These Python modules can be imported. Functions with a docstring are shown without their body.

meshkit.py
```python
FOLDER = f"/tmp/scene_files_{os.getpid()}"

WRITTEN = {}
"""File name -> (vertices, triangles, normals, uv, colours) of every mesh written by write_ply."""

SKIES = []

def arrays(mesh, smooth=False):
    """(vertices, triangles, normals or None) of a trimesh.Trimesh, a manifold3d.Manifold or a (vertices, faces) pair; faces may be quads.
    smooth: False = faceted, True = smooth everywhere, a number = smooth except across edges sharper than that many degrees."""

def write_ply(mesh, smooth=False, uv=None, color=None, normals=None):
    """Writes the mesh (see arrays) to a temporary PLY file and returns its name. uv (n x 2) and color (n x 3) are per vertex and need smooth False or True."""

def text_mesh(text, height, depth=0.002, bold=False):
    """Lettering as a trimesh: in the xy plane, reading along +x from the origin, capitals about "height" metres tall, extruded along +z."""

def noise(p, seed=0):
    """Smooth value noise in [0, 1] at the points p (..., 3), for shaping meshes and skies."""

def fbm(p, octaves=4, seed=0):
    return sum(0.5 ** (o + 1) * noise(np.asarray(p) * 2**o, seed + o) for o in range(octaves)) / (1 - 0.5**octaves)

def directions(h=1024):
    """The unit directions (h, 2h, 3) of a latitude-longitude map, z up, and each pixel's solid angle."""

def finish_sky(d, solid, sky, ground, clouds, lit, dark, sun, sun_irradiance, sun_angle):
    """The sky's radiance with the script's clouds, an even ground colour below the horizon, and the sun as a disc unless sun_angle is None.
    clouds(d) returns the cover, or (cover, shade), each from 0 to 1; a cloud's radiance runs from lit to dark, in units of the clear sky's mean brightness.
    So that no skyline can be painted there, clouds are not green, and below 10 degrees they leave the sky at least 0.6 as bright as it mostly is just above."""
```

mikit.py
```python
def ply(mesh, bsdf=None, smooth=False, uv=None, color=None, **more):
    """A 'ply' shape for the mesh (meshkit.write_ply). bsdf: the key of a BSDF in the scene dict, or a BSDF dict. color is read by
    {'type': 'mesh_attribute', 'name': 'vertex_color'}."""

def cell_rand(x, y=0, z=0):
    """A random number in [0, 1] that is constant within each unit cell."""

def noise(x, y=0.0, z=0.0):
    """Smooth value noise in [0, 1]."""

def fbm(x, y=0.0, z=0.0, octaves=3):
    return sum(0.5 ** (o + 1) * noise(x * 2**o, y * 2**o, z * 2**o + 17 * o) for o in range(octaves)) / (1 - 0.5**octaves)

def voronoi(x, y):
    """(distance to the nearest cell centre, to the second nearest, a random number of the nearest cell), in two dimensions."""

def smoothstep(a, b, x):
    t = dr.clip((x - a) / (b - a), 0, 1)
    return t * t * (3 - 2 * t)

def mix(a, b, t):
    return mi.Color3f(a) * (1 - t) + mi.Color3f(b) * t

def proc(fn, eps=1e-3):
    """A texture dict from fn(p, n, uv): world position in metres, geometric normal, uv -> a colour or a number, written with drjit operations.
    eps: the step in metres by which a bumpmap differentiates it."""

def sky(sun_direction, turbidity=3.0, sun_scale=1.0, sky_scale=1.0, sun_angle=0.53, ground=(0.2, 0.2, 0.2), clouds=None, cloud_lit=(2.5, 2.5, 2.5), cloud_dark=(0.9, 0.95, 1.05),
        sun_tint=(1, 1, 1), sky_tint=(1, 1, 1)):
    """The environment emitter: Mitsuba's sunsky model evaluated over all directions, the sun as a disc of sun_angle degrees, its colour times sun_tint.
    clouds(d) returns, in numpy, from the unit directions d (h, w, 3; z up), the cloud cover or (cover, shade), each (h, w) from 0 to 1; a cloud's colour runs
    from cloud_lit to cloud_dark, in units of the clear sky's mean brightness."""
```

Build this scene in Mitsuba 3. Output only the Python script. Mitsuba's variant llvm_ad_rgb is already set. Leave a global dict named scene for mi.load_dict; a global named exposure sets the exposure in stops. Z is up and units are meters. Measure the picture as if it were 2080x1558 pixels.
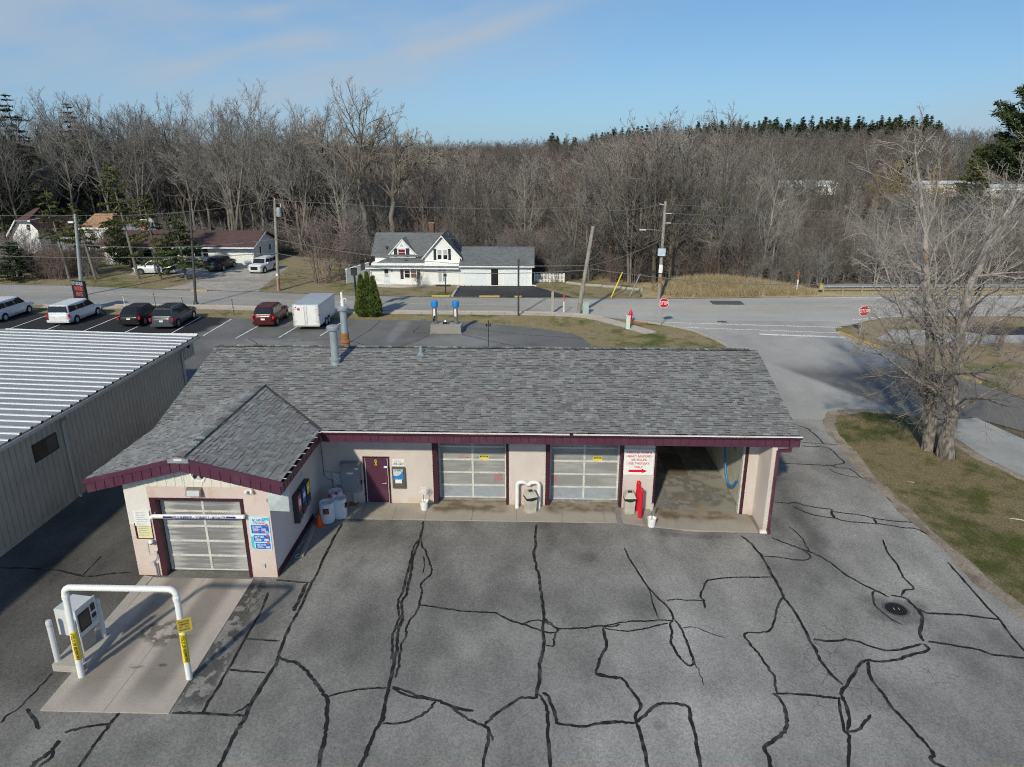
import math, random
import numpy as np, trimesh, shapely, shapely.geometry as sg
from shapely import affinity
import drjit as dr, mitsuba as mi
import mikit, meshkit
from mikit import noise, fbm, voronoi, cell_rand, smoothstep, mix

T = mi.ScalarTransform4f
scene, labels = {}, {}

# ---------------------------------------------------------------- camera, sky, exposure
YAW, PITCH, EYE = math.radians(1.76), math.radians(18.4), (0.0, 0.0, 14.2)
LOOK = (-math.sin(YAW) * math.cos(PITCH), math.cos(YAW) * math.cos(PITCH), -math.sin(PITCH))
scene['camera'] = {'type': 'perspective', 'fov': 2 * math.degrees(math.atan(1040 / 1442)), 'fov_axis': 'x',
                   'near_clip': 0.1, 'far_clip': 6000.0,
                   'to_world': T().look_at(origin=list(EYE), target=[a + b for a, b in zip(EYE, LOOK)], up=[0, 0, 1])}
SUN_AZ, SUN_EL = math.radians(18.5), math.radians(32)
SUN = (-math.sin(SUN_AZ) * math.cos(SUN_EL), -math.cos(SUN_AZ) * math.cos(SUN_EL), math.sin(SUN_EL))


def cirrus(d):
    """Thin streaked cirrus and a pale bank low in the west, all noise."""
    el = np.arcsin(np.clip(d[..., 2], -1, 1))
    az = np.arctan2(d[..., 0], d[..., 1])
    az3 = np.stack([d[..., 0], d[..., 1], d[..., 2]], -1)
    w = meshkit.fbm(az3 * 3.0 + 4.0, 4, seed=5) - 0.5
    w2 = meshkit.fbm(az3 * 9.0 + 1.0, 4, seed=8) - 0.5
    s = el - 0.24 * az + 0.10 * w + 0.015 * w2          # across the streaks
    t = az + 0.24 * el + 0.25 * w                        # along them
    zero = 0 * s
    broad = meshkit.fbm(np.stack([t * 1.7 + 7.2, s * 7.0 + 9.9, zero], -1), 4, seed=14)
    fine = meshkit.fbm(np.stack([t * 4.0 + 2 * w, s * 46.0, zero + 7.7], -1), 4, seed=23)
    puffs = meshkit.fbm(az3 * [14, 14, 30], 4, seed=41)
    c = np.clip((broad - 0.40) * 3.0, 0, 1) * np.clip(0.5 + 1.5 * (fine - 0.5) + 0.8 * (puffs - 0.5), 0, 1.2)
    bank = 0.34 * np.exp(-((az + 0.62) / 0.36) ** 2 - ((el - 0.115 - 0.06 * w) / 0.055) ** 2) * (0.7 + 0.9 * puffs - 0.3)
    veil = 0.40 * np.exp(-np.maximum(el, 0) / 0.09) + bank
    return np.clip(0.95 * c + veil, 0, 0.9)


scene['sky'] = mikit.sky(SUN, turbidity=2.6, sky_scale=1.2, clouds=cirrus, cloud_lit=(1.75, 2.08, 2.45), cloud_dark=(1.0, 1.05, 1.15),
                         sun_tint=(0.82, 0.955, 1.12), sun_angle=1.8, sky_tint=(0.64, 0.88, 1.10), ground=(0.14, 0.13, 0.12))
exposure = 1.5

# ---------------------------------------------------------------- mesh helpers


class MB:
    """Collects pieces (vertices, triangles, colours) that become one mesh."""

    def __init__(self):
        self.v, self.f, self.c, self.n = [], [], [], 0

    def add(self, v, f, col=None):
        v = np.asarray(v, float)
        f = np.asarray(f, int)
        if f.shape[1] == 4:
            f = np.vstack([f[:, [0, 1, 2]], f[:, [0, 2, 3]]])
        self.v.append(v)
        self.f.append(f + self.n)
        if col is not None:
            c = np.asarray(col, float)
            self.c.append(np.tile(c, (len(v), 1)) if c.ndim == 1 else c)
        self.n += len(v)
        return self

    def mesh(self, m):
        return self.add(m.vertices, m.faces)

    def box(self, x0, x1, y0, y1, z0, z1, rot=0, piv=None, col=None):
        v = np.array([[x, y, z] for x in (x0, x1) for y in (y0, y1) for z in (z0, z1)], float)
        if rot:
            p = np.array(piv if piv is not None else [(x0 + x1) / 2, (y0 + y1) / 2])
            c, s = math.cos(rot), math.sin(rot)
            v[:, :2] = (v[:, :2] - p) @ np.array([[c, s], [-s, c]]) + p
        return self.add(v, BOXF, col)

    def hexa(self, v8, col=None):
        """8 corners in the order of box()."""
        return self.add(v8, BOXF, col)

    def quad(self, a, b, c, d, col=None):
        return self.add([a, b, c, d], [[0, 1, 2, 3]], col)

    def tube(self, pts, r, n=8, caps=True, col=None):
        v, f = tube_arrays(pts, r, n, caps)
        return self.add(v, f, col)

    def cyl(self, p0, p1, r0, r1=None, n=16, caps=True, col=None):
        return self.tube([p0, p1], [r0, r0 if r1 is None else r1], n, caps, col)

    def lathe(self, prof, c=(0, 0, 0), n=24, col=None):
        prof = np.asarray(prof, float)
        a = np.arange(n) * 2 * np.pi / n
        v = np.stack([np.outer(prof[:, 0], np.cos(a)) + c[0], np.outer(prof[:, 0], np.sin(a)) + c[1],
                      np.repeat(prof[:, 1:2], n, 1) + c[2]], -1).reshape(-1, 3)
        i, j = np.meshgrid(np.arange(len(prof) - 1), np.arange(n), indexing='ij')
        q = np.stack([i * n + j, i * n + (j + 1) % n, (i + 1) * n + (j + 1) % n, (i + 1) * n + j], -1).reshape(-1, 4)
        return self.add(v, q, col)

    def prism(self, poly, h, M=None, col=None):
        """A shapely polygon in the xy plane extruded along +z by h, then moved by the 4x4 M."""
        for g in getattr(poly, 'geoms', [poly]):
            m = trimesh.creation.extrude_polygon(g, h, engine='earcut')
            v = np.array(m.vertices)
            if M is not None:
                v = v @ np.asarray(M)[:3, :3].T + np.asarray(M)[:3, 3]
            self.add(v, m.faces, col)
        return self

    def arrays(self):
        return np.vstack(self.v), np.vstack(self.f)

    def moved(self, M):
        v, f = self.arrays()
        o = MB()
        o.add(v @ np.asarray(M)[:3, :3].T + np.asarray(M)[:3, 3], f)
        o.c = list(self.c)
        return o


BOXF = np.array([[0, 1, 3], [0, 3, 2], [4, 6, 7], [4, 7, 5], [0, 4, 5], [0, 5, 1], [2, 3, 7], [2, 7, 6], [0, 2, 6], [0, 6, 4], [1, 5, 7], [1, 7, 3]])


def tube_arrays(pts, r, n, caps=True):
    p = np.asarray(pts, float)
    k = len(p)
    r = np.broadcast_to(np.asarray(r, float), (k,))
    t = np.empty_like(p)
    t[1:-1] = p[2:] - p[:-2]
    t[0], t[-1] = p[1] - p[0], p[-1] - p[-2]
    t /= np.linalg.norm(t, axis=1, keepdims=True) + 1e-12
    u = np.cross(t[0], [0.0, 0, 1] if abs(t[0][2]) < 0.9 else [1.0, 0, 0])
    us = []
    for i in range(k):
        u = u - t[i] * (u @ t[i])
        u = u / (np.linalg.norm(u) + 1e-12)
        us.append(u)
    us = np.array(us)
    w = np.cross(t, us)
    a = np.arange(n) * 2 * np.pi / n
    v = (p[:, None] + r[:, None, None] * (us[:, None] * np.cos(a)[None, :, None] + w[:, None] * np.sin(a)[None, :, None])).reshape(-1, 3)
    i, j = np.meshgrid(np.arange(k - 1), np.arange(n), indexing='ij')
    a0, a1 = i * n + j, i * n + (j + 1) % n
    f = np.concatenate([np.stack([a0, a1, a1 + n], -1).reshape(-1, 3), np.stack([a0, a1 + n, a0 + n], -1).reshape(-1, 3)])
    if caps:
        v = np.vstack([v, p[:1], p[-1:]])
        m = np.arange(n)
        f = np.vstack([f, np.stack([(m + 1) % n, m, m * 0 + k * n], -1), np.stack([(k - 1) * n + m, (k - 1) * n + (m + 1) % n, m * 0 + k * n + 1], -1)])
    return v, f


def arc(c, r, a0, a1, n, plane='xz'):
    a = np.radians(np.linspace(a0, a1, n))
    o = np.zeros((n, 3)) + np.asarray(c, float)
    i, j = {'xz': (0, 2), 'xy': (0, 1), 'yz': (1, 2)}[plane]
    o[:, i] += r * np.cos(a)
    o[:, j] += r * np.sin(a)
    return o


def rrect(x0, y0, x1, y1, r, n=4):
    return sg.box(x0 + r, y0 + r, x1 - r, y1 - r).buffer(r, quad_segs=n)


def frame(o, x, y):
    """4x4 from an origin and two axes (x to the right of a text, y up it)."""
    x = np.asarray(x, float) / np.linalg.norm(x)
    y = np.asarray(y, float) / np.linalg.norm(y)
    M = np.eye(4)
    M[:3, 0], M[:3, 1], M[:3, 2], M[:3, 3] = x, y, np.cross(x, y), o
    return M


USED = {}


def key_of(name, parent=None):
    full = f'{parent}__{name}' if parent else name
    n = USED.get(full, 0)
    USED[full] = n + 1
    return full if n == 0 else f'{full}_{n:03d}'


def put(name, mb, mat, parent=None, smooth=False, label=None, kind=None, to_world=None):
    key = key_of(name, parent)
    if isinstance(mb, MB):
        v, f = mb.arrays()
        col = np.vstack(mb.c) if mb.c else None
        d = mikit.ply(trimesh.Trimesh(v, f, process=False), mat, smooth=smooth, color=col)
    else:
        d = dict(mb, bsdf={'type': 'ref', 'id': mat}) if mat else dict(mb)
    if to_world is not None:
        d['to_world'] = to_world
    scene[key] = d
    if label or kind:
        labels[key] = {k: v for k, v in (('label', label), ('kind', kind)) if v}
    return key


def thing(name, label, cat, group=None):
    key = key_of(name)
    labels[key] = {'label': label, 'category': cat}
    if group:
        labels[key]['group'] = group
    return key


def solo(name, mb, mat, label, cat, group=None, smooth=False):
    key = put(name, mb, mat, None, smooth)
    labels[key] = {'label': label, 'category': cat}
    if group:
        labels[key]['group'] = group
    return key


def struct(name, mb, mat, label=None, smooth=False, kind='structure'):
    key = put(name, mb, mat, None, smooth)
    labels[key] = {'kind': kind}
    if label:
        labels[key]['label'] = label
    return key


def lettering(parent, txt, h, M, mat, bold=False, depth=0.004, width=None, name='lettering'):
    m = meshkit.text_mesh(txt, h, depth, bold)
    v = np.array(m.vertices)
    w = v[:, 0].max() - v[:, 0].min()
    v[:, 0] -= (v[:, 0].max() + v[:, 0].min()) / 2
    if width:
        v[:, 0] *= width / w
    M = np.asarray(M)
    return put(name, MB().add(v @ M[:3, :3].T + M[:3, 3], m.faces), mat, parent)


class Proto:
    """A thing built once in its own coordinates; each copy gets its own key and keys for its parts."""

    def __init__(self):
        self.parts = []

    def part(self, path, mb, mat, smooth=False):
        v, f = mb.arrays()
        self.parts.append((path, mikit.ply(trimesh.Trimesh(v, f, process=False), mat, smooth=smooth, color=np.vstack(mb.c) if mb.c else None)))
        return self

    def place(self, name, loc, rotz=0.0, label=None, cat=None, group=None, scale=1.0):
        key = thing(name, label, cat, group)
        M = T().translate(list(loc)).rotate([0, 0, 1], math.degrees(rotz)).scale(scale)
        for path, d in self.parts:
            scene[f'{key}__{path}'] = {**d, 'to_world': M}
        return key


def zg(x, y):
    """The lot falls 0.3 m towards its east side and levels out at the street."""
    return -0.3 * np.clip((np.asarray(x, float) - 3.5) / 3, 0, 1) * np.clip((50 - np.asarray(y, float)) / 12, 0, 1)


def sheet(poly, dz, cell=3.0, zf=zg):
    """A flat polygon laid on the ground, dz above it, cut along one shared grid so that sheets follow each other."""
    mb = MB()
    x0, y0, x1, y1 = poly.bounds
    gx = np.unique(np.concatenate([np.arange(math.floor(x0 / cell), math.ceil(x1 / cell) + 1) * cell, [3.5, 6.5]]))
    gy = np.unique(np.concatenate([np.arange(math.floor(y0 / cell), math.ceil(y1 / cell) + 1) * cell, [38.0, 50.0]]))
    prep = shapely.prepared.prep(poly)
    for a, b in zip(gx[:-1], gx[1:]):
        for c, d in zip(gy[:-1], gy[1:]):
            bx = sg.box(a, c, b, d)
            if not prep.intersects(bx):
                continue
            if prep.contains(bx):
                v = np.array([[a, c], [b, c], [b, d], [a, d]])
                mb.add(np.column_stack([v, zf(v[:, 0], v[:, 1]) + dz]), [[0, 1, 2, 3]])
                continue
            q = poly.intersection(bx)
            for g in getattr(q, 'geoms', [q]):
                if g.geom_type == 'Polygon' and g.area > 1e-5:
                    v, f = trimesh.creation.triangulate_polygon(g, engine='earcut')
                    v = np.asarray(v)
                    s = np.cross(v[f[:, 1]] - v[f[:, 0]], v[f[:, 2]] - v[f[:, 0]])
                    f = np.where((s < 0)[:, None], f[:, ::-1], f)
                    mb.add(np.column_stack([v, zf(v[:, 0], v[:, 1]) + dz]), f)
    return mb


def smooth_line(pts, n=5):
    p = np.asarray(pts, float)
    q = np.vstack([2 * p[0] - p[1], p, 2 * p[-1] - p[-2]])
    out = []
    for i in range(1, len(q) - 2):
        for t in np.arange(n) / n:
            out.append(0.5 * ((2 * q[i]) + (q[i + 1] - q[i - 1]) * t + (2 * q[i - 1] - 5 * q[i] + 4 * q[i + 1] - q[i + 2]) * t * t + (3 * q[i] - q[i - 1] - 3 * q[i + 1] + q[i + 2]) * t ** 3))
    return np.vstack([out, p[-1:]])


def poly(*p):
    return sg.Polygon(p).buffer(0)


# ---------------------------------------------------------------- materials


def mat(name, color, rough=0.6, metallic=0.0, spec=0.5, bump=None, two=True, **kw):
    """A principled surface; color is a value or fn(p, n, uv)."""
    c = mikit.proc(color) if callable(color) else {'type': 'rgb', 'value': list(color)}
    r = mikit.proc(rough) if callable(rough) else float(rough)
    b = {'type': 'principled', 'base_color': c, 'roughness': r, 'metallic': float(metallic), 'specular': float(spec), **kw}
    if bump:
        b = {'type': 'bumpmap', 'bump': mikit.proc(bump[0], bump[2] if len(bump) > 2 else 0.004), 'scale': float(bump[1]), 'bsdf': b}
    scene[name] = {'type': 'twosided', 'bsdf': b} if two else b
    return name


def vcol(name, rough=0.9):
    scene[name] = {'type': 'twosided', 'bsdf': {'type': 'principled', 'base_color': {'type': 'mesh_attribute', 'name': 'vertex_color'}, 'roughness': rough, 'specular': 0.2}}
    return name


def grime(col, amount=0.25, scale=1.3, seed=0.0, dirt=(0.18, 0.16, 0.13)):
    col, dirt = tuple(col), tuple(dirt)

    def fn(p, n, uv):
        a = fbm(p.x * scale + seed, p.y * scale, p.z * scale, 4)
        return mix(col, dirt, amount * smoothstep(0.4, 0.85, a)) * (0.93 + 0.14 * noise(p.x * 9 + seed, p.y * 9, p.z * 9))
    return fn


def spot(p, x, y, rx, ry, soft=0.5):
    """A soft-edged stain of its own shape, 1 inside and 0 outside."""
    q = dr.sqrt(dr.square((p.x - x) / rx) + dr.square((p.y - y) / ry)) + (fbm(p.x * 2.3 + x, p.y * 2.3, 0.0, 3) - 0.5) * 0.9
    return 1 - smoothstep(1 - soft, 1 + soft, q)


def asphalt_front(p, n, uv):
    big = fbm(p.x * 0.28 + 4.0, p.y * 0.28, 0.0, 4)
    mid = fbm(p.x * 1.15, p.y * 0.8 + 9.0, 1.0, 4)
    grain = 0.45 * noise(p.x * 23, p.y * 23, 0.0) + 0.35 * noise(p.x * 47, p.y * 47, 2.0) + 0.2 * noise(p.x * 110, p.y * 110, 4.0)
    track = noise(p.x * 1.7 + 0.3 * mid, p.y * 0.16, 5.0)
    v = 0.215 + 0.19 * (big - 0.5) + 0.13 * (mid - 0.5) + 0.06 * (track - 0.5) + 0.03 * smoothstep(4.0, 12.0, p.x)
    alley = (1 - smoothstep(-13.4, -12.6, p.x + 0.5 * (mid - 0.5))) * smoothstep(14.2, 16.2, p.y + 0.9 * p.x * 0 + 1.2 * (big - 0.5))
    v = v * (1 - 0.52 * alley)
    v = v + 0.055 * spot(p, 6.6, 15.3, 2.6, 0.9) + 0.05 * spot(p, 7.0, 24.0, 2.4, 0.9) + 0.045 * spot(p, 3.4, 14.2, 2.3, 2.4) + 0.05 * spot(p, 4.6, 19.0, 0.5, 2.0)
    v = v + 0.04 * spot(p, 12.7, 23.5, 1.2, 6.0) - 0.05 * spot(p, 10.6, 27.0, 1.0, 4.6) - 0.03 * spot(p, 14.6, 28.0, 0.9, 5.0) + 0.04 * spot(p, -4.8, 22.5, 1.8, 1.6)
    v = v + 0.03 * spot(p, -6.4, 19.0, 1.2, 3.4) - 0.045 * spot(p, 5.0, 24.6, 0.25, 1.2) - 0.05 * spot(p, 6.5, 24.75, 1.2, 0.16) - 0.07 * spot(p, 3.35, 14.75, 0.2, 0.17, 0.3) - 0.04 * spot(p, 2.1, 22.7, 0.35, 0.3)
    v = v * (0.55 + 0.9 * grain)
    d1, d2, r = voronoi(p.x * 2.2 + 0.5 * mid, p.y * 2.2 + 0.5 * big)
    craze = (1 - smoothstep(0.0, 0.05, d2 - d1)) * smoothstep(0.53, 0.63, fbm(p.x * 0.35 + 2.0, p.y * 0.35 + 5.0, 3.0, 3)) * smoothstep(6.0, 9.0, p.x) * (1 - smoothstep(19.0, 22.0, p.y))
    v = v * (1 - 0.5 * craze)
    crumble = (1 - smoothstep(0.25, 0.75, dr.abs(p.x + 9.15 + 0.06 * (p.y - 15)))) * smoothstep(14.6, 15.4, p.y) * (1 - smoothstep(20.6, 21.2, p.y)) * smoothstep(0.42, 0.55, fbm(p.x * 6.0, p.y * 4.0, 1.0, 4))
    v = v * (1 - 0.6 * crumble)
    v = v * (1 - 0.4 * spot(p, 12.1, 20.2, 1.0, 0.8, 0.35))
    return mi.Color3f(v * 1.1, v * 1.05, v * 0.985)


def asphalt_back(p, n, uv):
    big = fbm(p.x * 0.22 + 7.0, p.y * 0.22, 0.0, 4)
    mid = fbm(p.x * 0.9, p.y * 0.9 + 3.0, 1.0, 4)
    new = 1 - smoothstep(-27.2, -26.0, p.x + 1.6 * (mid - 0.5))
    v = mi.Float(0.135) + 0.07 * (big - 0.5) + 0.05 * (mid - 0.5)
    v = v + 0.06 * spot(p, -20.5, 51.5, 4.5, 1.6) + 0.06 * spot(p, -5.5, 53.0, 3.2, 1.5) + 0.05 * spot(p, -11.0, 56.5, 0.5, 4.0)
    v = mix((v, v * 0.99, v * 0.98), (0.028, 0.029, 0.032), new)
    return v * (0.9 + 0.2 * noise(p.x * 22, p.y * 22, 0.0))


def road_grey(p, n, uv):
    big = fbm(p.x * 0.12 + 2.0, p.y * 0.35, 0.0, 4)
    mid = fbm(p.x * 0.5, p.y * 1.3 + 3.0, 1.0, 4)
    v = mix(0.26, 0.33, smoothstep(-6.0, 10.0, p.x)).x + 0.12 * (big - 0.5) + 0.05 * (mid - 0.5)
    v = v * (0.93 + 0.14 * noise(p.x * 12, p.y * 12, 0.0))
    return mi.Color3f(v * 1.02, v * 0.99, v * 0.95)


def street_grey(p, n, uv):
    big = fbm(p.x * 0.22 + 5.0, p.y * 0.22, 0.0, 4)
    mid = fbm(p.x * 1.1, p.y * 0.8 + 3.0, 1.0, 4)
    v = 0.31 + 0.13 * (big - 0.5) + 0.08 * (mid - 0.5)
    new = smoothstep(49.0, 45.0, p.y) * smoothstep(-0.6, 0.2, (p.x - 16.45) * 0.875 + (p.y - 48.16) * 0.485)
    v = v * (1 - 0.55 * new)
    v = v * (0.9 + 0.2 * noise(p.x * 25, p.y * 25, 0.0))
    return mi.Color3f(v * 1.02, v * 0.99, v * 0.95)


def turf(green, dry, bare, seed, k=0.5):
    def fn(p, n, uv):
        a = fbm(p.x * 0.42 + seed, p.y * 0.42, 0.0, 4)
        b = fbm(p.x * 1.7 + seed, p.y * 1.7, 3.0, 4)
        c = noise(p.x * 13, p.y * 13, seed) * 0.5 + noise(p.x * 31, p.y * 31, seed) * 0.5
        m = mix(dry, green, smoothstep(0.38, 0.66, a * 0.6 + b * 0.4 + (k - 0.5)))
        m = mix(m, bare, smoothstep(0.56, 0.72, fbm(p.x * 0.9 + 3 * seed, p.y * 0.9, 8.0, 3)) * 0.6)
        return m * (0.62 + 0.76 * c)
    return fn


def forest_floor(p, n, uv):
    a = fbm(p.x * 0.09, p.y * 0.09, 0.0, 4)
    b = fbm(p.x * 0.8, p.y * 0.8, 3.0, 4)
    m = mix((0.075, 0.062, 0.05), (0.135, 0.11, 0.085), smoothstep(0.3, 0.7, a * 0.4 + b * 0.6))
    return m * (0.75 + 0.5 * noise(p.x * 5, p.y * 5, 0.0))


def concrete(base, seed, stain=0.3):
    base = tuple(base)

    def fn(p, n, uv):
        a = fbm(p.x * 0.7 + seed, p.y * 0.7, p.z * 0.7, 4)
        b = fbm(p.x * 3.1 + seed, p.y * 3.1, p.z * 3.1, 3)
        m = mix(base, (base[0] * 0.55, base[1] * 0.54, base[2] * 0.52), stain * smoothstep(0.42, 0.75, a) + stain * 0.5 * smoothstep(0.5, 0.8, b))
        return m * (0.9 + 0.2 * noise(p.x * 40, p.y * 40, p.z * 40))
    return fn


def pad_color(p, n, uv):
    m = concrete((0.47, 0.415, 0.365), 3.0, 0.22)(p, n, uv)
    tyre = (1 - smoothstep(0.25, 0.62, dr.abs(p.x + 12.15 + 0.25 * (fbm(p.x, p.y * 0.3, 0.0, 3) - 0.5)))) + (1 - smoothstep(0.25, 0.62, dr.abs(p.x + 10.55 + 0.25 * (fbm(p.x + 5, p.y * 0.3, 0.0, 3) - 0.5))))
    tyre = tyre * smoothstep(14.6, 16.0, p.y) * 0.42
    oil = 0.6 * spot(p, -11.25, 18.0, 0.8, 0.5, 0.35) + 0.45 * spot(p, -11.35, 16.5, 0.25, 0.1, 0.3) + 0.5 * spot(p, -10.6, 16.55, 0.14, 0.07, 0.3)
    return m * (1 - dr.minimum(tyre, 0.45)) * (1 - oil * smoothstep(0.42, 0.6, fbm(p.x * 5, p.y * 5, 2.0, 3)))


def apron_color(p, n, uv):
    m = concrete((0.39, 0.35, 0.30), 8.0, 0.28)(p, n, uv)
    mud = fbm(p.x * 1.6, p.y * 2.6, 4.0, 4)
    near = smoothstep(25.75, 26.25, p.y + 0.5 * (fbm(p.x * 2.1, 0.0, 1.0, 3) - 0.5)) * (smoothstep(-4.3, -3.9, p.x) * (1 - smoothstep(-1.2, -0.8, p.x)) + smoothstep(0.4, 0.8, p.x) * (1 - smoothstep(3.4, 3.9, p.x)) + smoothstep(4.9, 5.4, p.x))
    return mix(m, (0.17, 0.125, 0.085), near * (0.4 + 0.6 * smoothstep(0.35, 0.65, mud)))


def bayfloor_color(p, n, uv):
    a = fbm(p.x * 0.7, p.y * 0.9, 2.0, 4)
    b = fbm(p.x * 2.2 + 1.5 * a, p.y * 1.6, 6.0, 4)
    m = mix((0.30, 0.29, 0.26), (0.17, 0.165, 0.15), smoothstep(0.35, 0.65, b))
    m = mix(m, (0.30, 0.22, 0.13), 0.6 * smoothstep(0.52, 0.68, a))
    return mix(m, (0.36, 0.34, 0.30), 0.6 * smoothstep(0.64, 0.74, b))


def stucco(p, n, uv):
    a = fbm(p.x * 0.8, p.y * 0.8, p.z * 0.5, 4)
    m = mix((0.64, 0.565, 0.53), (0.58, 0.51, 0.475), smoothstep(0.35, 0.7, a))
    splash = (1 - smoothstep(0.0, 0.5, p.z + 0.5 * (a - 0.5) + 0.3 * smoothstep(4.0, 6.0, p.x)))
    m = mix(m, (0.5, 0.33, 0.19), 0.38 * splash * smoothstep(0.3, 0.6, noise(p.x * 3.0, p.y * 3.0, p.z * 2)))
    return m * (0.95 + 0.1 * noise(p.x * 30, p.y * 30, p.z * 30))


def stucco_bay(p, n, uv):
    a = fbm(p.x * 0.8, p.y * 0.8, p.z * 0.5, 4)
    m = mix((0.66, 0.545, 0.50), (0.60, 0.485, 0.44), smoothstep(0.35, 0.7, a))
    patch = (1 - smoothstep(-12.93, -12.90, p.x)) * smoothstep(1.98, 2.01, p.z)
    m = mix(m, (0.73, 0.69, 0.64), patch)
    drip = smoothstep(0.62, 0.8, noise(p.x * 5.5, p.y * 5.5, p.z * 0.35)) * smoothstep(2.6, 3.2, p.z)
    m = mix(m, (0.5, 0.33, 0.2), 0.3 * drip)
    splash = (1 - smoothstep(0.0, 0.5, p.z + 0.5 * (a - 0.5)))
    m = mix(m, (0.5, 0.35, 0.25), 0.3 * splash)
    return m * (0.95 + 0.1 * noise(p.x * 30, p.y * 30, p.z * 30))


def hazy_panel(p, n, uv):
    a = fbm(p.x * 1.2, p.y, p.z * 3.2, 4)
    b = fbm(p.x * 0.9 + 4, p.y, p.z * 14.0, 3)
    return mix((0.25, 0.255, 0.255), (0.36, 0.365, 0.36), smoothstep(0.3, 0.75, a * 0.7 + b * 0.3))


def worn_panel(p, n, uv):
    e = dr.maximum(smoothstep(-11.9, -12.75, p.x), smoothstep(-10.55, -9.9, p.x))
    b = fbm(p.x * 0.8 + 4, p.y, p.z * 11.0, 4)
    return mix((0.21, 0.21, 0.215), (0.41, 0.41, 0.41), smoothstep(0.45, 0.8, b + 0.35 * e))


def bark(c0, c1, k=3.0):
    def fn(p, n, uv):
        a = fbm(p.x * k, p.y * k, p.z * k * 0.35, 3)
        return mix(c0, c1, smoothstep(0.3, 0.7, a))
    return fn


def twig(c0, c1):
    def fn(p, n, uv):
        a = fbm(p.x * 0.13, p.y * 0.13, p.z * 0.1, 2)
        return mix(c0, c1, smoothstep(0.3, 0.7, a))
    return fn


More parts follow.
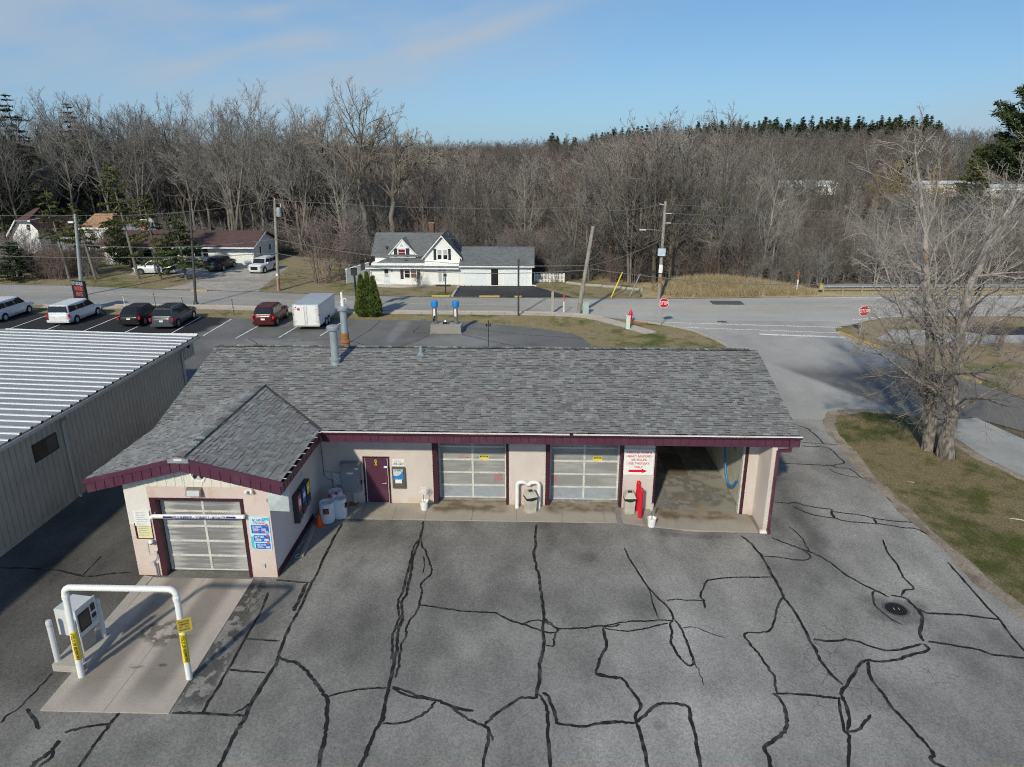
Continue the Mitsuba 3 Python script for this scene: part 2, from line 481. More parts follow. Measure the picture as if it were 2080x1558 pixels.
mat('m_asphalt_front', asphalt_front, 0.92, spec=0.25, bump=(lambda p, n, uv: noise(p.x * 45, p.y * 45, 0.0), 0.0035, 0.006))
mat('m_asphalt_back', asphalt_back, 0.92, spec=0.25)
mat('m_road', road_grey, 0.93, spec=0.2)
mat('m_street', street_grey, 0.93, spec=0.2)
mat('m_turf', turf((0.085, 0.095, 0.036), (0.205, 0.172, 0.108), (0.22, 0.175, 0.13), 2.0, 0.41), 1.0, spec=0.0)
mat('m_verge', turf((0.08, 0.10, 0.034), (0.225, 0.19, 0.11), (0.27, 0.22, 0.15), 5.0, 0.44), 1.0, spec=0.0)
mat('m_floor_leaf', forest_floor, 1.0, spec=0.0)
mat('m_sealer', lambda p, n, uv: mix((0.020, 0.020, 0.020), (0.06, 0.06, 0.058), smoothstep(0.45, 0.8, noise(p.x * 6, p.y * 6, 0.0))), 0.7, spec=0.3)
mat('m_pad', pad_color, 0.9, spec=0.25)
mat('m_apron', apron_color, 0.9, spec=0.25)
mat('m_bayfloor', bayfloor_color, 0.55, spec=0.4)
mat('m_concrete', concrete((0.42, 0.39, 0.35), 5.0), 0.9, spec=0.25)
mat('m_concrete_old', concrete((0.30, 0.285, 0.26), 2.0, 0.5), 0.9, spec=0.25)
mat('m_walk', concrete((0.44, 0.385, 0.335), 9.0, 0.2), 0.9, spec=0.2)
mat('m_path', concrete((0.34, 0.335, 0.325), 4.0, 0.3), 0.92, spec=0.2)
mat('m_stucco', stucco, 0.85, spec=0.2)
mat('m_stucco_bay', stucco_bay, 0.85, spec=0.2)
mat('m_maroon', grime((0.088, 0.026, 0.052), 0.25, 2.0, 1.0, (0.15, 0.09, 0.11)), 0.42, spec=0.5)
mat('m_maroon_dark', (0.05, 0.012, 0.022), 0.45)
mat('m_cream_board', (0.70, 0.67, 0.60), 0.6)
mat('m_gutter_white', grime((0.74, 0.70, 0.67), 0.3, 2.0), 0.4)
mat('m_rail_white', grime((0.62, 0.605, 0.565), 0.35, 3.0), 0.45)
mat('m_panel_hazy', hazy_panel, 0.35, spec=0.4)
mat('m_panel_worn', worn_panel, 0.4, spec=0.4)
mat('m_panel_alu', grime((0.42, 0.46, 0.52), 0.3, 2.2), 0.35, metallic=0.35)
mat('m_galv', grime((0.42, 0.45, 0.47), 0.4, 4.0, 2.0, (0.25, 0.25, 0.24)), 0.45, metallic=0.45)
mat('m_rust', grime((0.32, 0.13, 0.045), 0.5, 6.0), 0.9)
mat('m_white', (0.80, 0.80, 0.79), 0.35)
mat('m_white_matte', (0.78, 0.78, 0.76), 0.7)
mat('m_black', (0.012, 0.012, 0.012), 0.4)
mat('m_black_rubber', (0.02, 0.02, 0.02), 0.8)
mat('m_gray_box', grime((0.26, 0.275, 0.30), 0.25, 2.0), 0.45)
mat('m_gray_light', (0.50, 0.52, 0.535), 0.4)
mat('m_red', (0.62, 0.012, 0.03), 0.4)
mat('m_red_text', (0.55, 0.015, 0.055), 0.5)
mat('m_red_decal', (0.62, 0.10, 0.11), 0.5)
mat('m_yellow', (0.78, 0.60, 0.03), 0.5)
mat('m_yellow_paint', grime((0.52, 0.36, 0.10), 0.8, 2.0, 0.0, (0.36, 0.32, 0.25)), 0.8)
mat('m_cream_paper', (0.72, 0.66, 0.38), 0.7)
mat('m_navy', (0.035, 0.03, 0.22), 0.5)
mat('m_blue', (0.012, 0.13, 0.55), 0.4)
mat('m_blue_mid', (0.012, 0.22, 0.62), 0.45)
mat('m_cyan', (0.07, 0.50, 0.62), 0.45)
mat('m_orange', (0.80, 0.10, 0.015), 0.5)
mat('m_chrome', (0.62, 0.62, 0.63), 0.22, metallic=1.0)
mat('m_glass_dark', (0.012, 0.014, 0.017), 0.06, spec=0.6)
mat('m_pole_wood', bark((0.24, 0.215, 0.19), (0.34, 0.31, 0.28), 4.0), 0.95, spec=0.1)
mat('m_tan_bin', grime((0.50, 0.475, 0.41), 0.25, 3.0), 0.55)
mat('m_roadpaint', grime((0.66, 0.655, 0.63), 0.55, 3.0, 4.0, (0.28, 0.28, 0.27)), 0.85)
mat('m_roadpaint_yellow', grime((0.48, 0.36, 0.20), 0.5, 2.0, 1.0, (0.25, 0.24, 0.22)), 0.85)
vcol('m_shingle', 0.95)
# ================================================================ the setting: ground, lots, roads, walks


def hill(x, y):
    """The wooded rise across the road, higher to the east; the valley opens in the middle."""
    x, y = np.asarray(x, float), np.asarray(y, float)
    t = x / np.maximum(y, 40)
    a = np.interp(t, [-0.9, -0.5, -0.3, -0.12, 0.0, 0.12, 0.25, 0.5, 0.62, 0.9], [6, 4, 1.5, 2.0, 5.0, 9.5, 13.5, 14.5, 12.5, 11])
    s = np.clip((y - 130) / 300, 0, 1)
    s = s * s * (3 - 2 * s)
    ridge = 9.5 * np.exp(-((y - 720) / 150) ** 2) * (0.55 + 0.9 * meshkit.noise(np.stack([x * 0.006 + 5, x * 0, x * 0], -1), 2)) * (t < 0.12)
    bumps = (meshkit.fbm(np.stack([x * 0.012, y * 0.012, x * 0], -1), 3, seed=3) - 0.5) * 3.0 * np.clip((y - 110) / 60, 0, 1)
    return a * s * np.where(t < 0.1, np.clip(1 - (y - 470) / 120, 0, 1), 1) + bumps * (y < 900) + ridge


gx = np.unique(np.concatenate([np.linspace(-900, -90, 28), np.arange(-90, 91, 6.0), np.linspace(90, 900, 28), [3.5, 6.5]]))
gy = np.unique(np.concatenate([[-40, -10], np.arange(0, 90, 6.0), [38.0, 50.0], np.arange(90, 500, 15.0), np.linspace(500, 1900, 24)]))
XX, YY = np.meshgrid(gx, gy, indexing='ij')
ZZ = hill(XX, YY) + zg(XX, YY) - 0.05
i, j = np.meshgrid(np.arange(len(gx) - 1), np.arange(len(gy) - 1), indexing='ij')
q = np.stack([i * len(gy) + j, (i + 1) * len(gy) + j, (i + 1) * len(gy) + j + 1, i * len(gy) + j + 1], -1).reshape(-1, 4)
struct('ground', MB().add(np.stack([XX, YY, ZZ], -1).reshape(-1, 3), q), 'm_floor_leaf', 'brown leaf covered earth rolling away under the bare woods', smooth=True)

GRASS_EDGE = [(16.4, 12.0), (15.94, 19.85), (15.73, 21.89), (15.66, 24.67), (15.48, 27.02), (15.48, 30.29), (15.61, 32.79), (15.88, 35.33), (16.17, 37.11), (17.03, 38.78)]
front_lot = poly((-26, 4), (17.2, 4), *GRASS_EDGE[:-1], (16.4, 37.6), (-26, 37.6))
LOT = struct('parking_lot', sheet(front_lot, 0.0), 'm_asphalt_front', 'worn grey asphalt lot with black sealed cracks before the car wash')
back_lot = poly((-75, 37.6), (9.9, 37.6), (9.9, 46), (4.6, 46), (4.5, 49), (4.34, 52.19), (3.9, 54.2), (3.24, 55.46), (0.44, 57.17), (-3.22, 58.61), (-6.27, 59.41), (-10.05, 59.66), (-15.76, 60.0), (-24.75, 59.95), (-29.43, 60.46), (-38.79, 61.26), (-75, 62.5))
BACK = struct('rear_parking_lot', sheet(back_lot, 0.0, 6.0), 'm_asphalt_back', 'asphalt lot behind the car wash with white stall lines')

ROAD_FAR = [(-160, 83), (-58.26, 75.24), (-48.05, 74.34), (-37.75, 72.68), (-28.22, 71.85), (-19.12, 70.48), (-6.41, 69.61), (2.21, 69.7), (10.53, 69.69), (17.84, 70.01), (28.83, 71.08), (37.89, 71.86), (49.72, 72.72), (160, 84)]
ROAD_NEAR = [(160, 72), (60, 63.9), (43.38, 62.81), (37.74, 62.83), (31.36, 62.06), (28.7, 60.67), (26.26, 58.82), (9.38, 59.71), (7.4, 60.9), (3.43, 62.6), (-1.09, 63.16), (-9.03, 63.18), (-17.07, 63.55), (-23.1, 64.21), (-32.44, 65.1), (-46.35, 64.8), (-160, 68)]
road_poly = poly(*smooth_line(ROAD_FAR, 4), *ROAD_NEAR)
ROAD = struct('road', sheet(road_poly, 0.0, 6.0), 'm_road', 'pale grey two lane road crossing behind the car wash')
street_poly = poly((9.9, 37.6), (16.3, 37.6), (17.03, 38.78), (19.12, 39.29), (21.3, 39.13), (23.05, 37.8), (24.9, 38.3), (26.27, 36.4), (29, 33), (34, 27), (40, 31), (33, 36.5), (29.64, 41.36), (28.55, 43.98), (27.44, 47.17), (27.02, 49.81), (25.21, 53.26), (24.87, 55.34), (24.6, 56.59),
                   (25.0, 58.2), (26.26, 58.9), (26.2, 60.5), (9.5, 60.5), (9.38, 59.71), (11.24, 58.61), (13.0, 56.72), (14.23, 53.73), (14.61, 52.09), (13.2, 50.0), (11.5, 48.2), (9.9, 47.3))
STREET = struct('street', sheet(street_poly, 0.004, 3.0), 'm_street', 'side street running from the stop signs past the car wash')

# grass
isl = poly(*[(x + 0.02, y) for x, y in GRASS_EDGE], (19.12, 39.29), (21.3, 39.13), (22.9, 37.69), (22.15, 35.19), (22.2, 32.7), (22.8, 30.62), (24.6, 27.0), (28.0, 21.0), (30, 12))
rng = np.random.default_rng(4)


def ragged(p, amp, step, seed):
    """The outline of a polygon with an uneven, crumbling edge."""
    r = shapely.segmentize(p.exterior, step)
    c = np.array(r.coords)[:-1]
    n = meshkit.fbm(np.stack([c[:, 0] * 1.1, c[:, 1] * 1.1, c[:, 0] * 0], -1), 3, seed=seed) - 0.5
    m = meshkit.fbm(np.stack([c[:, 0] * 1.1, c[:, 1] * 1.1, c[:, 0] * 0 + 9], -1), 3, seed=seed) - 0.5
    return sg.Polygon(c + np.stack([n, m], 1) * 2 * amp).buffer(0)


struct('earth_edge', sheet(ragged(isl, 0.22, 0.4, 3).buffer(0.12), 0.006), mat('m_earth', turf((0.25, 0.205, 0.16), (0.32, 0.27, 0.22), (0.17, 0.13, 0.10), 7.0), 1.0, spec=0.0), 'bare sandy earth edging the grass beside the lot')
struct('lawn', sheet(ragged(isl.buffer(-0.45), 0.3, 0.5, 8), 0.012), 'm_turf', 'patchy brown and green grass round the two bare trees')
verge = poly((-75, 62.5), (-38.79, 61.26), (-29.43, 60.46), (-24.75, 59.95), (-15.76, 60.0), (-10.05, 59.66), (-6.27, 59.41), (-3.22, 58.61), (0.44, 57.17), (3.24, 55.46), (3.9, 54.2), (4.34, 52.19), (4.5, 49.0), (4.6, 46), (9.9, 46), (9.9, 47.3), (11.5, 48.2), (13.2, 50.0), (14.61, 52.09), (14.23, 53.73), (13.0, 56.72), (11.24, 58.61), (9.38, 59.71), (7.4, 60.9), (3.43, 62.6), (-1.09, 63.16), (-9.03, 63.18), (-17.07, 63.55), (-23.1, 64.21), (-32.44, 65.1), (-46.35, 64.8), (-75, 65.7))
struct('grass_verge', sheet(ragged(verge.buffer(0.05), 0.12, 0.8, 5), -0.012, 3.0), 'm_verge', 'strip of green and straw coloured grass between rear lot and road')
struct('front_lawns', sheet(poly((-120, 80), *[(x, y + 0.1) for x, y in ROAD_FAR[1:9]], (12, 78), (6, 90), (-20, 92), (-60, 108), (-120, 120)), 0.004, 6.0, lambda x, y: np.asarray(x) * 0), mat('m_lawn_far', turf((0.095, 0.11, 0.04), (0.21, 0.175, 0.11), (0.23, 0.18, 0.13), 3.0, 0.44), 1.0, spec=0.0), 'thin spring lawn of the houses across the road')
struct('roadside_bank', sheet(poly((10.5, 70.0), (17.84, 70.2), (28.83, 71.2), (49.72, 72.8), (120, 79), (120, 82), (60, 77), (28, 75.5), (14, 76)), 0.003, 6.0, lambda x, y: np.asarray(x) * 0), mat('m_dry', turf((0.30, 0.24, 0.14), (0.36, 0.29, 0.18), (0.25, 0.19, 0.13), 9.0), 1.0, spec=0.0), 'straw coloured roadside bank beyond the junction')
far_side = poly((24.9, 58.2), (26.26, 58.7), (28.7, 60.57), (31.36, 61.96), (37.74, 62.73), (60, 63.8), (90, 66), (90, 30), (40, 31.1), (33, 36.6), (29.74, 41.36), (28.65, 43.98), (27.54, 47.17), (27.12, 49.81), (25.31, 53.26), (24.97, 55.34), (24.7, 56.59))
struct('corner_lawn', sheet(far_side, 0.003, 3.0), mat('m_corner', turf((0.095, 0.115, 0.035), (0.24, 0.19, 0.13), (0.27, 0.21, 0.17), 6.0, 0.42), 1.0, spec=0.0), 'grass and brush on the far corner of the side street')
struct('footpath', sheet(poly((22.92, 37.75), (22.21, 35.19), (22.27, 32.7), (22.84, 30.62), (24.6, 27.0), (28.0, 21.0), (31.5, 21), (27.6, 28.5), (26.3, 32.0), (25.7, 35.1), (25.05, 38.2)), 0.02), 'm_path', 'pale cracked path beyond the two bare trees')
struct('side_driveway', sheet(poly((26.8, 54.6), (29.5, 57.6), (36, 57.4), (60, 58.2), (60, 55.2), (38, 53.9), (29.2, 52.6)), 0.012), 'm_path', 'pale driveway joining the side street on its far corner')
struct('dark_driveway', sheet(poly((33.5, 58.6), (60, 59.6), (60, 57.2), (36, 56.0)), 0.018), mat('m_blacktop', grime((0.032, 0.033, 0.037), 0.3, 0.8, 0.0, (0.07, 0.07, 0.07)), 0.85), 'dark blacktop strip beside the pale driveway')

# kerbs and walks
KERB = [(-46.35, 64.8), (-32.44, 65.1), (-23.1, 64.21), (-17.07, 63.55), (-9.03, 63.18), (-1.09, 63.16), (3.43, 62.6), (6.2, 61.4)]


def kerb_strip(line, w, h, n=4):
    p = smooth_line(line, n)
    t = np.gradient(p, axis=0)
    t /= np.linalg.norm(t, axis=1, keepdims=True)
    nn = np.stack([t[:, 1], -t[:, 0]], 1)
    a, b = p, p + nn * w
    z = zg(p[:, 0], p[:, 1])
    k = len(p)
    v = np.concatenate([np.column_stack([a, z - 0.05]), np.column_stack([a, z + h - 0.02]), np.column_stack([a + nn * 0.02, z + h]), np.column_stack([b, z + h]), np.column_stack([b, z - 0.05])])
    f = [[s * k + m, s * k + m + 1, (s + 1) * k + m + 1, (s + 1) * k + m] for s in range(4) for m in range(k - 1)]
    f += [[0, k, 2 * k, 3 * k], [0, 3 * k, 4 * k, 4 * k], [k - 1, 2 * k - 1, 3 * k - 1, 4 * k - 1], [k - 1, 4 * k - 1, 5 * k - 1, 5 * k - 1]]
    return MB().add(v, f)


KB = struct('kerb', kerb_strip(KERB[::-1], -0.16, 0.12), 'm_concrete', 'pale concrete kerb along the near side of the road')
struct('corner_kerb', kerb_strip([(9.0, 59.9), (9.38, 59.71), (11.24, 58.61), (13.0, 56.72), (14.23, 53.73), (14.61, 52.09)], 0.16, 0.1), 'm_concrete', 'concrete kerb curving round the near corner by the stop sign')
struct('yellow_kerb', kerb_strip([(24.6, 56.59), (24.87, 55.34), (25.21, 53.26), (27.02, 49.81), (27.6, 46.8), (28.55, 43.98)], -0.2, 0.11), 'm_yellow_paint', 'yellow painted kerb on the far corner of the side street')
walk_c = smooth_line([(-46, 64.0), (-32.4, 64.3), (-23.1, 63.55), (-17, 62.95), (-9, 62.78), (-1.5, 62.7), (3.4, 62.2), (5.57, 61.0), (7.43, 58.8), (9.2, 56.3), (10.1, 54.9)], 6)
wt = np.gradient(walk_c, axis=0)
wt /= np.linalg.norm(wt, axis=1, keepdims=True)
wn = np.stack([wt[:, 1], -wt[:, 0]], 1)
WALK = key_of('sidewalk')
labels[WALK] = {'kind': 'structure', 'label': 'concrete sidewalk beside the road bending towards the stop sign'}
s_len = np.concatenate([[0], np.cumsum(np.linalg.norm(np.diff(walk_c, axis=0), axis=1))])
for a in np.arange(0, s_len[-1] - 1.2, 1.5):
    ab = [a + 0.012, a + 1.488]
    c = np.stack([np.interp(ab, s_len, walk_c[:, k]) for k in (0, 1)], 1)
    n2 = np.stack([np.interp(ab, s_len, wn[:, k]) for k in (0, 1)], 1) * (0.62 if a < 60 else 0.68)
    v8 = []
    for k in (0, 1):
        for s in (-1, 1):
            x, y = c[k] + n2[k] * s
            v8 += [[x, y, -0.06], [x, y, 0.035 + 0.008 * math.sin(a * 7.3)]]
    put('slab', MB().hexa(v8), 'm_walk', WALK)
put('ramp', MB().hexa([[x, y, z] for x, y in ((8.55, 59.75), (8.9, 59.15), (9.3, 60.1), (9.75, 59.35)) for z in (-0.05, 0.05)]), mat('m_brickred', (0.36, 0.17, 0.09), 0.9), WALK, label='brick red warning plate at the kerb ramp')

# painted markings


def ribbon(line, w, dz, zf=zg):
    p = np.asarray(line, float)
    t = np.gradient(p, axis=0)
    t /= np.linalg.norm(t, axis=1, keepdims=True) + 1e-9
    n = np.stack([-t[:, 1], t[:, 0]], 1) * (np.broadcast_to(w, (len(p),))[:, None] / 2)
    a, b = p + n, p - n
    v = np.concatenate([np.column_stack([a, zf(p[:, 0], p[:, 1]) + dz]), np.column_stack([b, zf(p[:, 0], p[:, 1]) + dz])])
    k = len(p)
    return v, [[m, k + m, k + m + 1, m + 1] for m in range(k - 1)]


cl = smooth_line([(-120, 77), (-55.68, 71.7), (-41.9, 70.2), (-18.29, 67.1), (-3.91, 66.33), (10.03, 66.09), (28.66, 66.95), (46.19, 67.6), (120, 74)], 8)
for off in (-0.11, 0.11):
    put('centre_line', MB().add(*ribbon(cl + [0, off], 0.1, 0.006)), 'm_roadpaint_yellow', ROAD, label='faded yellow centre line')
put('edge_line', MB().add(*ribbon([(27.5, 60.9), (31.36, 62.5), (37.74, 63.25), (43.4, 63.3), (60, 64.4), (120, 69.5)], 0.14, 0.006)), 'm_roadpaint', ROAD, label='white edge line east of the junction')
put('edge_line', MB().add(*ribbon([(28.8, 70.6), (37.89, 71.3), (49.72, 72.1), (120, 78.8)], 0.14, 0.006)), 'm_roadpaint', ROAD)
put('crosswalk_line', MB().add(*ribbon([(11.2, 59.6), (25.6, 58.2)], 0.16, 0.009)), 'm_roadpaint', STREET, label='thin white crosswalk line across the side street')
put('crosswalk_line', MB().add(*ribbon([(11.6, 57.95), (24.9, 56.35)], 0.16, 0.009)), 'm_roadpaint', STREET)
put('stop_line', MB().add(*ribbon([(18.1, 55.75), (24.6, 54.95)], 0.36, 0.009)), 'm_roadpaint', STREET, label='thick white stop line')
for xy, rx, ry in (((18.6, 67.9), 1.5, 0.9), ((16.2, 60.0), 0.45, 0.35)):
    put('patch', sheet(sg.Polygon([(xy[0] + rx * math.cos(a), xy[1] + ry * math.sin(a)) for a in np.linspace(0, 6.2, 20)]) if rx < 1 else sg.box(xy[0] - rx, xy[1] - ry, xy[0] + rx, xy[1] + ry), 0.007), 'm_asphalt_patch' if 'm_asphalt_patch' in scene else mat('m_asphalt_patch', (0.085, 0.084, 0.082), 0.9), ROAD)
stalls = [(-47.2, 61.9, -48.5, 55.4), (-42.3, 61.5, -43.6, 55.2), (-37.3, 61.0, -38.6, 54.8), (-33.2, 60.9, -34.5, 54.4), (-29.35, 60.5, -30.4, 54.0), (-26.0, 59.9, -27.0, 53.8), (-22.6, 59.7, -23.5, 53.4), (-18.9, 59.8, -19.9, 53.2), (-15.6, 59.6, -16.4, 53.4)]
for a, b, c, d in [(-29.35, 60.5, -29.1, 54.6), (-26.3, 59.7, -26.2, 53.9), (-22.9, 59.6, -23.3, 53.2), (-19.5, 59.7, -20.0, 53.5), (-16.3, 59.6, -16.9, 54.2), (-33.0, 60.7, -33.0, 54.8), (-36.7, 61.0, -36.6, 55.0), (-40.0, 61.2, -39.9, 55.4), (-43.3, 61.4, -43.2, 55.6), (-46.9, 61.6, -46.8, 55.8), (-50.4, 61.8, -50.3, 56)]:
    put('stall_line', MB().add(*ribbon([(a, b), ((a + c) / 2, (b + d) / 2), (c, d)], 0.11, 0.005)), 'm_roadpaint', BACK)

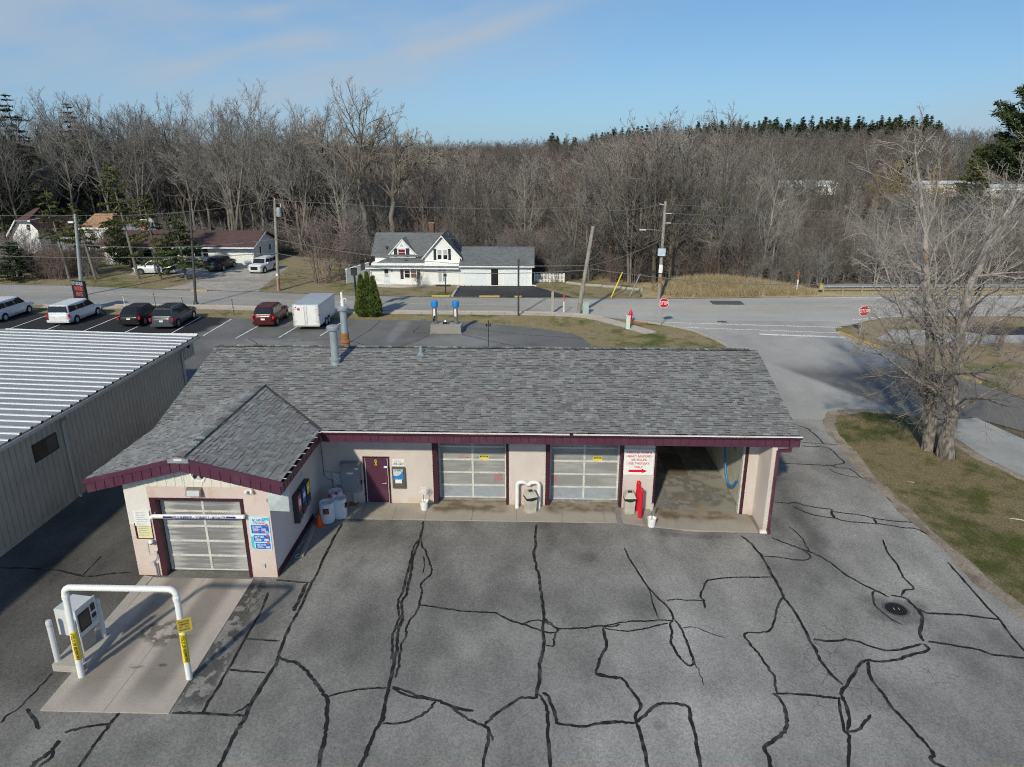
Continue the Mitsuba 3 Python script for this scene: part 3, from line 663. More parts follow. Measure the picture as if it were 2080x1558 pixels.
# sealed cracks of the front lot: one strip of bitumen for each crack
CRACKS = '''0.11 -7.53,24.81 -7.53,24.30 -7.55,23.20 -7.54,22.18 -7.50,21.14 -7.53,20.74 -7.50,20.08 -7.49,19.44 -7.49,18.84 -7.51,18.35 -7.48,17.80 -7.40,17.06
0.13 -7.39,17.11 -7.35,16.68 -7.42,16.16 -7.47,15.46 -7.49,14.99 -7.46,14.55 -7.51,14.18 -7.50,13.72 -7.48,13.22 -7.44,13.03
0.09 -8.82,20.90 -8.22,20.82 -7.54,20.76
0.14 -7.70,20.74 -7.66,19.98 -7.66,19.44 -7.63,19.18
0.12 -7.38,16.99 -7.13,16.89 -6.80,16.80 -6.52,16.60 -6.21,16.27 -5.88,15.89 -5.64,15.61 -5.49,15.40 -5.37,14.99 -5.26,14.54 -5.21,14.26 -5.17,13.89 -5.13,13.48 -5.04,13.10
0.08 -5.52,15.49 -5.23,15.63 -4.89,15.73 -4.55,15.82 -4.18,15.85 -3.91,15.86
0.11 -4.33,25.11 -4.28,24.53 -4.26,23.78 -4.29,22.95 -4.28,22.18 -4.20,21.34 -4.19,20.75 -4.15,20.18 -4.25,19.81 -4.13,19.29 -4.07,18.95 -4.08,18.45 -4.05,17.98 -3.98,17.46 -3.96,16.96 -3.92,16.41 -3.90,15.95 -3.90,15.57 -3.88,15.15 -3.87,14.69 -3.95,14.35 -4.01,13.93 -4.03,13.57 -4.11,13.12
0.09 -4.26,23.78 -4.38,23.18 -4.38,22.61 -4.35,21.85 -4.34,21.14 -4.30,20.55 -4.37,19.90 -4.30,19.45 -4.19,19.03 -4.20,18.53 -4.21,18.06 -4.10,17.45 -4.07,17.02
0.08 -4.25,24.15 -4.15,23.42 -3.90,22.85 -3.70,22.30 -3.53,21.77 -3.51,21.41 -3.64,21.11 -3.77,20.81 -3.65,20.29 -3.65,19.83 -3.67,19.30 -3.84,18.71 -3.86,18.38 -3.79,18.11 -3.87,17.68 -3.82,17.17 -3.80,16.61 -3.80,16.28
0.06 -3.94,22.51 -3.80,21.98 -3.81,21.45
0.09 -3.65,19.65 -3.23,19.56 -2.67,19.46 -2.13,19.36 -1.59,19.32 -1.11,19.29 -0.83,19.05 -0.46,18.85 -0.04,18.66 0.38,18.42 0.78,18.37 0.87,18.57
0.11 0.21,24.99 0.14,24.04 0.18,23.44 0.10,22.86 0.20,21.99 0.29,21.38 0.34,20.60 0.40,19.95 0.42,19.09 0.38,18.43 0.42,17.82 0.34,17.30 0.27,16.81 0.28,16.34 0.21,15.89 0.20,15.61
0.08 -0.30,18.73 -0.04,18.90 0.33,18.96 0.64,18.76 0.89,18.57 1.30,18.58 1.72,18.63 2.14,18.74 2.55,18.74 2.82,18.83
0.08 0.43,19.09 0.69,18.76 0.86,18.51
0.07 0.78,18.37 0.72,18.05 0.69,17.75 0.47,17.78
0.1 2.26,18.65 2.27,18.26 2.31,17.87 2.12,17.43 1.99,17.00 1.89,16.59 2.18,16.50 2.55,16.45
0.1 -3.83,15.92 -3.43,15.78 -3.04,15.60 -2.62,15.49 -2.24,15.32 -1.86,15.16 -1.46,15.11
0.08 -3.82,15.89 -3.31,15.59 -2.85,15.51 -2.56,15.43
0.1 -2.09,15.24 -1.84,14.98 -1.52,14.76 -1.21,14.63 -1.05,14.50 -1.05,14.12 -1.08,13.76 -1.13,13.22
0.09 -2.54,15.43 -2.66,15.13 -2.85,14.92 -3.08,14.74 -3.41,14.62 -3.81,14.60
0.1 0.20,15.63 -0.06,15.62 -0.28,15.59 -0.46,15.41 -0.72,15.19 -0.97,14.92 -1.16,14.63
0.1 0.26,15.76 0.39,15.46 0.47,15.11 0.49,14.71 0.46,14.38 0.49,13.86 0.51,13.27
0.1 0.35,15.83 0.48,15.71 0.59,15.35 0.69,14.94 0.75,14.74 1.11,14.68 1.45,14.66 1.71,14.75 2.02,14.80 2.37,14.85
0.08 -1.05,14.50 -0.92,14.13
0.08 -3.86,15.15 -3.80,14.64
0.08 1.89,18.72 2.28,18.73 2.75,18.90 3.22,19.02 3.69,19.06 4.17,19.17 4.51,19.22
0.07 2.27,18.68 2.65,18.54 3.09,18.53 3.57,18.68 4.06,18.91 4.38,19.07
0.1 1.91,16.64 2.25,16.50 2.57,16.45 2.76,16.09 2.89,15.78 2.97,15.40 2.80,15.10 2.76,14.81
0.1 1.59,14.73 2.08,14.83 2.41,14.84 2.76,14.80
0.11 2.76,14.81 3.04,15.11 3.31,15.41 3.55,15.52 3.89,15.55 4.25,15.52 4.24,15.08 4.23,14.52 4.20,13.99 4.15,13.42
0.11 2.78,14.81 2.85,14.34 2.86,13.88 2.84,13.32
0.08 3.47,23.33 3.60,22.50 3.80,21.74 4.03,20.85 4.29,20.31 4.52,19.84 4.56,19.31 4.42,19.07
0.06 4.03,20.85 4.03,19.98 4.08,19.23
0.09 4.42,19.13 4.37,18.46 4.28,18.15 4.35,17.70 4.47,17.35 4.65,17.16 4.80,17.31 4.80,17.76 4.76,18.33 4.71,18.92 4.58,19.26
0.03 4.80,17.31 4.87,16.93 4.90,16.39
0.04 4.70,18.86 5.19,18.99 5.54,18.80 6.02,18.62
0.11 8.24,24.88 8.47,24.27 8.61,23.54 8.63,22.84 8.62,22.11 8.64,21.35 8.59,20.87 8.66,20.35 8.70,19.69 8.67,18.87 8.67,18.19 8.65,17.63 8.75,17.11 8.89,16.71
0.09 8.59,20.87 8.21,20.34 7.92,19.67 7.62,19.14 7.35,18.98 6.74,18.91 6.76,18.41 6.88,18.04 6.97,17.54 7.05,17.02 6.99,16.72 6.91,16.33
0.08 8.57,22.04 7.90,22.02 7.01,21.97 6.22,21.73 5.95,21.19 5.74,20.73 5.79,20.51 5.76,20.05
0.07 4.52,20.23 4.79,20.39 5.21,20.41 5.86,20.50
0.1 9.42,24.76 9.78,24.39 10.21,24.03 10.63,23.67 11.01,23.05 11.24,22.32 11.58,21.75 11.94,21.27 12.16,20.98
0.08 10.21,24.03 10.40,23.67 10.43,23.45 10.24,23.23 9.84,23.18 9.28,23.34 8.68,23.40
0.09 13.67,24.74 13.48,23.98 13.39,22.98 13.23,22.18 13.27,21.53 12.93,21.42 12.61,21.05
0.08 12.16,20.98 11.82,21.33 11.52,20.67 11.51,20.33 11.67,19.79 11.92,19.48
0.1 12.28,21.10 12.69,20.94 12.77,20.54 12.98,20.15 13.57,20.11 14.21,20.06 14.80,19.94 15.16,19.87
0.12 12.77,20.54 12.74,19.93 12.24,19.08 12.16,18.68
0.1 8.73,18.67 9.29,18.64 9.95,18.69 10.36,18.48 10.82,18.23 11.44,18.37 12.05,18.58
0.11 12.29,18.68 12.75,18.60 13.25,18.47 13.67,18.34 13.88,18.16 14.32,18.08 14.87,17.99
0.11 12.11,18.58 12.09,18.29 11.55,18.09 10.94,17.84 10.46,17.73 9.99,17.77 9.61,17.44 9.24,17.00 8.88,16.61 8.65,16.33
0.1 6.78,16.32 7.24,16.32 7.80,16.30 8.24,16.23 8.57,16.20
0.12 6.83,16.31 6.96,16.00 6.92,15.54 6.80,15.18 6.59,14.89 6.22,14.58 5.94,14.34 5.99,14.09 5.90,13.64
0.09 8.58,16.24 8.38,15.59 8.24,15.01 8.30,14.87 8.13,14.46 7.81,13.75
0.11 8.67,16.33 8.67,15.97 8.54,15.45 8.31,15.01
0.09 8.23,14.97 8.57,15.05 8.85,15.28 9.19,15.61
0.11 10.04,17.72 9.88,17.32 9.81,16.89 9.88,16.40 9.87,15.94 9.99,15.49 10.07,15.00 10.16,14.66 10.17,14.33 10.02,14.13 10.30,13.86
0.1 15.33,23.25 15.30,22.38 15.23,21.49 15.17,20.55 15.18,19.89 15.05,19.16 15.00,18.19
0.09 14.54,36.73 14.91,36.35 15.03,35.51 15.04,34.78 15.04,34.26 15.35,34.18 15.79,34.02
0.07 13.90,34.40 14.44,34.29 15.02,34.21
0.09 13.73,33.91 14.33,33.81 14.92,33.78 15.12,33.41 15.12,32.60 15.13,31.91 14.69,31.69 14.40,31.58 13.60,31.63 12.79,31.68 11.95,31.81
0.07 14.37,31.50 14.66,31.29 15.07,31.23 15.20,30.80 15.23,30.30 15.39,30.10
0.06 14.12,31.20 14.26,30.77 14.68,30.43 15.19,30.21
0.09 10.42,27.76 10.89,27.65 11.41,27.69 11.71,27.44 12.16,27.27 12.62,27.17 12.62,26.98 13.09,26.84 13.68,26.69 14.12,26.46 14.58,26.28 15.17,26.19 15.71,26.10
0.09 11.13,27.36 11.41,26.91 11.75,26.63 12.13,26.48 12.48,26.41 12.81,26.17 13.41,26.06 13.96,25.99 14.49,25.87 14.94,25.70 15.42,25.61 15.63,25.21
0.13 12.54,26.97 12.49,26.43
0.13 14.09,26.46 13.99,25.99
0.06 10.34,25.66 10.51,25.25 10.58,24.70 10.52,24.12 10.52,23.83
0.1 -18.89,21.34 -18.14,21.32 -17.39,21.30 -16.83,21.27 -16.18,21.08 -15.65,20.93 -15.21,20.92 -14.82,21.08 -14.47,21.13 -14.11,21.19
0.06 -15.67,20.97 -15.68,21.31 -15.70,21.74 -15.71,22.18
0.07 -13.75,14.30 -13.75,14.60 -13.63,14.79 -13.61,15.14 -13.59,15.44 -13.57,15.81 -13.59,16.18
0.1 -13.38,14.80 -13.08,14.57 -12.82,14.35 -12.60,14.11
0.09 -11.88,14.06 -11.66,14.16 -11.31,14.28 -10.93,14.36 -10.85,14.48
0.1 -10.85,14.74 -10.87,14.46 -10.88,14.10 -10.88,13.75 -10.88,13.41 -10.84,12.95
0.14 -11.89,13.80 -11.82,13.55 -11.90,13.30 -11.98,13.17 -12.01,12.92
0.1 -11.77,13.47 -11.71,13.22 -11.85,12.98
0.1 -8.82,20.19 -8.71,19.40 -8.67,18.64 -8.68,17.77 -8.66,17.03 -8.65,16.34 -8.63,15.70 -8.65,15.15 -8.64,14.80
0.09 -8.65,17.77 -8.12,17.77 -7.59,17.72
0.09 -8.65,16.48 -8.09,16.40 -7.55,16.36
0.1 -9.46,14.79 -9.03,14.80 -8.64,14.80 -8.19,14.78 -7.69,14.76 -7.45,14.71
0.08 -7.81,14.82 -7.64,14.99 -7.52,15.19'''
rng = np.random.default_rng(12)
for line in CRACKS.strip().split('\n'):
    w, *pts = line.split()
    p = smooth_line([tuple(map(float, q.split(','))) for q in pts], 4)
    p = p + rng.normal(0, 0.012, p.shape)
    ww = float(w) * (0.8 + 0.45 * rng.random(len(p)))
    ww[0] *= 0.5
    ww[-1] *= 0.4
    put('crack_seal', MB().add(*ribbon(p, ww * 0.86, 0.005 + 0.002 * rng.random())), 'm_sealer', LOT)
for line in ([(-22.3, 53.2), (-21, 51.6), (-20.2, 49), (-19.8, 46)], [(-9.4, 57.6), (-9.7, 55.6), (-8.4, 55.0)], [(-8.3, 54.6), (-9.2, 52.5), (-10.6, 50.6), (-11.5, 48)], [(-5.7, 55.0), (-2.5, 52.4), (0.6, 50.6)], [(-19.4, 52.3), (-15, 53.0), (-12, 51), (-10, 50.5)], [(-13.2, 59.5), (-13.4, 56), (-14.1, 52), (-14.6, 48)], [(-5.5, 57.2), (-1.5, 55.3), (3.9, 54)]):
    put('crack_seal', MB().add(*ribbon(smooth_line(line, 4), 0.07, 0.005)), 'm_sealer', BACK)

# manhole in its concrete collar
MH = thing('manhole', 'round black iron manhole cover set in a worn lighter collar on the lot', 'manhole cover')
zc = float(zg(12.08, 20.3))
put('collar', MB().lathe([(0.34, 0.012), (0.41, 0.010), (0.42, 0.0)], (12.08, 20.3, zc), 30), mat('m_collar', concrete((0.10, 0.097, 0.092), 1.0, 0.5), 0.9), MH)
mb = MB().lathe([(0.0, 0.016), (0.33, 0.016), (0.34, 0.004)], (12.08, 20.3, zc), 32)
for r in (0.1, 0.18, 0.26):
    for a in np.arange(0, 6.28, 0.5 if r < 0.2 else 0.3):
        mb.box(12.08 + r * math.cos(a) - .02, 12.08 + r * math.cos(a) + .02, 20.3 + r * math.sin(a) - .02, 20.3 + r * math.sin(a) + .02, zc + 0.016, zc + 0.022)
put('cover', mb, mat('m_iron', (0.022, 0.02, 0.02), 0.6, metallic=0.3), MH)
put('pick_slot', MB().box(12.0, 12.02, 20.24, 20.36, zc + 0.0225, zc + 0.0235).box(12.16, 12.18, 20.24, 20.36, zc + 0.0225, zc + 0.0235), 'm_rail_white', MH)

# concrete pad of the automatic bay: eight slabs with joints
PAD = key_of('concrete_pad')
labels[PAD] = {'kind': 'structure', 'label': 'tyre stained concrete pad leading to the automatic bay'}
xs0, xs1 = (-13.0, -11.27, -9.52), (-13.12, -11.3, -9.6)
ys = (14.74, 16.02, 18.3, 20.9)


def pad_x(k, y):
    return xs0[k] + (xs1[k] - xs0[k]) * (y - 14.74) / 6.2


for a, b in zip(ys[:-1], ys[1:]):
    for k in (0, 1):
        v8 = []
        for (xk, d) in ((k, 0.006), (k + 1, -0.006)):
            for y in (a + 0.006, b - 0.006):
                v8 += [[pad_x(xk, y) + d, y, -0.1], [pad_x(xk, y) + d, y, 0.022]]
        put('slab', MB().hexa(v8), 'm_pad', PAD)
put('side_strip', MB().hexa([[x, y, z] for x, y in ((-13.4, 17.75), (-13.5, 21.0), (-13.03, 17.6), (-13.16, 20.95)) for z in (-0.1, 0.016)]), 'm_concrete', PAD)

# apron slabs along the manual bays
AP = key_of('concrete_apron')
labels[AP] = {'kind': 'structure', 'label': 'muddy concrete apron along the manual wash bays'}
ax = [-8.75, -6.9, -5.6, -4.3, -2.4, -0.6, 1.25, 2.95, 4.5]
for a, b in zip(ax[:-1], ax[1:]):
    v8 = []
    for x, d in ((a, 0.006), (b, -0.006)):
        for y in (25.18, 26.9):
            z = float(zg(x, y))
            v8 += [[x + d, y, z - 0.15], [x + d, y, z + 0.03]]
    put('slab', MB().hexa(v8), 'm_apron', AP)
for a, b in ((4.62, 5.85), (5.85, 7.4), (7.4, 9.0)):
    v8 = []
    for x, d in ((a, 0.006), (b, -0.006)):
        for y in (25.14, 26.74):
            v8 += [[x + d, y, -0.6], [x + d, y, float(zg(x, y)) + 0.028 + (0.03 if y > 26 else 0)]]
    put('slab', MB().hexa(v8), 'm_apron', AP)
# ================================================================ the car wash
CW = thing('car_wash', 'low car wash with mauve and green shingle roof, maroon fascia and pink stucco walls', 'car wash')
FRONT = lambda y, x=0.0, z=0.0: frame((x, y, z), (1, 0, 0), (0, 0, 1))  # xz drawings, extruded towards the viewer (-y)

facade = sg.box(-8.8, -0.5, 9.15, 3.62)
for o in (sg.box(-6.95, -0.6, -5.89, 2.13), sg.box(-4.06, -0.6, -0.97, 3.1), sg.box(0.58, -0.6, 3.71, 3.1), sg.box(5.02, -0.6, 8.7, 3.1)):
    facade = facade.difference(o)
for n, g in enumerate(sorted(getattr(facade, 'geoms', [facade]), key=lambda g: -g.area)):
    put('front_wall', MB().prism(g, 0.22, FRONT(26.77)), 'm_stucco', CW)
put('side_wall', MB().prism(sg.Polygon([(25.14, -0.6), (36.2, -0.6), (36.2, 3.75), (31.25, 5.35), (26.6, 4.1), (25.14, 3.42)]), 0.19, frame((9.152, 0, 0), (0, 1, 0), (0, 0, 1))), 'm_stucco', CW)
put('wall_foot', MB().box(9.05, 9.38, 25.08, 25.2, -0.5, -0.2), 'm_white_matte', CW)
put('rear_wall', MB().box(-13.7, 9.15, 36.0, 36.2, -0.5, 3.75), 'm_stucco', CW)
put('west_wall', MB().box(-13.7, -13.5, 21.28, 36.0, -0.3, 3.7), 'm_stucco', CW)
bayf = sg.box(-13.7, -0.3, -8.8, 3.46).difference(sg.box(-12.84, -0.4, -9.69, 3.03))
put('bay_front_wall', MB().prism(bayf, 0.22, FRONT(21.28)), 'm_stucco_bay', CW)
put('bay_side_wall', MB().box(-9.02, -8.8, 21.282, 26.55, -0.3, 3.7), 'm_stucco', CW)
put('base_board', MB().box(-8.8, -8.765, 21.1, 25.2, -0.1, 0.22), 'm_maroon_dark', CW)
mat('m_lining', grime((0.46, 0.44, 0.36), 0.4, 1.5, 3.0), 0.6)
for x in (-4.7, -0.22, 4.1):
    put('partition', MB().box(x, x + (0.85 if x > 4 else 0.25), 26.77, 36.0, -0.5, 3.4), 'm_lining', CW)
put('bay_lining', MB().box(8.78, 9.15, 26.772, 36.0, -0.5, 3.4), 'm_lining', CW)
for k in range(14):
    put('lining_panel', MB().box(8.755, 8.78, 26.8 + 0.6 * k, 27.38 + 0.6 * k, -0.2, 3.4), 'm_lining', CW)
put('ceiling', MB().box(-13.4, 9.1, 26.78, 36.0, 3.42, 3.46), 'm_lining', CW)
put('soffit', MB().box(-8.15, 9.15, 25.13, 26.55, 3.45, 3.5).box(9.345, 10.05, 25.13, 36.2, 3.5, 3.54), 'm_maroon_dark', CW)
put('bay_floor', MB().box(4.95, 8.75, 26.74, 36.0, -0.5, -0.245).box(-4.3, 4.1, 26.9, 36, -0.3, 0.05), 'm_bayfloor', CW)
put('drain_grate', MB().box(6.25, 7.27, 30.1, 32.6, -0.3, -0.235), mat('m_grate', grime((0.13, 0.10, 0.07), 0.6, 4.0), 0.8), CW, label='brown steel drain grate in the open bay')
dg = put('grate_bar', MB(), 'x', CW) if False else None
for k in range(12):
    put('grate_bar', MB().box(6.28, 7.24, 30.16 + 0.2 * k, 30.27 + 0.2 * k, -0.236, -0.222), 'm_grate', CW)

# ---- roof decks
ROOF = key_of('roof', CW)
EZ, RY, RZ, EY, XL, XR = 3.87, 31.25, 5.5, 25.1, -14.65, 10.13
BX, BY, BEX, BWX, BRZ = -11.4, 20.64, -8.17, -14.63, 4.69  # bay ridge x, front y, east and west eaves, ridge height
sl, bs = (RZ - EZ) / (RY - EY), (BRZ - EZ) / (BEX - BX)
vy = EY + (BRZ - EZ) / sl
deck = MB()
deck.add([[XL, EY, EZ], [XR, EY, EZ], [XR, RY, RZ], [XL, RY, RZ], [XL, 37.4, EZ], [XR, 37.4, EZ],
          [XL, EY, EZ - 0.1], [XR, EY, EZ - 0.1], [XR, RY, RZ - 0.1], [XL, RY, RZ - 0.1], [XL, 37.4, EZ - 0.1], [XR, 37.4, EZ - 0.1]],
         [[0, 1, 2], [0, 2, 3], [3, 2, 5], [3, 5, 4], [6, 8, 7], [6, 9, 8], [9, 11, 8], [9, 10, 11], [0, 7, 1], [0, 6, 7], [1, 7, 8], [1, 8, 2], [2, 8, 11], [2, 11, 5], [0, 3, 9], [0, 9, 6], [3, 4, 10], [3, 10, 9], [4, 5, 11], [4, 11, 10]])
deck.add([[BWX, BY, EZ], [BX, BY, BRZ], [BEX, BY, EZ], [BWX, EY, EZ], [BX, vy, BRZ], [BEX, EY, EZ], [BWX, BY, EZ - 0.1], [BX, BY, BRZ - 0.1], [BEX, BY, EZ - 0.1]],
         [[0, 1, 4], [0, 4, 3], [1, 2, 5], [1, 5, 4], [0, 7, 1], [0, 6, 7], [1, 7, 8], [1, 8, 2]])
labels[ROOF] = {'label': 'weathered shingle roof mottled green, grey and mauve'}
scene[ROOF] = mikit.ply(trimesh.Trimesh(*deck.arrays(), process=False), mat('m_felt', (0.05, 0.048, 0.047), 0.95))
scene[ROOF]['bsdf'] = {'type': 'ref', 'id': 'm_felt'}

rng = np.random.default_rng(77)
TMEAN = np.array([0.218, 0.210, 0.202])
TONES = np.array([[0.225, 0.245, 0.235], [0.165, 0.172, 0.168], [0.175, 0.152, 0.16], [0.105, 0.105, 0.108], [0.29, 0.315, 0.30], [0.15, 0.115, 0.125]])


def shingle_rows(o, U, V, outline, exposure=0.143, width=0.23, seed=0):
    """Every tab of a shingled slope: outline is the slope in (along the eave, up the slope) metres."""
    o, U, V = (np.asarray(a, float) for a in (o, U, V))
    N = np.cross(U, V)
    out = []
    x0, y0, x1, y1 = outline.bounds
    row = 0
    v = y0
    while v < y1 - 0.03:
        cut = outline.intersection(sg.LineString([(x0 - 1, v + exposure * 0.5), (x1 + 1, v + exposure * 0.5)]))
        for g in getattr(cut, 'geoms', [cut]):
            if g.is_empty or g.length < 0.04:
                continue
            a, b = g.bounds[0], g.bounds[2]
            u = a - rng.random() * width
            while u < b - 0.02:
                w = width * (0.75 + 0.5 * rng.random())
                u0, u1 = max(u, a), min(u + w, b)
                u += w
                if u1 - u0 < 0.03:
                    continue
                c = o + U * (u0 + u1) / 2 + V * v
                blot = float(meshkit.fbm(c[None] * [0.7, 0.7, 0.7] + seed, 3, seed=9)[0])
                pm = 0.34 + 0.8 * (blot - 0.5)
                r = rng.random()
                t = 0.62 * TMEAN + 0.55 * TONES[2 if r < pm * 0.6 else 5 if r < pm * 0.75 else 3 if r < pm * 0.75 + 0.14 else 0 if r < 0.78 else 4 if r < 0.84 else 1]
                t = t * (0.86 + 0.28 * rng.random())
                h = 0.012 + 0.018 * (rng.random() < 0.4) + 0.004 * rng.random()
                g2 = 0.003
                lo0, lo1 = o + U * (u0 + g2) + V * v, o + U * (u1 - g2) + V * v
                hi0, hi1 = lo0 + V * (exposure + 0.03), lo1 + V * (exposure + 0.03)
                A, B, C, D = lo0 + N * h, lo1 + N * h, hi1 + N * 0.004, hi0 + N * 0.004
                vs = [A, B, C, D, A, B, lo1, lo0, A, lo0, D, B, C, lo1]
                dark = t * 0.07  # aged butt and side edges, near black: course shadow lines put into the colour
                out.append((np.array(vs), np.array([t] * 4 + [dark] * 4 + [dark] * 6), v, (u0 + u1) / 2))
        v += exposure
        row += 1
    return out


TABF = np.array([[0, 1, 2], [0, 2, 3], [4, 7, 6], [4, 6, 5], [8, 10, 9], [11, 13, 12]])
Vn = np.array([0, RY - EY, RZ - EZ]) / math.hypot(RY - EY, RZ - EZ)
Ls = math.hypot(RY - EY, RZ - EZ)
vl = (vy - EY) / Vn[1]
main_uv = sg.Polygon([(BEX - XL, 0), (XR - XL, 0), (XR - XL, Ls), (0, Ls), (0, 0.0), (BX - XL, vl)])
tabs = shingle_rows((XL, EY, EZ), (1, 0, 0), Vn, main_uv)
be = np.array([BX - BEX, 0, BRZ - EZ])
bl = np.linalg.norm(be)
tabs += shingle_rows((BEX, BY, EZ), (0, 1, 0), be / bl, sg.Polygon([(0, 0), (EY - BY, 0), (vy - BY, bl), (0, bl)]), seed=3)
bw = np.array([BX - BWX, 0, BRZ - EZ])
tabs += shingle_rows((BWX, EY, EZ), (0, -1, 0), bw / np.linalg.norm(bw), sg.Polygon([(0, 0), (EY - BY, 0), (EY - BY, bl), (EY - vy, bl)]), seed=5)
# the 300 tabs nearest the viewer are parts of their own, the rest one part
dist = np.array([np.linalg.norm(t[0][:4].mean(0) - EYE) for t in tabs])
near = set(np.argsort(dist)[:300].tolist())
rest = MB()
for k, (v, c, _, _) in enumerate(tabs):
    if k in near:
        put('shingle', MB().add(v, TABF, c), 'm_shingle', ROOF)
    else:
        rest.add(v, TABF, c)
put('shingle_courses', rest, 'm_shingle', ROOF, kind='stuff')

# back slope: plain courses, seen only from elsewhere
mb = MB()
for k in range(44):
    y = 37.4 - k * 0.143 * Vn[1]
    z = EZ + k * 0.143 * Vn[2]
    c = TONES[k % 3]
    mb.add([[XL, y, z + 0.016], [XR, y, z + 0.016], [XR, y - 0.17, z + 0.17 * sl + 0.004], [XL, y - 0.17, z + 0.17 * sl + 0.004], [XL, y, z], [XR, y, z]], [[0, 3, 2], [0, 2, 1], [0, 1, 5], [0, 5, 4]], np.array([c] * 4 + [c * 0.2] * 2))
put('rear_courses', mb, 'm_shingle', ROOF)
# ridge vent and caps
put('ridge_vent', MB().box(-13.6, XR - 0.55, RY - 0.10, RY + 0.10, RZ - 0.03, RZ + 0.035), 'm_black', ROOF)
put('bay_ridge_vent', MB().box(BX - 0.12, BX + 0.12, BY + 0.75, vy - 0.4, BRZ - 0.04, BRZ + 0.035), 'm_black', ROOF)


def caps(a, b, side, h, name, step=0.2, bend=0.03):
    a, b, side = (np.asarray(q, float) for q in (a, b, side))
    L = np.linalg.norm(b - a)
    d = (b - a) / L
    mb = MB()
    for k in range(int(L / step)):
        t = TONES[[0, 1, 2, 1, 4, 3][int(rng.random() * 6)]] * (0.9 + 0.2 * rng.random())
        p = a + d * (k * step)
        e = p + d * (step + 0.02)
        up0, up1 = np.array([0, 0, h + 0.035]), np.array([0, 0, h + 0.008])
        dz = np.array([0, 0, -bend])
        v = [p - side + up0 + dz, p + up0, p + side + up0 + dz, e - side + up1 + dz, e + up1, e + side + up1 + dz]
        lo = [q - [0, 0, 0.03] for q in v[:3]] + [v[2] - [0, 0, 0.014], v[5] - [0, 0, 0.014], v[0] - [0, 0, 0.014], v[3] - [0, 0, 0.014]]
        vs = np.array(v + v[:3] + lo[:3] + [v[2], v[5], lo[3], lo[4], v[0], v[3], lo[5], lo[6]])
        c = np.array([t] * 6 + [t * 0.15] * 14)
        f = [[0, 1, 4], [0, 4, 3], [1, 2, 5], [1, 5, 4], [6, 9, 10], [6, 10, 7], [7, 10, 11], [7, 11, 8], [12, 14, 15], [12, 15, 13], [16, 17, 19], [16, 19, 18]]
        mb.add(vs, f, c)
    return put(name, mb, 'm_shingle', ROOF, kind='stuff')


caps((XL, RY, RZ), (XR, RY, RZ), (0, 0.13, 0), 0.035, 'ridge_cap')
caps((BX, vy - 0.1, BRZ), (BX, BY, BRZ), (0.15, 0, 0), 0.035, 'bay_ridge_cap')
put('valley_flashing', MB().add([[BEX - 0.14, EY, EZ + 0.036], [BEX + 0.14, EY, EZ + 0.036], [BX + 0.03, vy, BRZ + 0.03], [BX - 0.12, vy, BRZ + 0.05]], [[0, 1, 2, 3]]), 'm_felt', ROOF)

# ---- fascia panels, trims and gutters
FAS = key_of('fascia', CW)
put('top_trim', MB().box(-8.15, XR, 25.078, 25.135, 3.76, 3.865), 'm_maroon_dark', FAS)
put('bottom_trim', MB().box(-8.15, XR, 25.085, 25.13, 3.405, 3.44), 'm_maroon', FAS)
n = 57
w = (XR + 8.15) / n
for k in range(n):
    a = -8.15 + k * w
    z = 0.004 * math.sin(k * 2.1)
    put('panel', MB().box(a + 0.012, a + w - 0.016, 25.092 + z, 25.13, 3.44, 3.76), 'm_maroon', FAS)
    put('seam', MB().box(a + w - 0.016, a + w + 0.012, 25.1, 25.13, 3.44, 3.76), 'm_maroon_dark', FAS)
for k in range(41):  # east gable
    a = 25.14 + k * 0.3
    za = EZ + (a - EY) * sl if a < RY else RZ - (a - RY) * sl
    put('gable_panel', MB().box(10.1, 10.125, a + 0.008, a + 0.292, za - 0.42, za - 0.03), 'm_maroon', FAS)
GUT = key_of('gutter', CW)
put('trough', MB().box(-8.1, XR + 0.03, 24.97, 25.076, 3.765, 3.80).box(-8.1, XR + 0.03, 24.962, 24.974, 3.77, 3.845), 'm_maroon_dark', GUT)
for a, b in ((-8.1, -4.2), (-4.19, -0.3), (-0.29, 1.42), (1.56, 5.6), (5.61, XR + 0.03)):
    put('lip', MB().box(a, b, 24.955, 24.985, 3.845, 3.885).box(a, b, 24.985, 25.06, 3.86, 3.868), 'm_gutter_white', GUT)
for k in range(21):
    put('hanger', MB().box(-8.0 + k * 0.9, -7.98 + k * 0.9, 24.98, 25.07, 3.87, 3.882), 'm_galv', GUT)
put('east_trough', MB().box(-8.165, -8.05, 20.62, 24.95, 3.765, 3.80).box(-8.055, -8.043, 20.62, 24.95, 3.77, 3.885), 'm_maroon_dark', GUT)
for k in range(9):
    put('hanger', MB().box(-8.17, -8.035, 20.85 + k * 0.5, 20.88 + k * 0.5, 3.885, 3.897), 'm_white', GUT)
put('downspout', MB().box(9.72, 9.82, 24.975, 25.08, 3.35, 3.77).hexa([[9.34, 25.0, 3.22], [9.34, 25.0, 3.32], [9.34, 25.1, 3.22], [9.34, 25.1, 3.32], [9.82, 25.0, 3.24], [9.82, 25.0, 3.36], [9.82, 25.1, 3.24], [9.82, 25.1, 3.36]]).box(9.30, 9.40, 25.02, 25.12, -0.16, 3.26).hexa([[9.29, 24.93, -0.24], [9.29, 24.93, -0.12], [9.29, 25.12, -0.2], [9.29, 25.12, -0.05], [9.41, 24.93, -0.24], [9.41, 24.93, -0.12], [9.41, 25.12, -0.2], [9.41, 25.12, -0.05]]), 'm_maroon', CW, label='maroon downspout on the corner of the open bay')
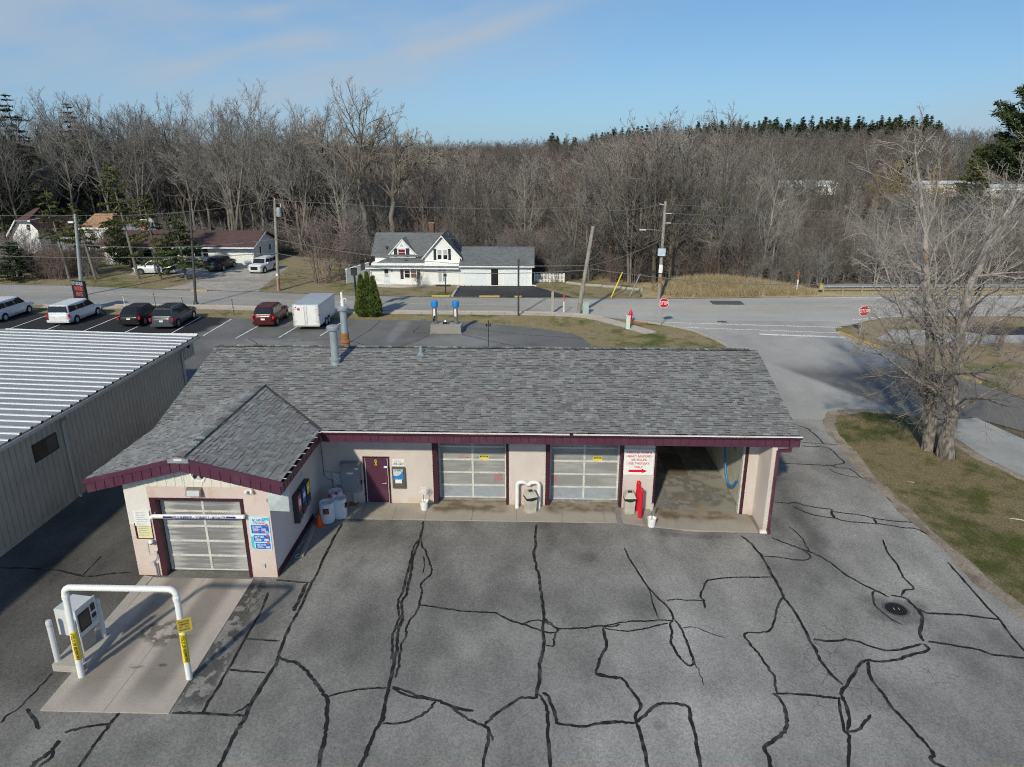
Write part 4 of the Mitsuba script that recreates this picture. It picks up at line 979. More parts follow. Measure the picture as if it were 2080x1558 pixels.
# bay gable
for k in range(20):
    x0 = BWX + k * (BEX - BWX) / 20
    x1 = x0 + (BEX - BWX) / 20
    zt = lambda x: BRZ - abs(x - BX) * bs
    v8 = []
    mid = BX if x0 < BX - 1e-6 < x1 - 1e-6 else None
    for x in (x0 + 0.02, x1 - 0.012):
        for y in (BY - 0.03, BY):
            v8 += [[x, y, zt(x) - 0.47], [x, y, zt(x) - 0.12]]
    put('bay_panel', MB().hexa(v8), 'm_maroon', FAS)
    put('bay_seam', MB().box(x0 - 0.012, x0 + 0.02, BY - 0.012, BY, zt(x0) - 0.46, zt(x0) - 0.12), 'm_maroon_dark', FAS)
for s, xe in ((-1, BWX - 0.05), (1, BEX + 0.1)):
    v8, w8 = [], []
    for x in sorted((BX, xe)):
        for y in (BY - 0.065, BY + 0.01):
            v8 += [[x, y, BRZ - abs(x - BX) * bs - 0.125], [x, y, BRZ - abs(x - BX) * bs + 0.025]]
    put('bay_top_trim', MB().hexa(v8), 'm_maroon', FAS)
put('bay_apex_plate', MB().prism(sg.Polygon([(-0.34, -0.10), (-0.34, 0.03), (0, 0.11), (0.34, 0.03), (0.34, -0.10)]), 0.02, FRONT(BY - 0.068, BX, BRZ - 0.05)), 'm_galv', FAS)
put('bay_apex_mark', MB().box(BX - 0.13, BX + 0.13, BY - 0.096, BY - 0.09, BRZ - 0.06, BRZ - 0.01), 'm_white', FAS)
for k in range(15):
    a = 20.66 + k * 0.297
    put('bay_east_panel', MB().box(-8.19, -8.167, a + 0.008, a + 0.287, 3.42, 3.77).box(-8.167, -8.152, a - 0.006, a + 0.008, 3.42, 3.77), 'm_maroon', FAS)
    put('bay_west_panel', MB().box(-14.64, -14.617, a + 0.008, a + 0.287, 3.42, 3.77), 'm_maroon', FAS)
put('bay_soffit', MB().box(-8.79, -8.2, 20.9, 25.1, 3.41, 3.43).box(-14.6, -13.71, 21.06, 25.1, 3.41, 3.43), 'm_maroon_dark', CW)
for k in range(16):
    x0 = -13.7 + k * 4.9 / 16
    zz = lambda x: BRZ - abs(x - BX) * bs - 0.06
    xm = [x0 + 0.006, x0 + 4.9 / 16 - 0.006]
    v8 = []
    for x in xm:
        for y in (21.03, 21.06):
            v8 += [[x, y, 3.46], [x, y, zz(x)]]
    put('gable_board', MB().hexa(v8), 'm_cream_board', CW)
put('gable_backing', MB().prism(sg.Polygon([(-13.7, 3.461), (-8.8, 3.461), (-8.8, EZ - 0.05), (BX, BRZ - 0.1), (-13.7, EZ - 0.05)]), 0.1, FRONT(21.17)), 'm_black', CW)
hexa6 = lambda r: sg.Polygon([(r * math.cos(a), r * math.sin(a)) for a in np.radians(np.arange(0, 360, 60))])
GV = put('gable_vent', MB().prism(hexa6(0.30).difference(hexa6(0.23)), 0.04, FRONT(21.03, BX + 0.36, 3.92)), 'm_white', CW)
for k in range(6):
    a = math.radians(60 * k + 30)
    put('louvre', MB().prism(affinity.translate(hexa6(0.09), 0.13 * math.cos(a), 0.13 * math.sin(a)), 0.02, FRONT(21.028, BX + 0.36, 3.92)), 'm_black' if k % 2 else 'm_gray_light', GV)


# ---- sectional doors
def bay_door(x0, x1, y, z0, z1, wall_y, skin, alu_bottom, jamb, n=5):
    D = put('bay_door', MB().box(x0 - 0.02, x0 + jamb, wall_y - 0.03, y + 0.05, z0 - 0.06, z1).box(x1 - jamb * 0.55, x1 + 0.02, wall_y - 0.03, y + 0.05, z0 - 0.06, z1).box(x0 + jamb, x1 - jamb * 0.55, wall_y - 0.02, y + 0.05, z1 - 0.08, z1), 'm_maroon_dark', CW)
    a, b = x0 + jamb + 0.02, x1 - jamb * 0.55 - 0.02
    h = (z1 - 0.08 - z0) / n
    put('track', MB().box(a - 0.02, a + 0.05, y - 0.02, y + 0.04, z0, z1 - 0.1), 'm_rail_white', D)
    put('track', MB().box(b - 0.05, b + 0.02, y - 0.02, y + 0.04, z0, z1 - 0.1), 'm_rail_white', D)
    for k in range(n):
        za = z0 + k * h
        for c, d in ((a + 0.05, (a + b) / 2 - 0.04), ((a + b) / 2 + 0.04, b - 0.05)):
            put('panel', MB().box(c, d, y + 0.012, y + 0.03, za + 0.04, za + h - 0.035), 'm_panel_alu' if (alu_bottom and k == 0) else skin, D)
        put('rail', MB().box(a + 0.04, b - 0.04, y - 0.012, y + 0.03, za - 0.012 if k else za, za + 0.04).box(a + 0.04, b - 0.04, y - 0.004, y + 0.03, za + h - 0.035, za + h - 0.013), 'm_rail_white', D)
        put('stile', MB().box((a + b) / 2 - 0.04, (a + b) / 2 + 0.04, y - 0.006, y + 0.03, za + 0.041, za + h - 0.036), 'm_rail_white', D)
    return D, a, b, h


D1, *_ = bay_door(-4.06, -0.97, 27.08, 0.06, 3.08, 26.55, 'm_panel_hazy', True, 0.16)
D2, *_ = bay_door(0.58, 3.71, 27.08, 0.03, 3.08, 26.55, 'm_panel_hazy', True, 0.16)
D3, *_ = bay_door(-12.84, -9.69, 21.36, 0.06, 3.03, 21.06, 'm_panel_worn', False, 0.17)
for D, xc, xr in ((D1, -2.0, -1.42), (D2, 2.72, 0.88)):
    C = put('caution_sticker', MB().box(xc - 0.19, xc + 0.19, 27.084, 27.09, 1.78, 2.02), 'm_yellow', D, label='yellow caution sticker')
    put('caution_band', MB().box(xc - 0.16, xc + 0.16, 27.078, 27.083, 1.93, 2.0), 'm_black', D)
    lettering(D, 'Caution', 0.05, FRONT(27.077, xc, 1.944), 'm_yellow', True)
    for m, t in enumerate(('CLOSE DOOR', 'AFTER USE', 'NO IDLING')):
        lettering(D, t, 0.075, FRONT(27.088, xr, 1.06 - 0.1 * m), 'm_red_decal', True, width=0.36)
lettering(D1, 'KEEP CLEAR', 0.08, FRONT(27.088, -2.85, 1.86), 'm_red_decal', True, width=0.42)
# open bay jambs
put('open_bay_jamb', MB().box(4.985, 5.06, 26.52, 26.86, -0.3, 3.1).box(8.62, 8.735, 26.52, 26.82, -0.3, 3.1).box(5.06, 8.62, 26.55, 26.8, 3.0, 3.1), 'm_maroon_dark', CW)
put('open_bay_stop', MB().box(8.56, 8.618, 26.6, 26.8, -0.28, 3.0), 'm_rail_white', CW)

# ---- the maroon man door
MD = put('man_door', MB().box(-6.88, -5.96, 26.60, 26.66, 0.03, 2.05), 'm_maroon', CW, label='maroon steel door with a yellow ribbon on it')
put('door_frame', MB().box(-6.97, -6.90, 26.52, 26.68, 0.0, 2.15).box(-5.94, -5.87, 26.52, 26.68, 0.0, 2.15).box(-6.9, -5.94, 26.52, 26.68, 2.08, 2.15), 'm_maroon_dark', MD)
put('door_stop', MB().box(-6.898, -6.872, 26.56, 26.65, 0.0, 2.08).box(-5.968, -5.942, 26.56, 26.65, 0.0, 2.08).box(-6.872, -5.968, 26.56, 26.65, 2.055, 2.08).box(-6.872, -5.968, 26.57, 26.65, 0.0, 0.028), 'm_rail_white', MD)
put('handle', MB().cyl((-6.04, 26.6, 0.94), (-6.04, 26.52, 0.94), 0.035, n=14).cyl((-6.04, 26.53, 0.94), (-6.2, 26.53, 0.93), 0.014, n=8).cyl((-6.04, 26.6, 1.08), (-6.04, 26.57, 1.08), 0.028, n=12), 'm_chrome', MD, smooth=40)
put('ribbon_sticker', MB().tube([(-6.49, 26.592, 1.72), (-6.44, 26.590, 1.82), (-6.41, 26.588, 1.92), (-6.43, 26.588, 1.98), (-6.47, 26.588, 1.97), (-6.48, 26.588, 1.91), (-6.44, 26.588, 1.82), (-6.40, 26.586, 1.72)], 0.016, 6), 'm_yellow', MD)
put('door_notice', MB().box(-6.12, -5.99, 26.595, 26.6, 1.61, 1.70), 'm_white', MD)
put('door_decal', MB().box(-6.16, -5.99, 26.595, 26.6, 1.73, 1.84), 'm_navy', MD)
for z in (0.3, 1.7):
    put('hinge', MB().box(-6.885, -6.865, 26.59, 26.6, z, z + 0.1), 'm_chrome', MD)

# ---- roof pipes
mat('m_pipe', grime((0.36, 0.42, 0.46), 0.45, 3.0, 5.0, (0.25, 0.24, 0.22)), 0.5, metallic=0.35)


def vent(x, y, r, z0, z1, cap, label, rust=False):
    V = put('vent_pipe', MB().cyl((x, y, z0 + (0.28 if rust else 0.0)), (x, y, z1), r, n=24), 'm_pipe', CW, smooth=40, label=label)
    put('cap', MB().lathe([(r * 1.02, z1 - 0.1), (cap, z1 - 0.06), (cap, z1 + 0.08), (cap * 0.86, z1 + 0.12), (0.0, z1 + 0.16)], (x, y, 0), 28), 'm_galv', V, smooth=35)
    put('cap_band', MB().lathe([(cap + 0.004, z1 - 0.045), (cap + 0.004, z1 + 0.03)], (x, y, 0), 28), 'm_gray_box', V)
    put('collar', MB().lathe([(r * 1.02, z0 + 0.3), (r * 1.5, z0 + 0.26), (r * 1.5, z0 + 0.2), (r * 1.2, z0 + 0.16), (r * 1.3, z0 - 0.1)], (x, y, 0), 24), 'm_rust' if rust else 'm_pipe', V, smooth=35)
    put('seam', MB().lathe([(r + 0.006, z0 + 0.62), (r + 0.006, z0 + 0.65)], (x, y, 0), 24), 'm_galv', V)
    return V


vent(-8.73, 29.85, 0.165, 5.11, 6.72, 0.27, 'galvanised vent pipe with a flat cap on the front slope')
V2 = vent(-8.95, 32.5, 0.165, 5.2, 7.0, 0.27, 'galvanised vent pipe behind the ridge with rusty foot and whirling white cowl', True)
put('rust_band', MB().lathe([(0.17, 5.42), (0.185, 5.42), (0.185, 5.85), (0.17, 5.85)], (-8.95, 32.5, 0), 24), 'm_rust', V2)
put('cowl', MB().cyl((-8.95, 32.5, 7.1), (-8.95, 32.5, 7.45), 0.085, n=14).cyl((-8.95, 32.5, 7.45), (-8.97, 32.5, 7.8), 0.06, n=12).tube(arc((-8.84, 32.5, 7.42), 0.08, -60, 200, 10), 0.022, 6), 'm_white', V2, smooth=40)
put('vent_stub', MB().cyl((-5.05, 30.64, 5.3), (-5.05, 30.64, 5.72), 0.06, n=14).add([[-5.22, 30.38, 5.32], [-4.88, 30.38, 5.32], [-4.95, 30.7, 5.45], [-5.15, 30.7, 5.45]], [[0, 1, 2, 3]]), 'm_pipe', CW, label='short pale roof stub with flashing')
put('weather_mast', MB().cyl((-2.2, 33.9, 4.8), (-2.2, 33.9, 6.0), 0.018, n=6).box(-2.3, -2.1, 33.88, 33.92, 5.9, 5.93).box(-2.22, -2.18, 33.85, 33.95, 5.95, 6.15).box(-2.32, -2.27, 33.87, 33.93, 5.86, 6.0).box(-2.13, -2.08, 33.87, 33.93, 5.86, 6.0), 'm_black', CW, label='thin black mast behind the ridge')
# ================================================================ the metal shed on the west side
SH = thing('metal_shed', 'long beige metal shed with a white ribbed roof and one dark window', 'shed')
mat('m_shed_wall', grime((0.47, 0.415, 0.325), 0.25, 0.9, 2.0), 0.5)
mat('m_shed_groove', (0.10, 0.09, 0.075), 0.7)
mat('m_shed_roof', grime((0.27, 0.275, 0.285), 0.35, 0.6, 3.0, (0.21, 0.215, 0.23)), 0.5)
mat('m_shed_rib', (0.66, 0.665, 0.67), 0.5)
SW, SX, SZ = -19.4, -19.15, 4.02
WALL = put('wall', MB().box(-41, SW - 0.03, 12.0, 37.33, -0.2, 3.9), 'm_shed_groove', SH)
k = 0
y = 12.03
while y < 37.3:
    y1 = min(y + 0.305, 37.35)
    put('panel', MB().hexa([[SW - 0.03, y + 0.004, 0.12], [SW - 0.03, y + 0.004, 3.9], [SW - 0.03, y1 - 0.02, 0.12], [SW - 0.03, y1 - 0.02, 3.9], [SW, y + 0.022, 0.12], [SW, y + 0.022, 3.9], [SW, y1 - 0.038, 0.12], [SW, y1 - 0.038, 3.9]]), 'm_shed_wall', WALL)
    y += 0.305
put('base_trim', MB().box(SW - 0.02, SW + 0.035, 12.0, 37.36, -0.05, 0.12), 'm_shed_wall', SH)
put('canopy', MB().box(-41, SW + 0.003, 37.36, 38.6, 2.92, 3.88), 'm_shed_wall', SH)
for k in range(4):
    put('canopy_seam', MB().box(SW + 0.003, SW + 0.012, 37.5 + 0.305 * k, 37.52 + 0.305 * k, 2.93, 3.88), 'm_shed_groove', SH)
put('canopy_lamp', MB().box(SW + 0.004, SW + 0.14, 37.75, 37.95, 3.55, 3.75), 'm_black', SH)
sr = 0.3 / 11.0
RF = put('roof', MB().hexa([[-30.2, 12, SZ + 0.2], [-30.2, 12, SZ + 0.3], [-30.2, 38.75, SZ + 0.2], [-30.2, 38.75, SZ + 0.3], [SX, 12, SZ - 0.1], [SX, 12, SZ], [SX, 38.75, SZ - 0.1], [SX, 38.75, SZ]])
         .hexa([[-41.3, 12, SZ - 0.1], [-41.3, 12, SZ], [-41.3, 38.75, SZ - 0.1], [-41.3, 38.75, SZ], [-30.2, 12, SZ + 0.2], [-30.2, 12, SZ + 0.3], [-30.2, 38.75, SZ + 0.2], [-30.2, 38.75, SZ + 0.3]]), 'm_shed_roof', SH)
for k in range(44):
    y = 38.68 - 0.61 * k
    if y < 12.2:
        break
    w0, w1, h = 0.07, 0.045, 0.032
    v8 = []
    for x, z in ((-30.2, SZ + 0.3), (SX + 0.01, SZ + 0.001)):
        v8 += [[x, y - w0, z - 0.01], [x, y - w1, z + h], [x, y + w0, z - 0.01], [x, y + w1, z + h]]
    put('rib', MB().hexa(v8), 'm_shed_rib', RF)
    put('rib_end', MB().box(SX + 0.012, SX + 0.02, y - 0.07, y + 0.07, SZ - 0.06, SZ + 0.05), 'm_black', RF)
put('rake_trim', MB().box(-30.2, SX, 38.75, 38.8, SZ - 0.15, SZ + 0.1), 'm_shed_rib', SH)
G2 = put('gutter', MB().box(SX + 0.02, SX + 0.16, 12, 38.72, 3.86, 3.90).box(SX + 0.145, SX + 0.16, 12, 38.72, 3.90, 4.0).box(SX + 0.02, SX + 0.03, 12, 38.72, 3.9, 3.96), mat('m_shed_gutter', grime((0.52, 0.49, 0.42), 0.3, 1.5), 0.45), SH)
for y in (26.6, 37.0):
    put('downspout', MB().tube([(SX + 0.09, y, 3.88), (SX + 0.09, y, 3.72), (SW + 0.06, y + 0.02, 3.52), (SW + 0.06, y + 0.04, 0.2), (SW + 0.22, y + 0.04, 0.06)], 0.05, 6), 'm_shed_gutter', SH)
SWN = put('window', MB().box(SW - 0.02, SW + 0.04, 24.76, 26.2, 2.5, 3.22), 'm_black', SH)
put('pane', MB().box(SW + 0.04, SW + 0.045, 24.84, 25.44, 2.57, 3.15), 'm_glass_dark', SWN)
put('pane', MB().box(SW + 0.04, SW + 0.046, 25.52, 26.12, 2.57, 3.15), mat('m_pane_grey', (0.05, 0.05, 0.052), 0.15), SWN)

# ================================================================ things on and around the car wash
# clearance portal
PT = thing('clearance_portal', 'white pipe clearance portal standing over the concrete pad', 'clearance bar')
r = 0.085
put('frame', MB().tube(np.vstack([[[-12.66, 16.04, 0.0], [-12.585, 16.04, 2.72]], arc((-12.40, 16.04, 2.76), 0.19, 175, 95, 6), arc((-9.73, 16.05, 2.76), 0.19, 85, 5, 6), [[-9.54, 16.06, 2.70], [-9.58, 16.06, 0.0]]]), r, 16), 'm_white', PT, smooth=40)
for x in (-12.587, -9.541):
    put('coupling', MB().cyl((x, 16.04, 2.6), (x + 0.002, 16.04, 2.72), r + 0.012, n=16), 'm_white', PT, smooth=40)
for x, t0 in ((-12.622, 1.62), (-9.555, 1.62)):
    put('yellow_band', MB().cyl((x - 0.008, 16.043, 0.62), (x + 0.016, 16.043, 1.55), r + 0.006, n=16), 'm_yellow', PT, smooth=40)
    lettering(PT, 'FOLD IN MIRRORS', 0.085, frame((x + 0.002, 16.043 - r - 0.008, 1.08), (0.026, 0, -1), (1, 0, 0.026)), 'm_black', True, 0.003, width=0.85)
WS = solo('warning_plate', MB().hexa([[-9.6, 15.93, 1.62], [-9.6, 15.93, 2.03], [-9.605, 15.945, 1.62], [-9.605, 15.945, 2.03], [-9.27, 16.1, 1.62], [-9.27, 16.1, 2.03], [-9.275, 16.115, 1.62], [-9.275, 16.115, 2.03]]), mat('m_yellow_dull', grime((0.50, 0.39, 0.06), 0.4, 6.0), 0.5), 'yellow warning plate strapped to the east post of the white portal', 'warning sign')
for m, t in enumerate(('CAUTION', 'CLEARANCE', "7' 0\"", 'NO DUALLIES')):
    lettering(WS, t, 0.045, frame((-9.437, 16.008, 1.93 - 0.085 * m), (0.33, 0.17, 0), (0, 0, 1)), 'm_black', True, 0.002, width=0.26)

# kiosk island
IS = thing('kiosk_island', 'raised pale concrete island carrying the pay kiosk and three posts', 'island')
isl_p = sg.Polygon([(-13.62, 16.24), (-13.0, 16.2), (-12.72, 16.22), (-12.64, 16.5), (-12.70, 17.62), (-13.0, 17.85), (-13.3, 17.85), (-13.62, 17.15)]).buffer(-0.02).buffer(0.02)
put('block', MB().prism(isl_p, 0.22, frame((0, 0, 0), (1, 0, 0), (0, 1, 0))), 'm_concrete', IS)
put('kerb_plate', MB().hexa([[-12.64, 16.3, -0.0], [-12.64, 16.3, 0.2], [-12.70, 17.62, 0.0], [-12.70, 17.62, 0.2], [-12.625, 16.3, 0.0], [-12.625, 16.3, 0.2], [-12.685, 17.62, 0.0], [-12.685, 17.62, 0.2]]), 'm_galv', IS, label='steel plate guarding the drive side of the island')
for n_, (x, y, h, lab) in enumerate(((-13.55, 16.42, 1.38, 'plain pale grey post on the outer corner of the kiosk island'), (-12.80, 16.36, 1.42, 'pale grey post beside the near white portal leg'), (-12.82, 17.5, 1.32, 'pale grey post at the far end of the kiosk island'))):
    B = solo('bollard', MB().cyl((x, y, 0.2), (x, y, 0.2 + h - 0.16), 0.075, n=18), mat('m_post_grey', (0.56, 0.585, 0.60), 0.4) if n_ == 0 else 'm_post_grey', lab, 'bollard', None, 40)
    put('cap', MB().lathe([(0.078, h + 0.02), (0.08, h + 0.16), (0.065, h + 0.2), (0, h + 0.215)], (x, y, 0), 18), 'm_post_grey', B, smooth=40)
    put('cap_seam', MB().lathe([(0.081, h + 0.035), (0.081, h + 0.05)], (x, y, 0), 18), 'm_gray_box', B)
KI = thing('pay_kiosk', 'pale grey pay kiosk with a dark screen facing the lane', 'kiosk')
mat('m_kiosk', (0.58, 0.60, 0.605), 0.45)
mat('m_kiosk_foot', grime((0.36, 0.32, 0.27), 0.3, 3.0), 0.6)
ka = math.radians(-8)


def K(v8):
    v = np.array(v8, float)
    c, s = math.cos(ka), math.sin(ka)
    o = np.array([-13.12, 17.05])
    v[:, :2] = v[:, :2] @ np.array([[c, s], [-s, c]]) + o
    return v


def kbox(x0, x1, y0, y1, z0, z1, slant=0.0):
    return MB().hexa(K([[x0, y0, z0], [x0, y0, z1], [x0, y1, z0], [x0, y1, z1], [x1, y0, z0], [x1 - slant, y0, z1], [x1, y1, z0], [x1 - slant, y1, z1]]))


put('housing', kbox(-0.42, 0.24, -0.36, 0.36, 0.86, 1.72, 0.0), 'm_kiosk', KI)
put('face', kbox(0.24, 0.285, -0.39, 0.39, 0.83, 1.75, 0.0), 'm_kiosk', KI)
put('pedestal', kbox(-0.24, 0.16, -0.24, 0.26, 0.21, 0.86), 'm_kiosk_foot', KI)
put('screen_rim', kbox(0.285, 0.295, -0.33, 0.1, 0.98, 1.56), 'm_black', KI)
put('screen', kbox(0.295, 0.3, -0.29, 0.06, 1.03, 1.51), mat('m_screen', (0.035, 0.04, 0.036), 0.15), KI)
put('bill_slot', kbox(0.285, 0.31, 0.16, 0.3, 1.36, 1.58), 'm_black', KI)
put('card_reader', kbox(0.285, 0.315, 0.16, 0.3, 1.14, 1.26), 'm_black', KI)
put('receipt_tray', kbox(0.285, 0.32, 0.15, 0.32, 0.98, 1.08), 'm_gray_light', KI)
for m in range(4):
    put('button', kbox(0.285, 0.298, -0.28 + 0.16 * m, -0.24 + 0.16 * m, 1.61, 1.65), 'm_chrome', KI)
solo('flower_pot_scraps', MB().tube([(-12.95, 17.62, 0.24), (-12.85, 17.72, 0.3), (-12.78, 17.68, 0.25), (-12.84, 17.6, 0.24)], 0.02, 6), 'm_gray_light', 'crumpled pale cable end lying behind the kiosk pedestal', 'cable')

# on the bay front
CB = solo('clearance_bar', MB().tube([(-12.80, 20.88, 2.36), (-12.72, 20.88, 2.42), (-9.62, 20.88, 2.45)], 0.075, 14), 'm_white', 'white clearance tube with blue lettering hung before the automatic bay door', 'clearance bar', None, 40)
for a, b in ((-12.35, -12.02), (-10.2, -9.88)):
    put('blue_band', MB().box(a, b, 20.795, 20.81, 2.40 + 0.01 * (a + 12.7), 2.465 + 0.01 * (a + 12.7)), 'm_navy', CB)
lettering(CB, "FOLD-IN MIRRORS \u2022 CLEARANCE 7' \u2022 NO DUALLIES", 0.10, frame((-11.11, 20.802, 2.385), (1, 0, 0.0095), (0, 0, 1)), 'm_navy', True, width=1.78)
put('hanger', MB().cyl((-12.72, 20.9, 2.42), (-12.72, 21.06, 2.5), 0.02, n=6).cyl((-9.64, 20.9, 2.45), (-9.64, 21.06, 2.5), 0.02, n=6), 'm_galv', CB)
PB = solo('price_board', MB().box(-9.56, -8.86, 21.03, 21.055, 1.12, 2.36), mat('m_sky_blue', (0.52, 0.74, 0.82), 0.4), 'blue and white wash price board right of the automatic bay door', 'price board')
F2 = lambda x, z: FRONT(21.028, x, z)
lettering(PB, 'ALL AROUND', 0.085, F2(-9.21, 2.2), 'm_blue', True, width=0.46)
lettering(PB, 'CAR WASH', 0.07, F2(-9.21, 2.10), 'm_red_decal', True, width=0.4)
put('swoosh', MB().prism(sg.Polygon([(-0.34, 0), (-0.26, -0.02), (-0.25, -0.42), (-0.2, -0.5), (-0.34, -0.45)]), 0.002, F2(-9.21, 1.62)).prism(sg.Polygon([(0.1, 0.1), (0.34, 0.12), (0.34, -0.02)]), 0.002, F2(-9.21, 2.23)), 'm_cyan', PB)
for z0, z1, ttl, pr, l in ((1.74, 2.06, 'ULTIMATE', '$16', 5), (1.42, 1.67, 'BETTER', '$13', 3), (1.14, 1.37, 'GOOD', '$11', 2)):
    x0 = -9.5 + 0.06 * (2.06 - z1) * 2
    P_ = put('tariff_panel', MB().prism(rrect(x0, z0, -8.9, z1, 0.03), 0.004, FRONT(21.03)), 'm_blue', PB)
    lettering(PB, ttl, 0.07, FRONT(21.025, x0 + 0.2, z1 - 0.1), 'm_white', True, 0.002, width=0.32)
    lettering(PB, pr, 0.07, FRONT(21.025, -8.99, z0 + 0.03), 'm_white', True, 0.002, width=0.13)
    for m in range(l):
        put('text_line', MB().box(x0 + 0.05, x0 + 0.24 + 0.05 * (m % 2), 21.022, 21.026, z1 - 0.15 - 0.035 * m, z1 - 0.135 - 0.035 * m).box(x0 + 0.34, x0 + 0.5, 21.022, 21.026, z1 - 0.15 - 0.035 * m, z1 - 0.135 - 0.035 * m), 'm_white' if m < 3 else 'm_red_decal', PB)
    put('star', MB().prism(sg.Point(0, 0).buffer(0.05), 0.003, FRONT(21.022, -8.97, z1 - 0.0)), 'm_red_decal', PB)
NB = solo('notice_board', MB().box(-13.52, -12.94, 21.02, 21.055, 1.46, 2.05), 'm_maroon_dark', 'maroon notice board with a white and a yellow sheet left of the automatic bay door', 'notice board')
put('white_sheet', MB().box(-13.48, -12.93, 21.008, 21.018, 1.98, 2.55), 'm_white_matte', NB)
put('yellow_sheet', MB().box(-13.44, -12.94, 21.008, 21.018, 1.5, 1.975), 'm_cream_paper', NB)
for m in range(11):
    put('text_line', MB().box(-13.40, -13.02 - 0.05 * (m % 3), 21.004, 21.008, 2.46 - 0.085 * m, 2.475 - 0.085 * m), 'm_gray_box', NB)
FL = thing('floodlight', 'boxy bronze floodlight over the automatic bay door', 'floodlight')
put('housing', MB().hexa([[-11.5, 20.86, 3.18], [-11.5, 20.92, 3.40], [-11.5, 21.02, 3.16], [-11.5, 21.05, 3.44], [-11.0, 20.86, 3.18], [-11.0, 20.92, 3.40], [-11.0, 21.02, 3.16], [-11.0, 21.05, 3.44]]), mat('m_bronze', grime((0.20, 0.17, 0.14), 0.3, 6), 0.5), FL)
put('lens', MB().hexa([[-11.46, 20.85, 3.2], [-11.46, 20.905, 3.38], [-11.46, 20.858, 3.2], [-11.46, 20.915, 3.38], [-11.04, 20.85, 3.2], [-11.04, 20.905, 3.38], [-11.04, 20.858, 3.2], [-11.04, 20.915, 3.38]]), 'm_gray_light', FL)
put('conduit', MB().tube([(-11.5, 21.03, 3.42), (-11.62, 21.03, 3.5), (-11.64, 21.02, 3.95)], 0.012, 6), 'm_rail_white', FL)
SC = thing('security_lamp', 'small twin security lamp under the east end of the bay gable', 'lamp')
put('head', MB().cyl((-9.32, 20.98, 3.4), (-9.28, 20.9, 3.3), 0.045, 0.055, n=10).cyl((-9.46, 20.98, 3.4), (-9.5, 20.9, 3.3), 0.045, 0.055, n=10), 'm_white', SC)
put('bracket', MB().box(-9.46, -9.32, 20.97, 21.05, 3.36, 3.42), 'm_white', SC)
DC = thing('dome_camera', 'white dome camera below the notice board', 'camera')
put('dome', MB().lathe([(0.0, -0.075), (0.055, -0.055), (0.075, 0.0), (0.075, 0.02)], (-13.0, 20.94, 1.36), 14), 'm_gray_box', DC, smooth=60)
put('shell', MB().lathe([(0.085, 0.0), (0.09, 0.03), (0.07, 0.085), (0.0, 0.1)], (-13.0, 20.94, 1.37), 14).box(-13.04, -12.96, 20.95, 21.05, 1.38, 1.43), 'm_white', DC, smooth=60)
put('conduit', MB().box(-13.24, -13.18, 21.035, 21.055, 0.85, 1.32), 'm_rail_white', DC)
J1 = solo('junction_box', MB().box(-12.98, -12.88, 20.97, 21.055, 0.88, 1.0), 'm_gray_light', 'grey conduit box with a cable looping down from it', 'junction box')
put('cable', MB().tube([(-12.92, 21.0, 0.88), (-12.90, 21.0, 0.78), (-12.96, 21.0, 0.66), (-13.1, 21.0, 0.58)], 0.012, 6), 'm_gray_box', J1)
J2 = solo('junction_box', MB().box(-13.2, -13.04, 20.97, 21.055, 0.42, 0.56), 'm_gray_light', 'grey conduit box with two pipes running into the ground', 'junction box')
put('conduit', MB().cyl((-13.03, 21.02, 0.5), (-13.03, 21.02, 0.0), 0.018, n=8).cyl((-12.96, 21.02, 0.5), (-12.96, 21.02, 0.0), 0.018, n=8), 'm_galv', J2)
J3 = solo('wall_socket', MB().box(-9.3, -9.18, 20.99, 21.055, 0.42, 0.55), 'm_gray_light', 'small grey outlet box low on the bay front below the price board', 'outlet box')
PY = thing('creased_panel', 'pale square panel creased to a point sticking out past the bay corner', 'panel')
pv = np.array([[-8.78, 20.98, 2.64], [-8.10, 20.98, 2.62], [-8.08, 20.98, 3.42], [-8.78, 20.98, 3.42], [-8.43, 20.90, 3.05]])
mat('m_pale_blue', grime((0.50, 0.57, 0.585), 0.2, 2.0), 0.35)
put('face', MB().add(np.vstack([pv, pv[:4] + [0, 0.02, 0]]), [[0, 1, 4], [1, 2, 4], [2, 3, 4], [3, 0, 4], [5, 7, 6], [5, 8, 7], [0, 5, 6], [0, 6, 1], [1, 6, 7], [1, 7, 2], [2, 7, 8], [2, 8, 3], [3, 8, 5], [3, 5, 0]]), 'm_pale_blue', PY)
put('bracket', MB().box(-8.86, -8.5, 21.002, 21.05, 2.95, 3.05), 'm_galv', PY)
for n_, (y0, z0, z1, c, lab) in enumerate(((23.14, 0.93, 2.05, 'm_red_decal', 'vending cabinet with red front, nearest of the three on the bay wall'), (23.68, 1.02, 2.05, 'm_blue_mid', 'vending cabinet with blue front, middle one of the three on the bay wall'), (24.2, 1.1, 2.05, 'm_yellow', 'vending cabinet with yellow front, farthest of the three on the bay wall'))):
    V = thing('vending_cabinet', lab, 'vending machine')
    put('case', MB().box(-8.798, -8.60, y0, y0 + 0.44, z0, z1), mat('m_vend', (0.045, 0.04, 0.042), 0.5) if n_ == 0 else 'm_vend', V)
    put('poster', MB().box(-8.6, -8.595, y0 + 0.06, y0 + 0.38, z0 + 0.45, z1 - 0.06), c, V)
    put('picture', MB().box(-8.595, -8.592, y0 + 0.1, y0 + 0.34, z0 + 0.62, z1 - 0.22), 'm_white', V)
    put('coin_slot', MB().box(-8.6, -8.585, y0 + 0.28, y0 + 0.34, z0 + 0.22, z0 + 0.34), 'm_chrome', V)
    put('tray', MB().box(-8.6, -8.57, y0 + 0.08, y0 + 0.3, z0 + 0.06, z0 + 0.14), 'm_chrome', V)
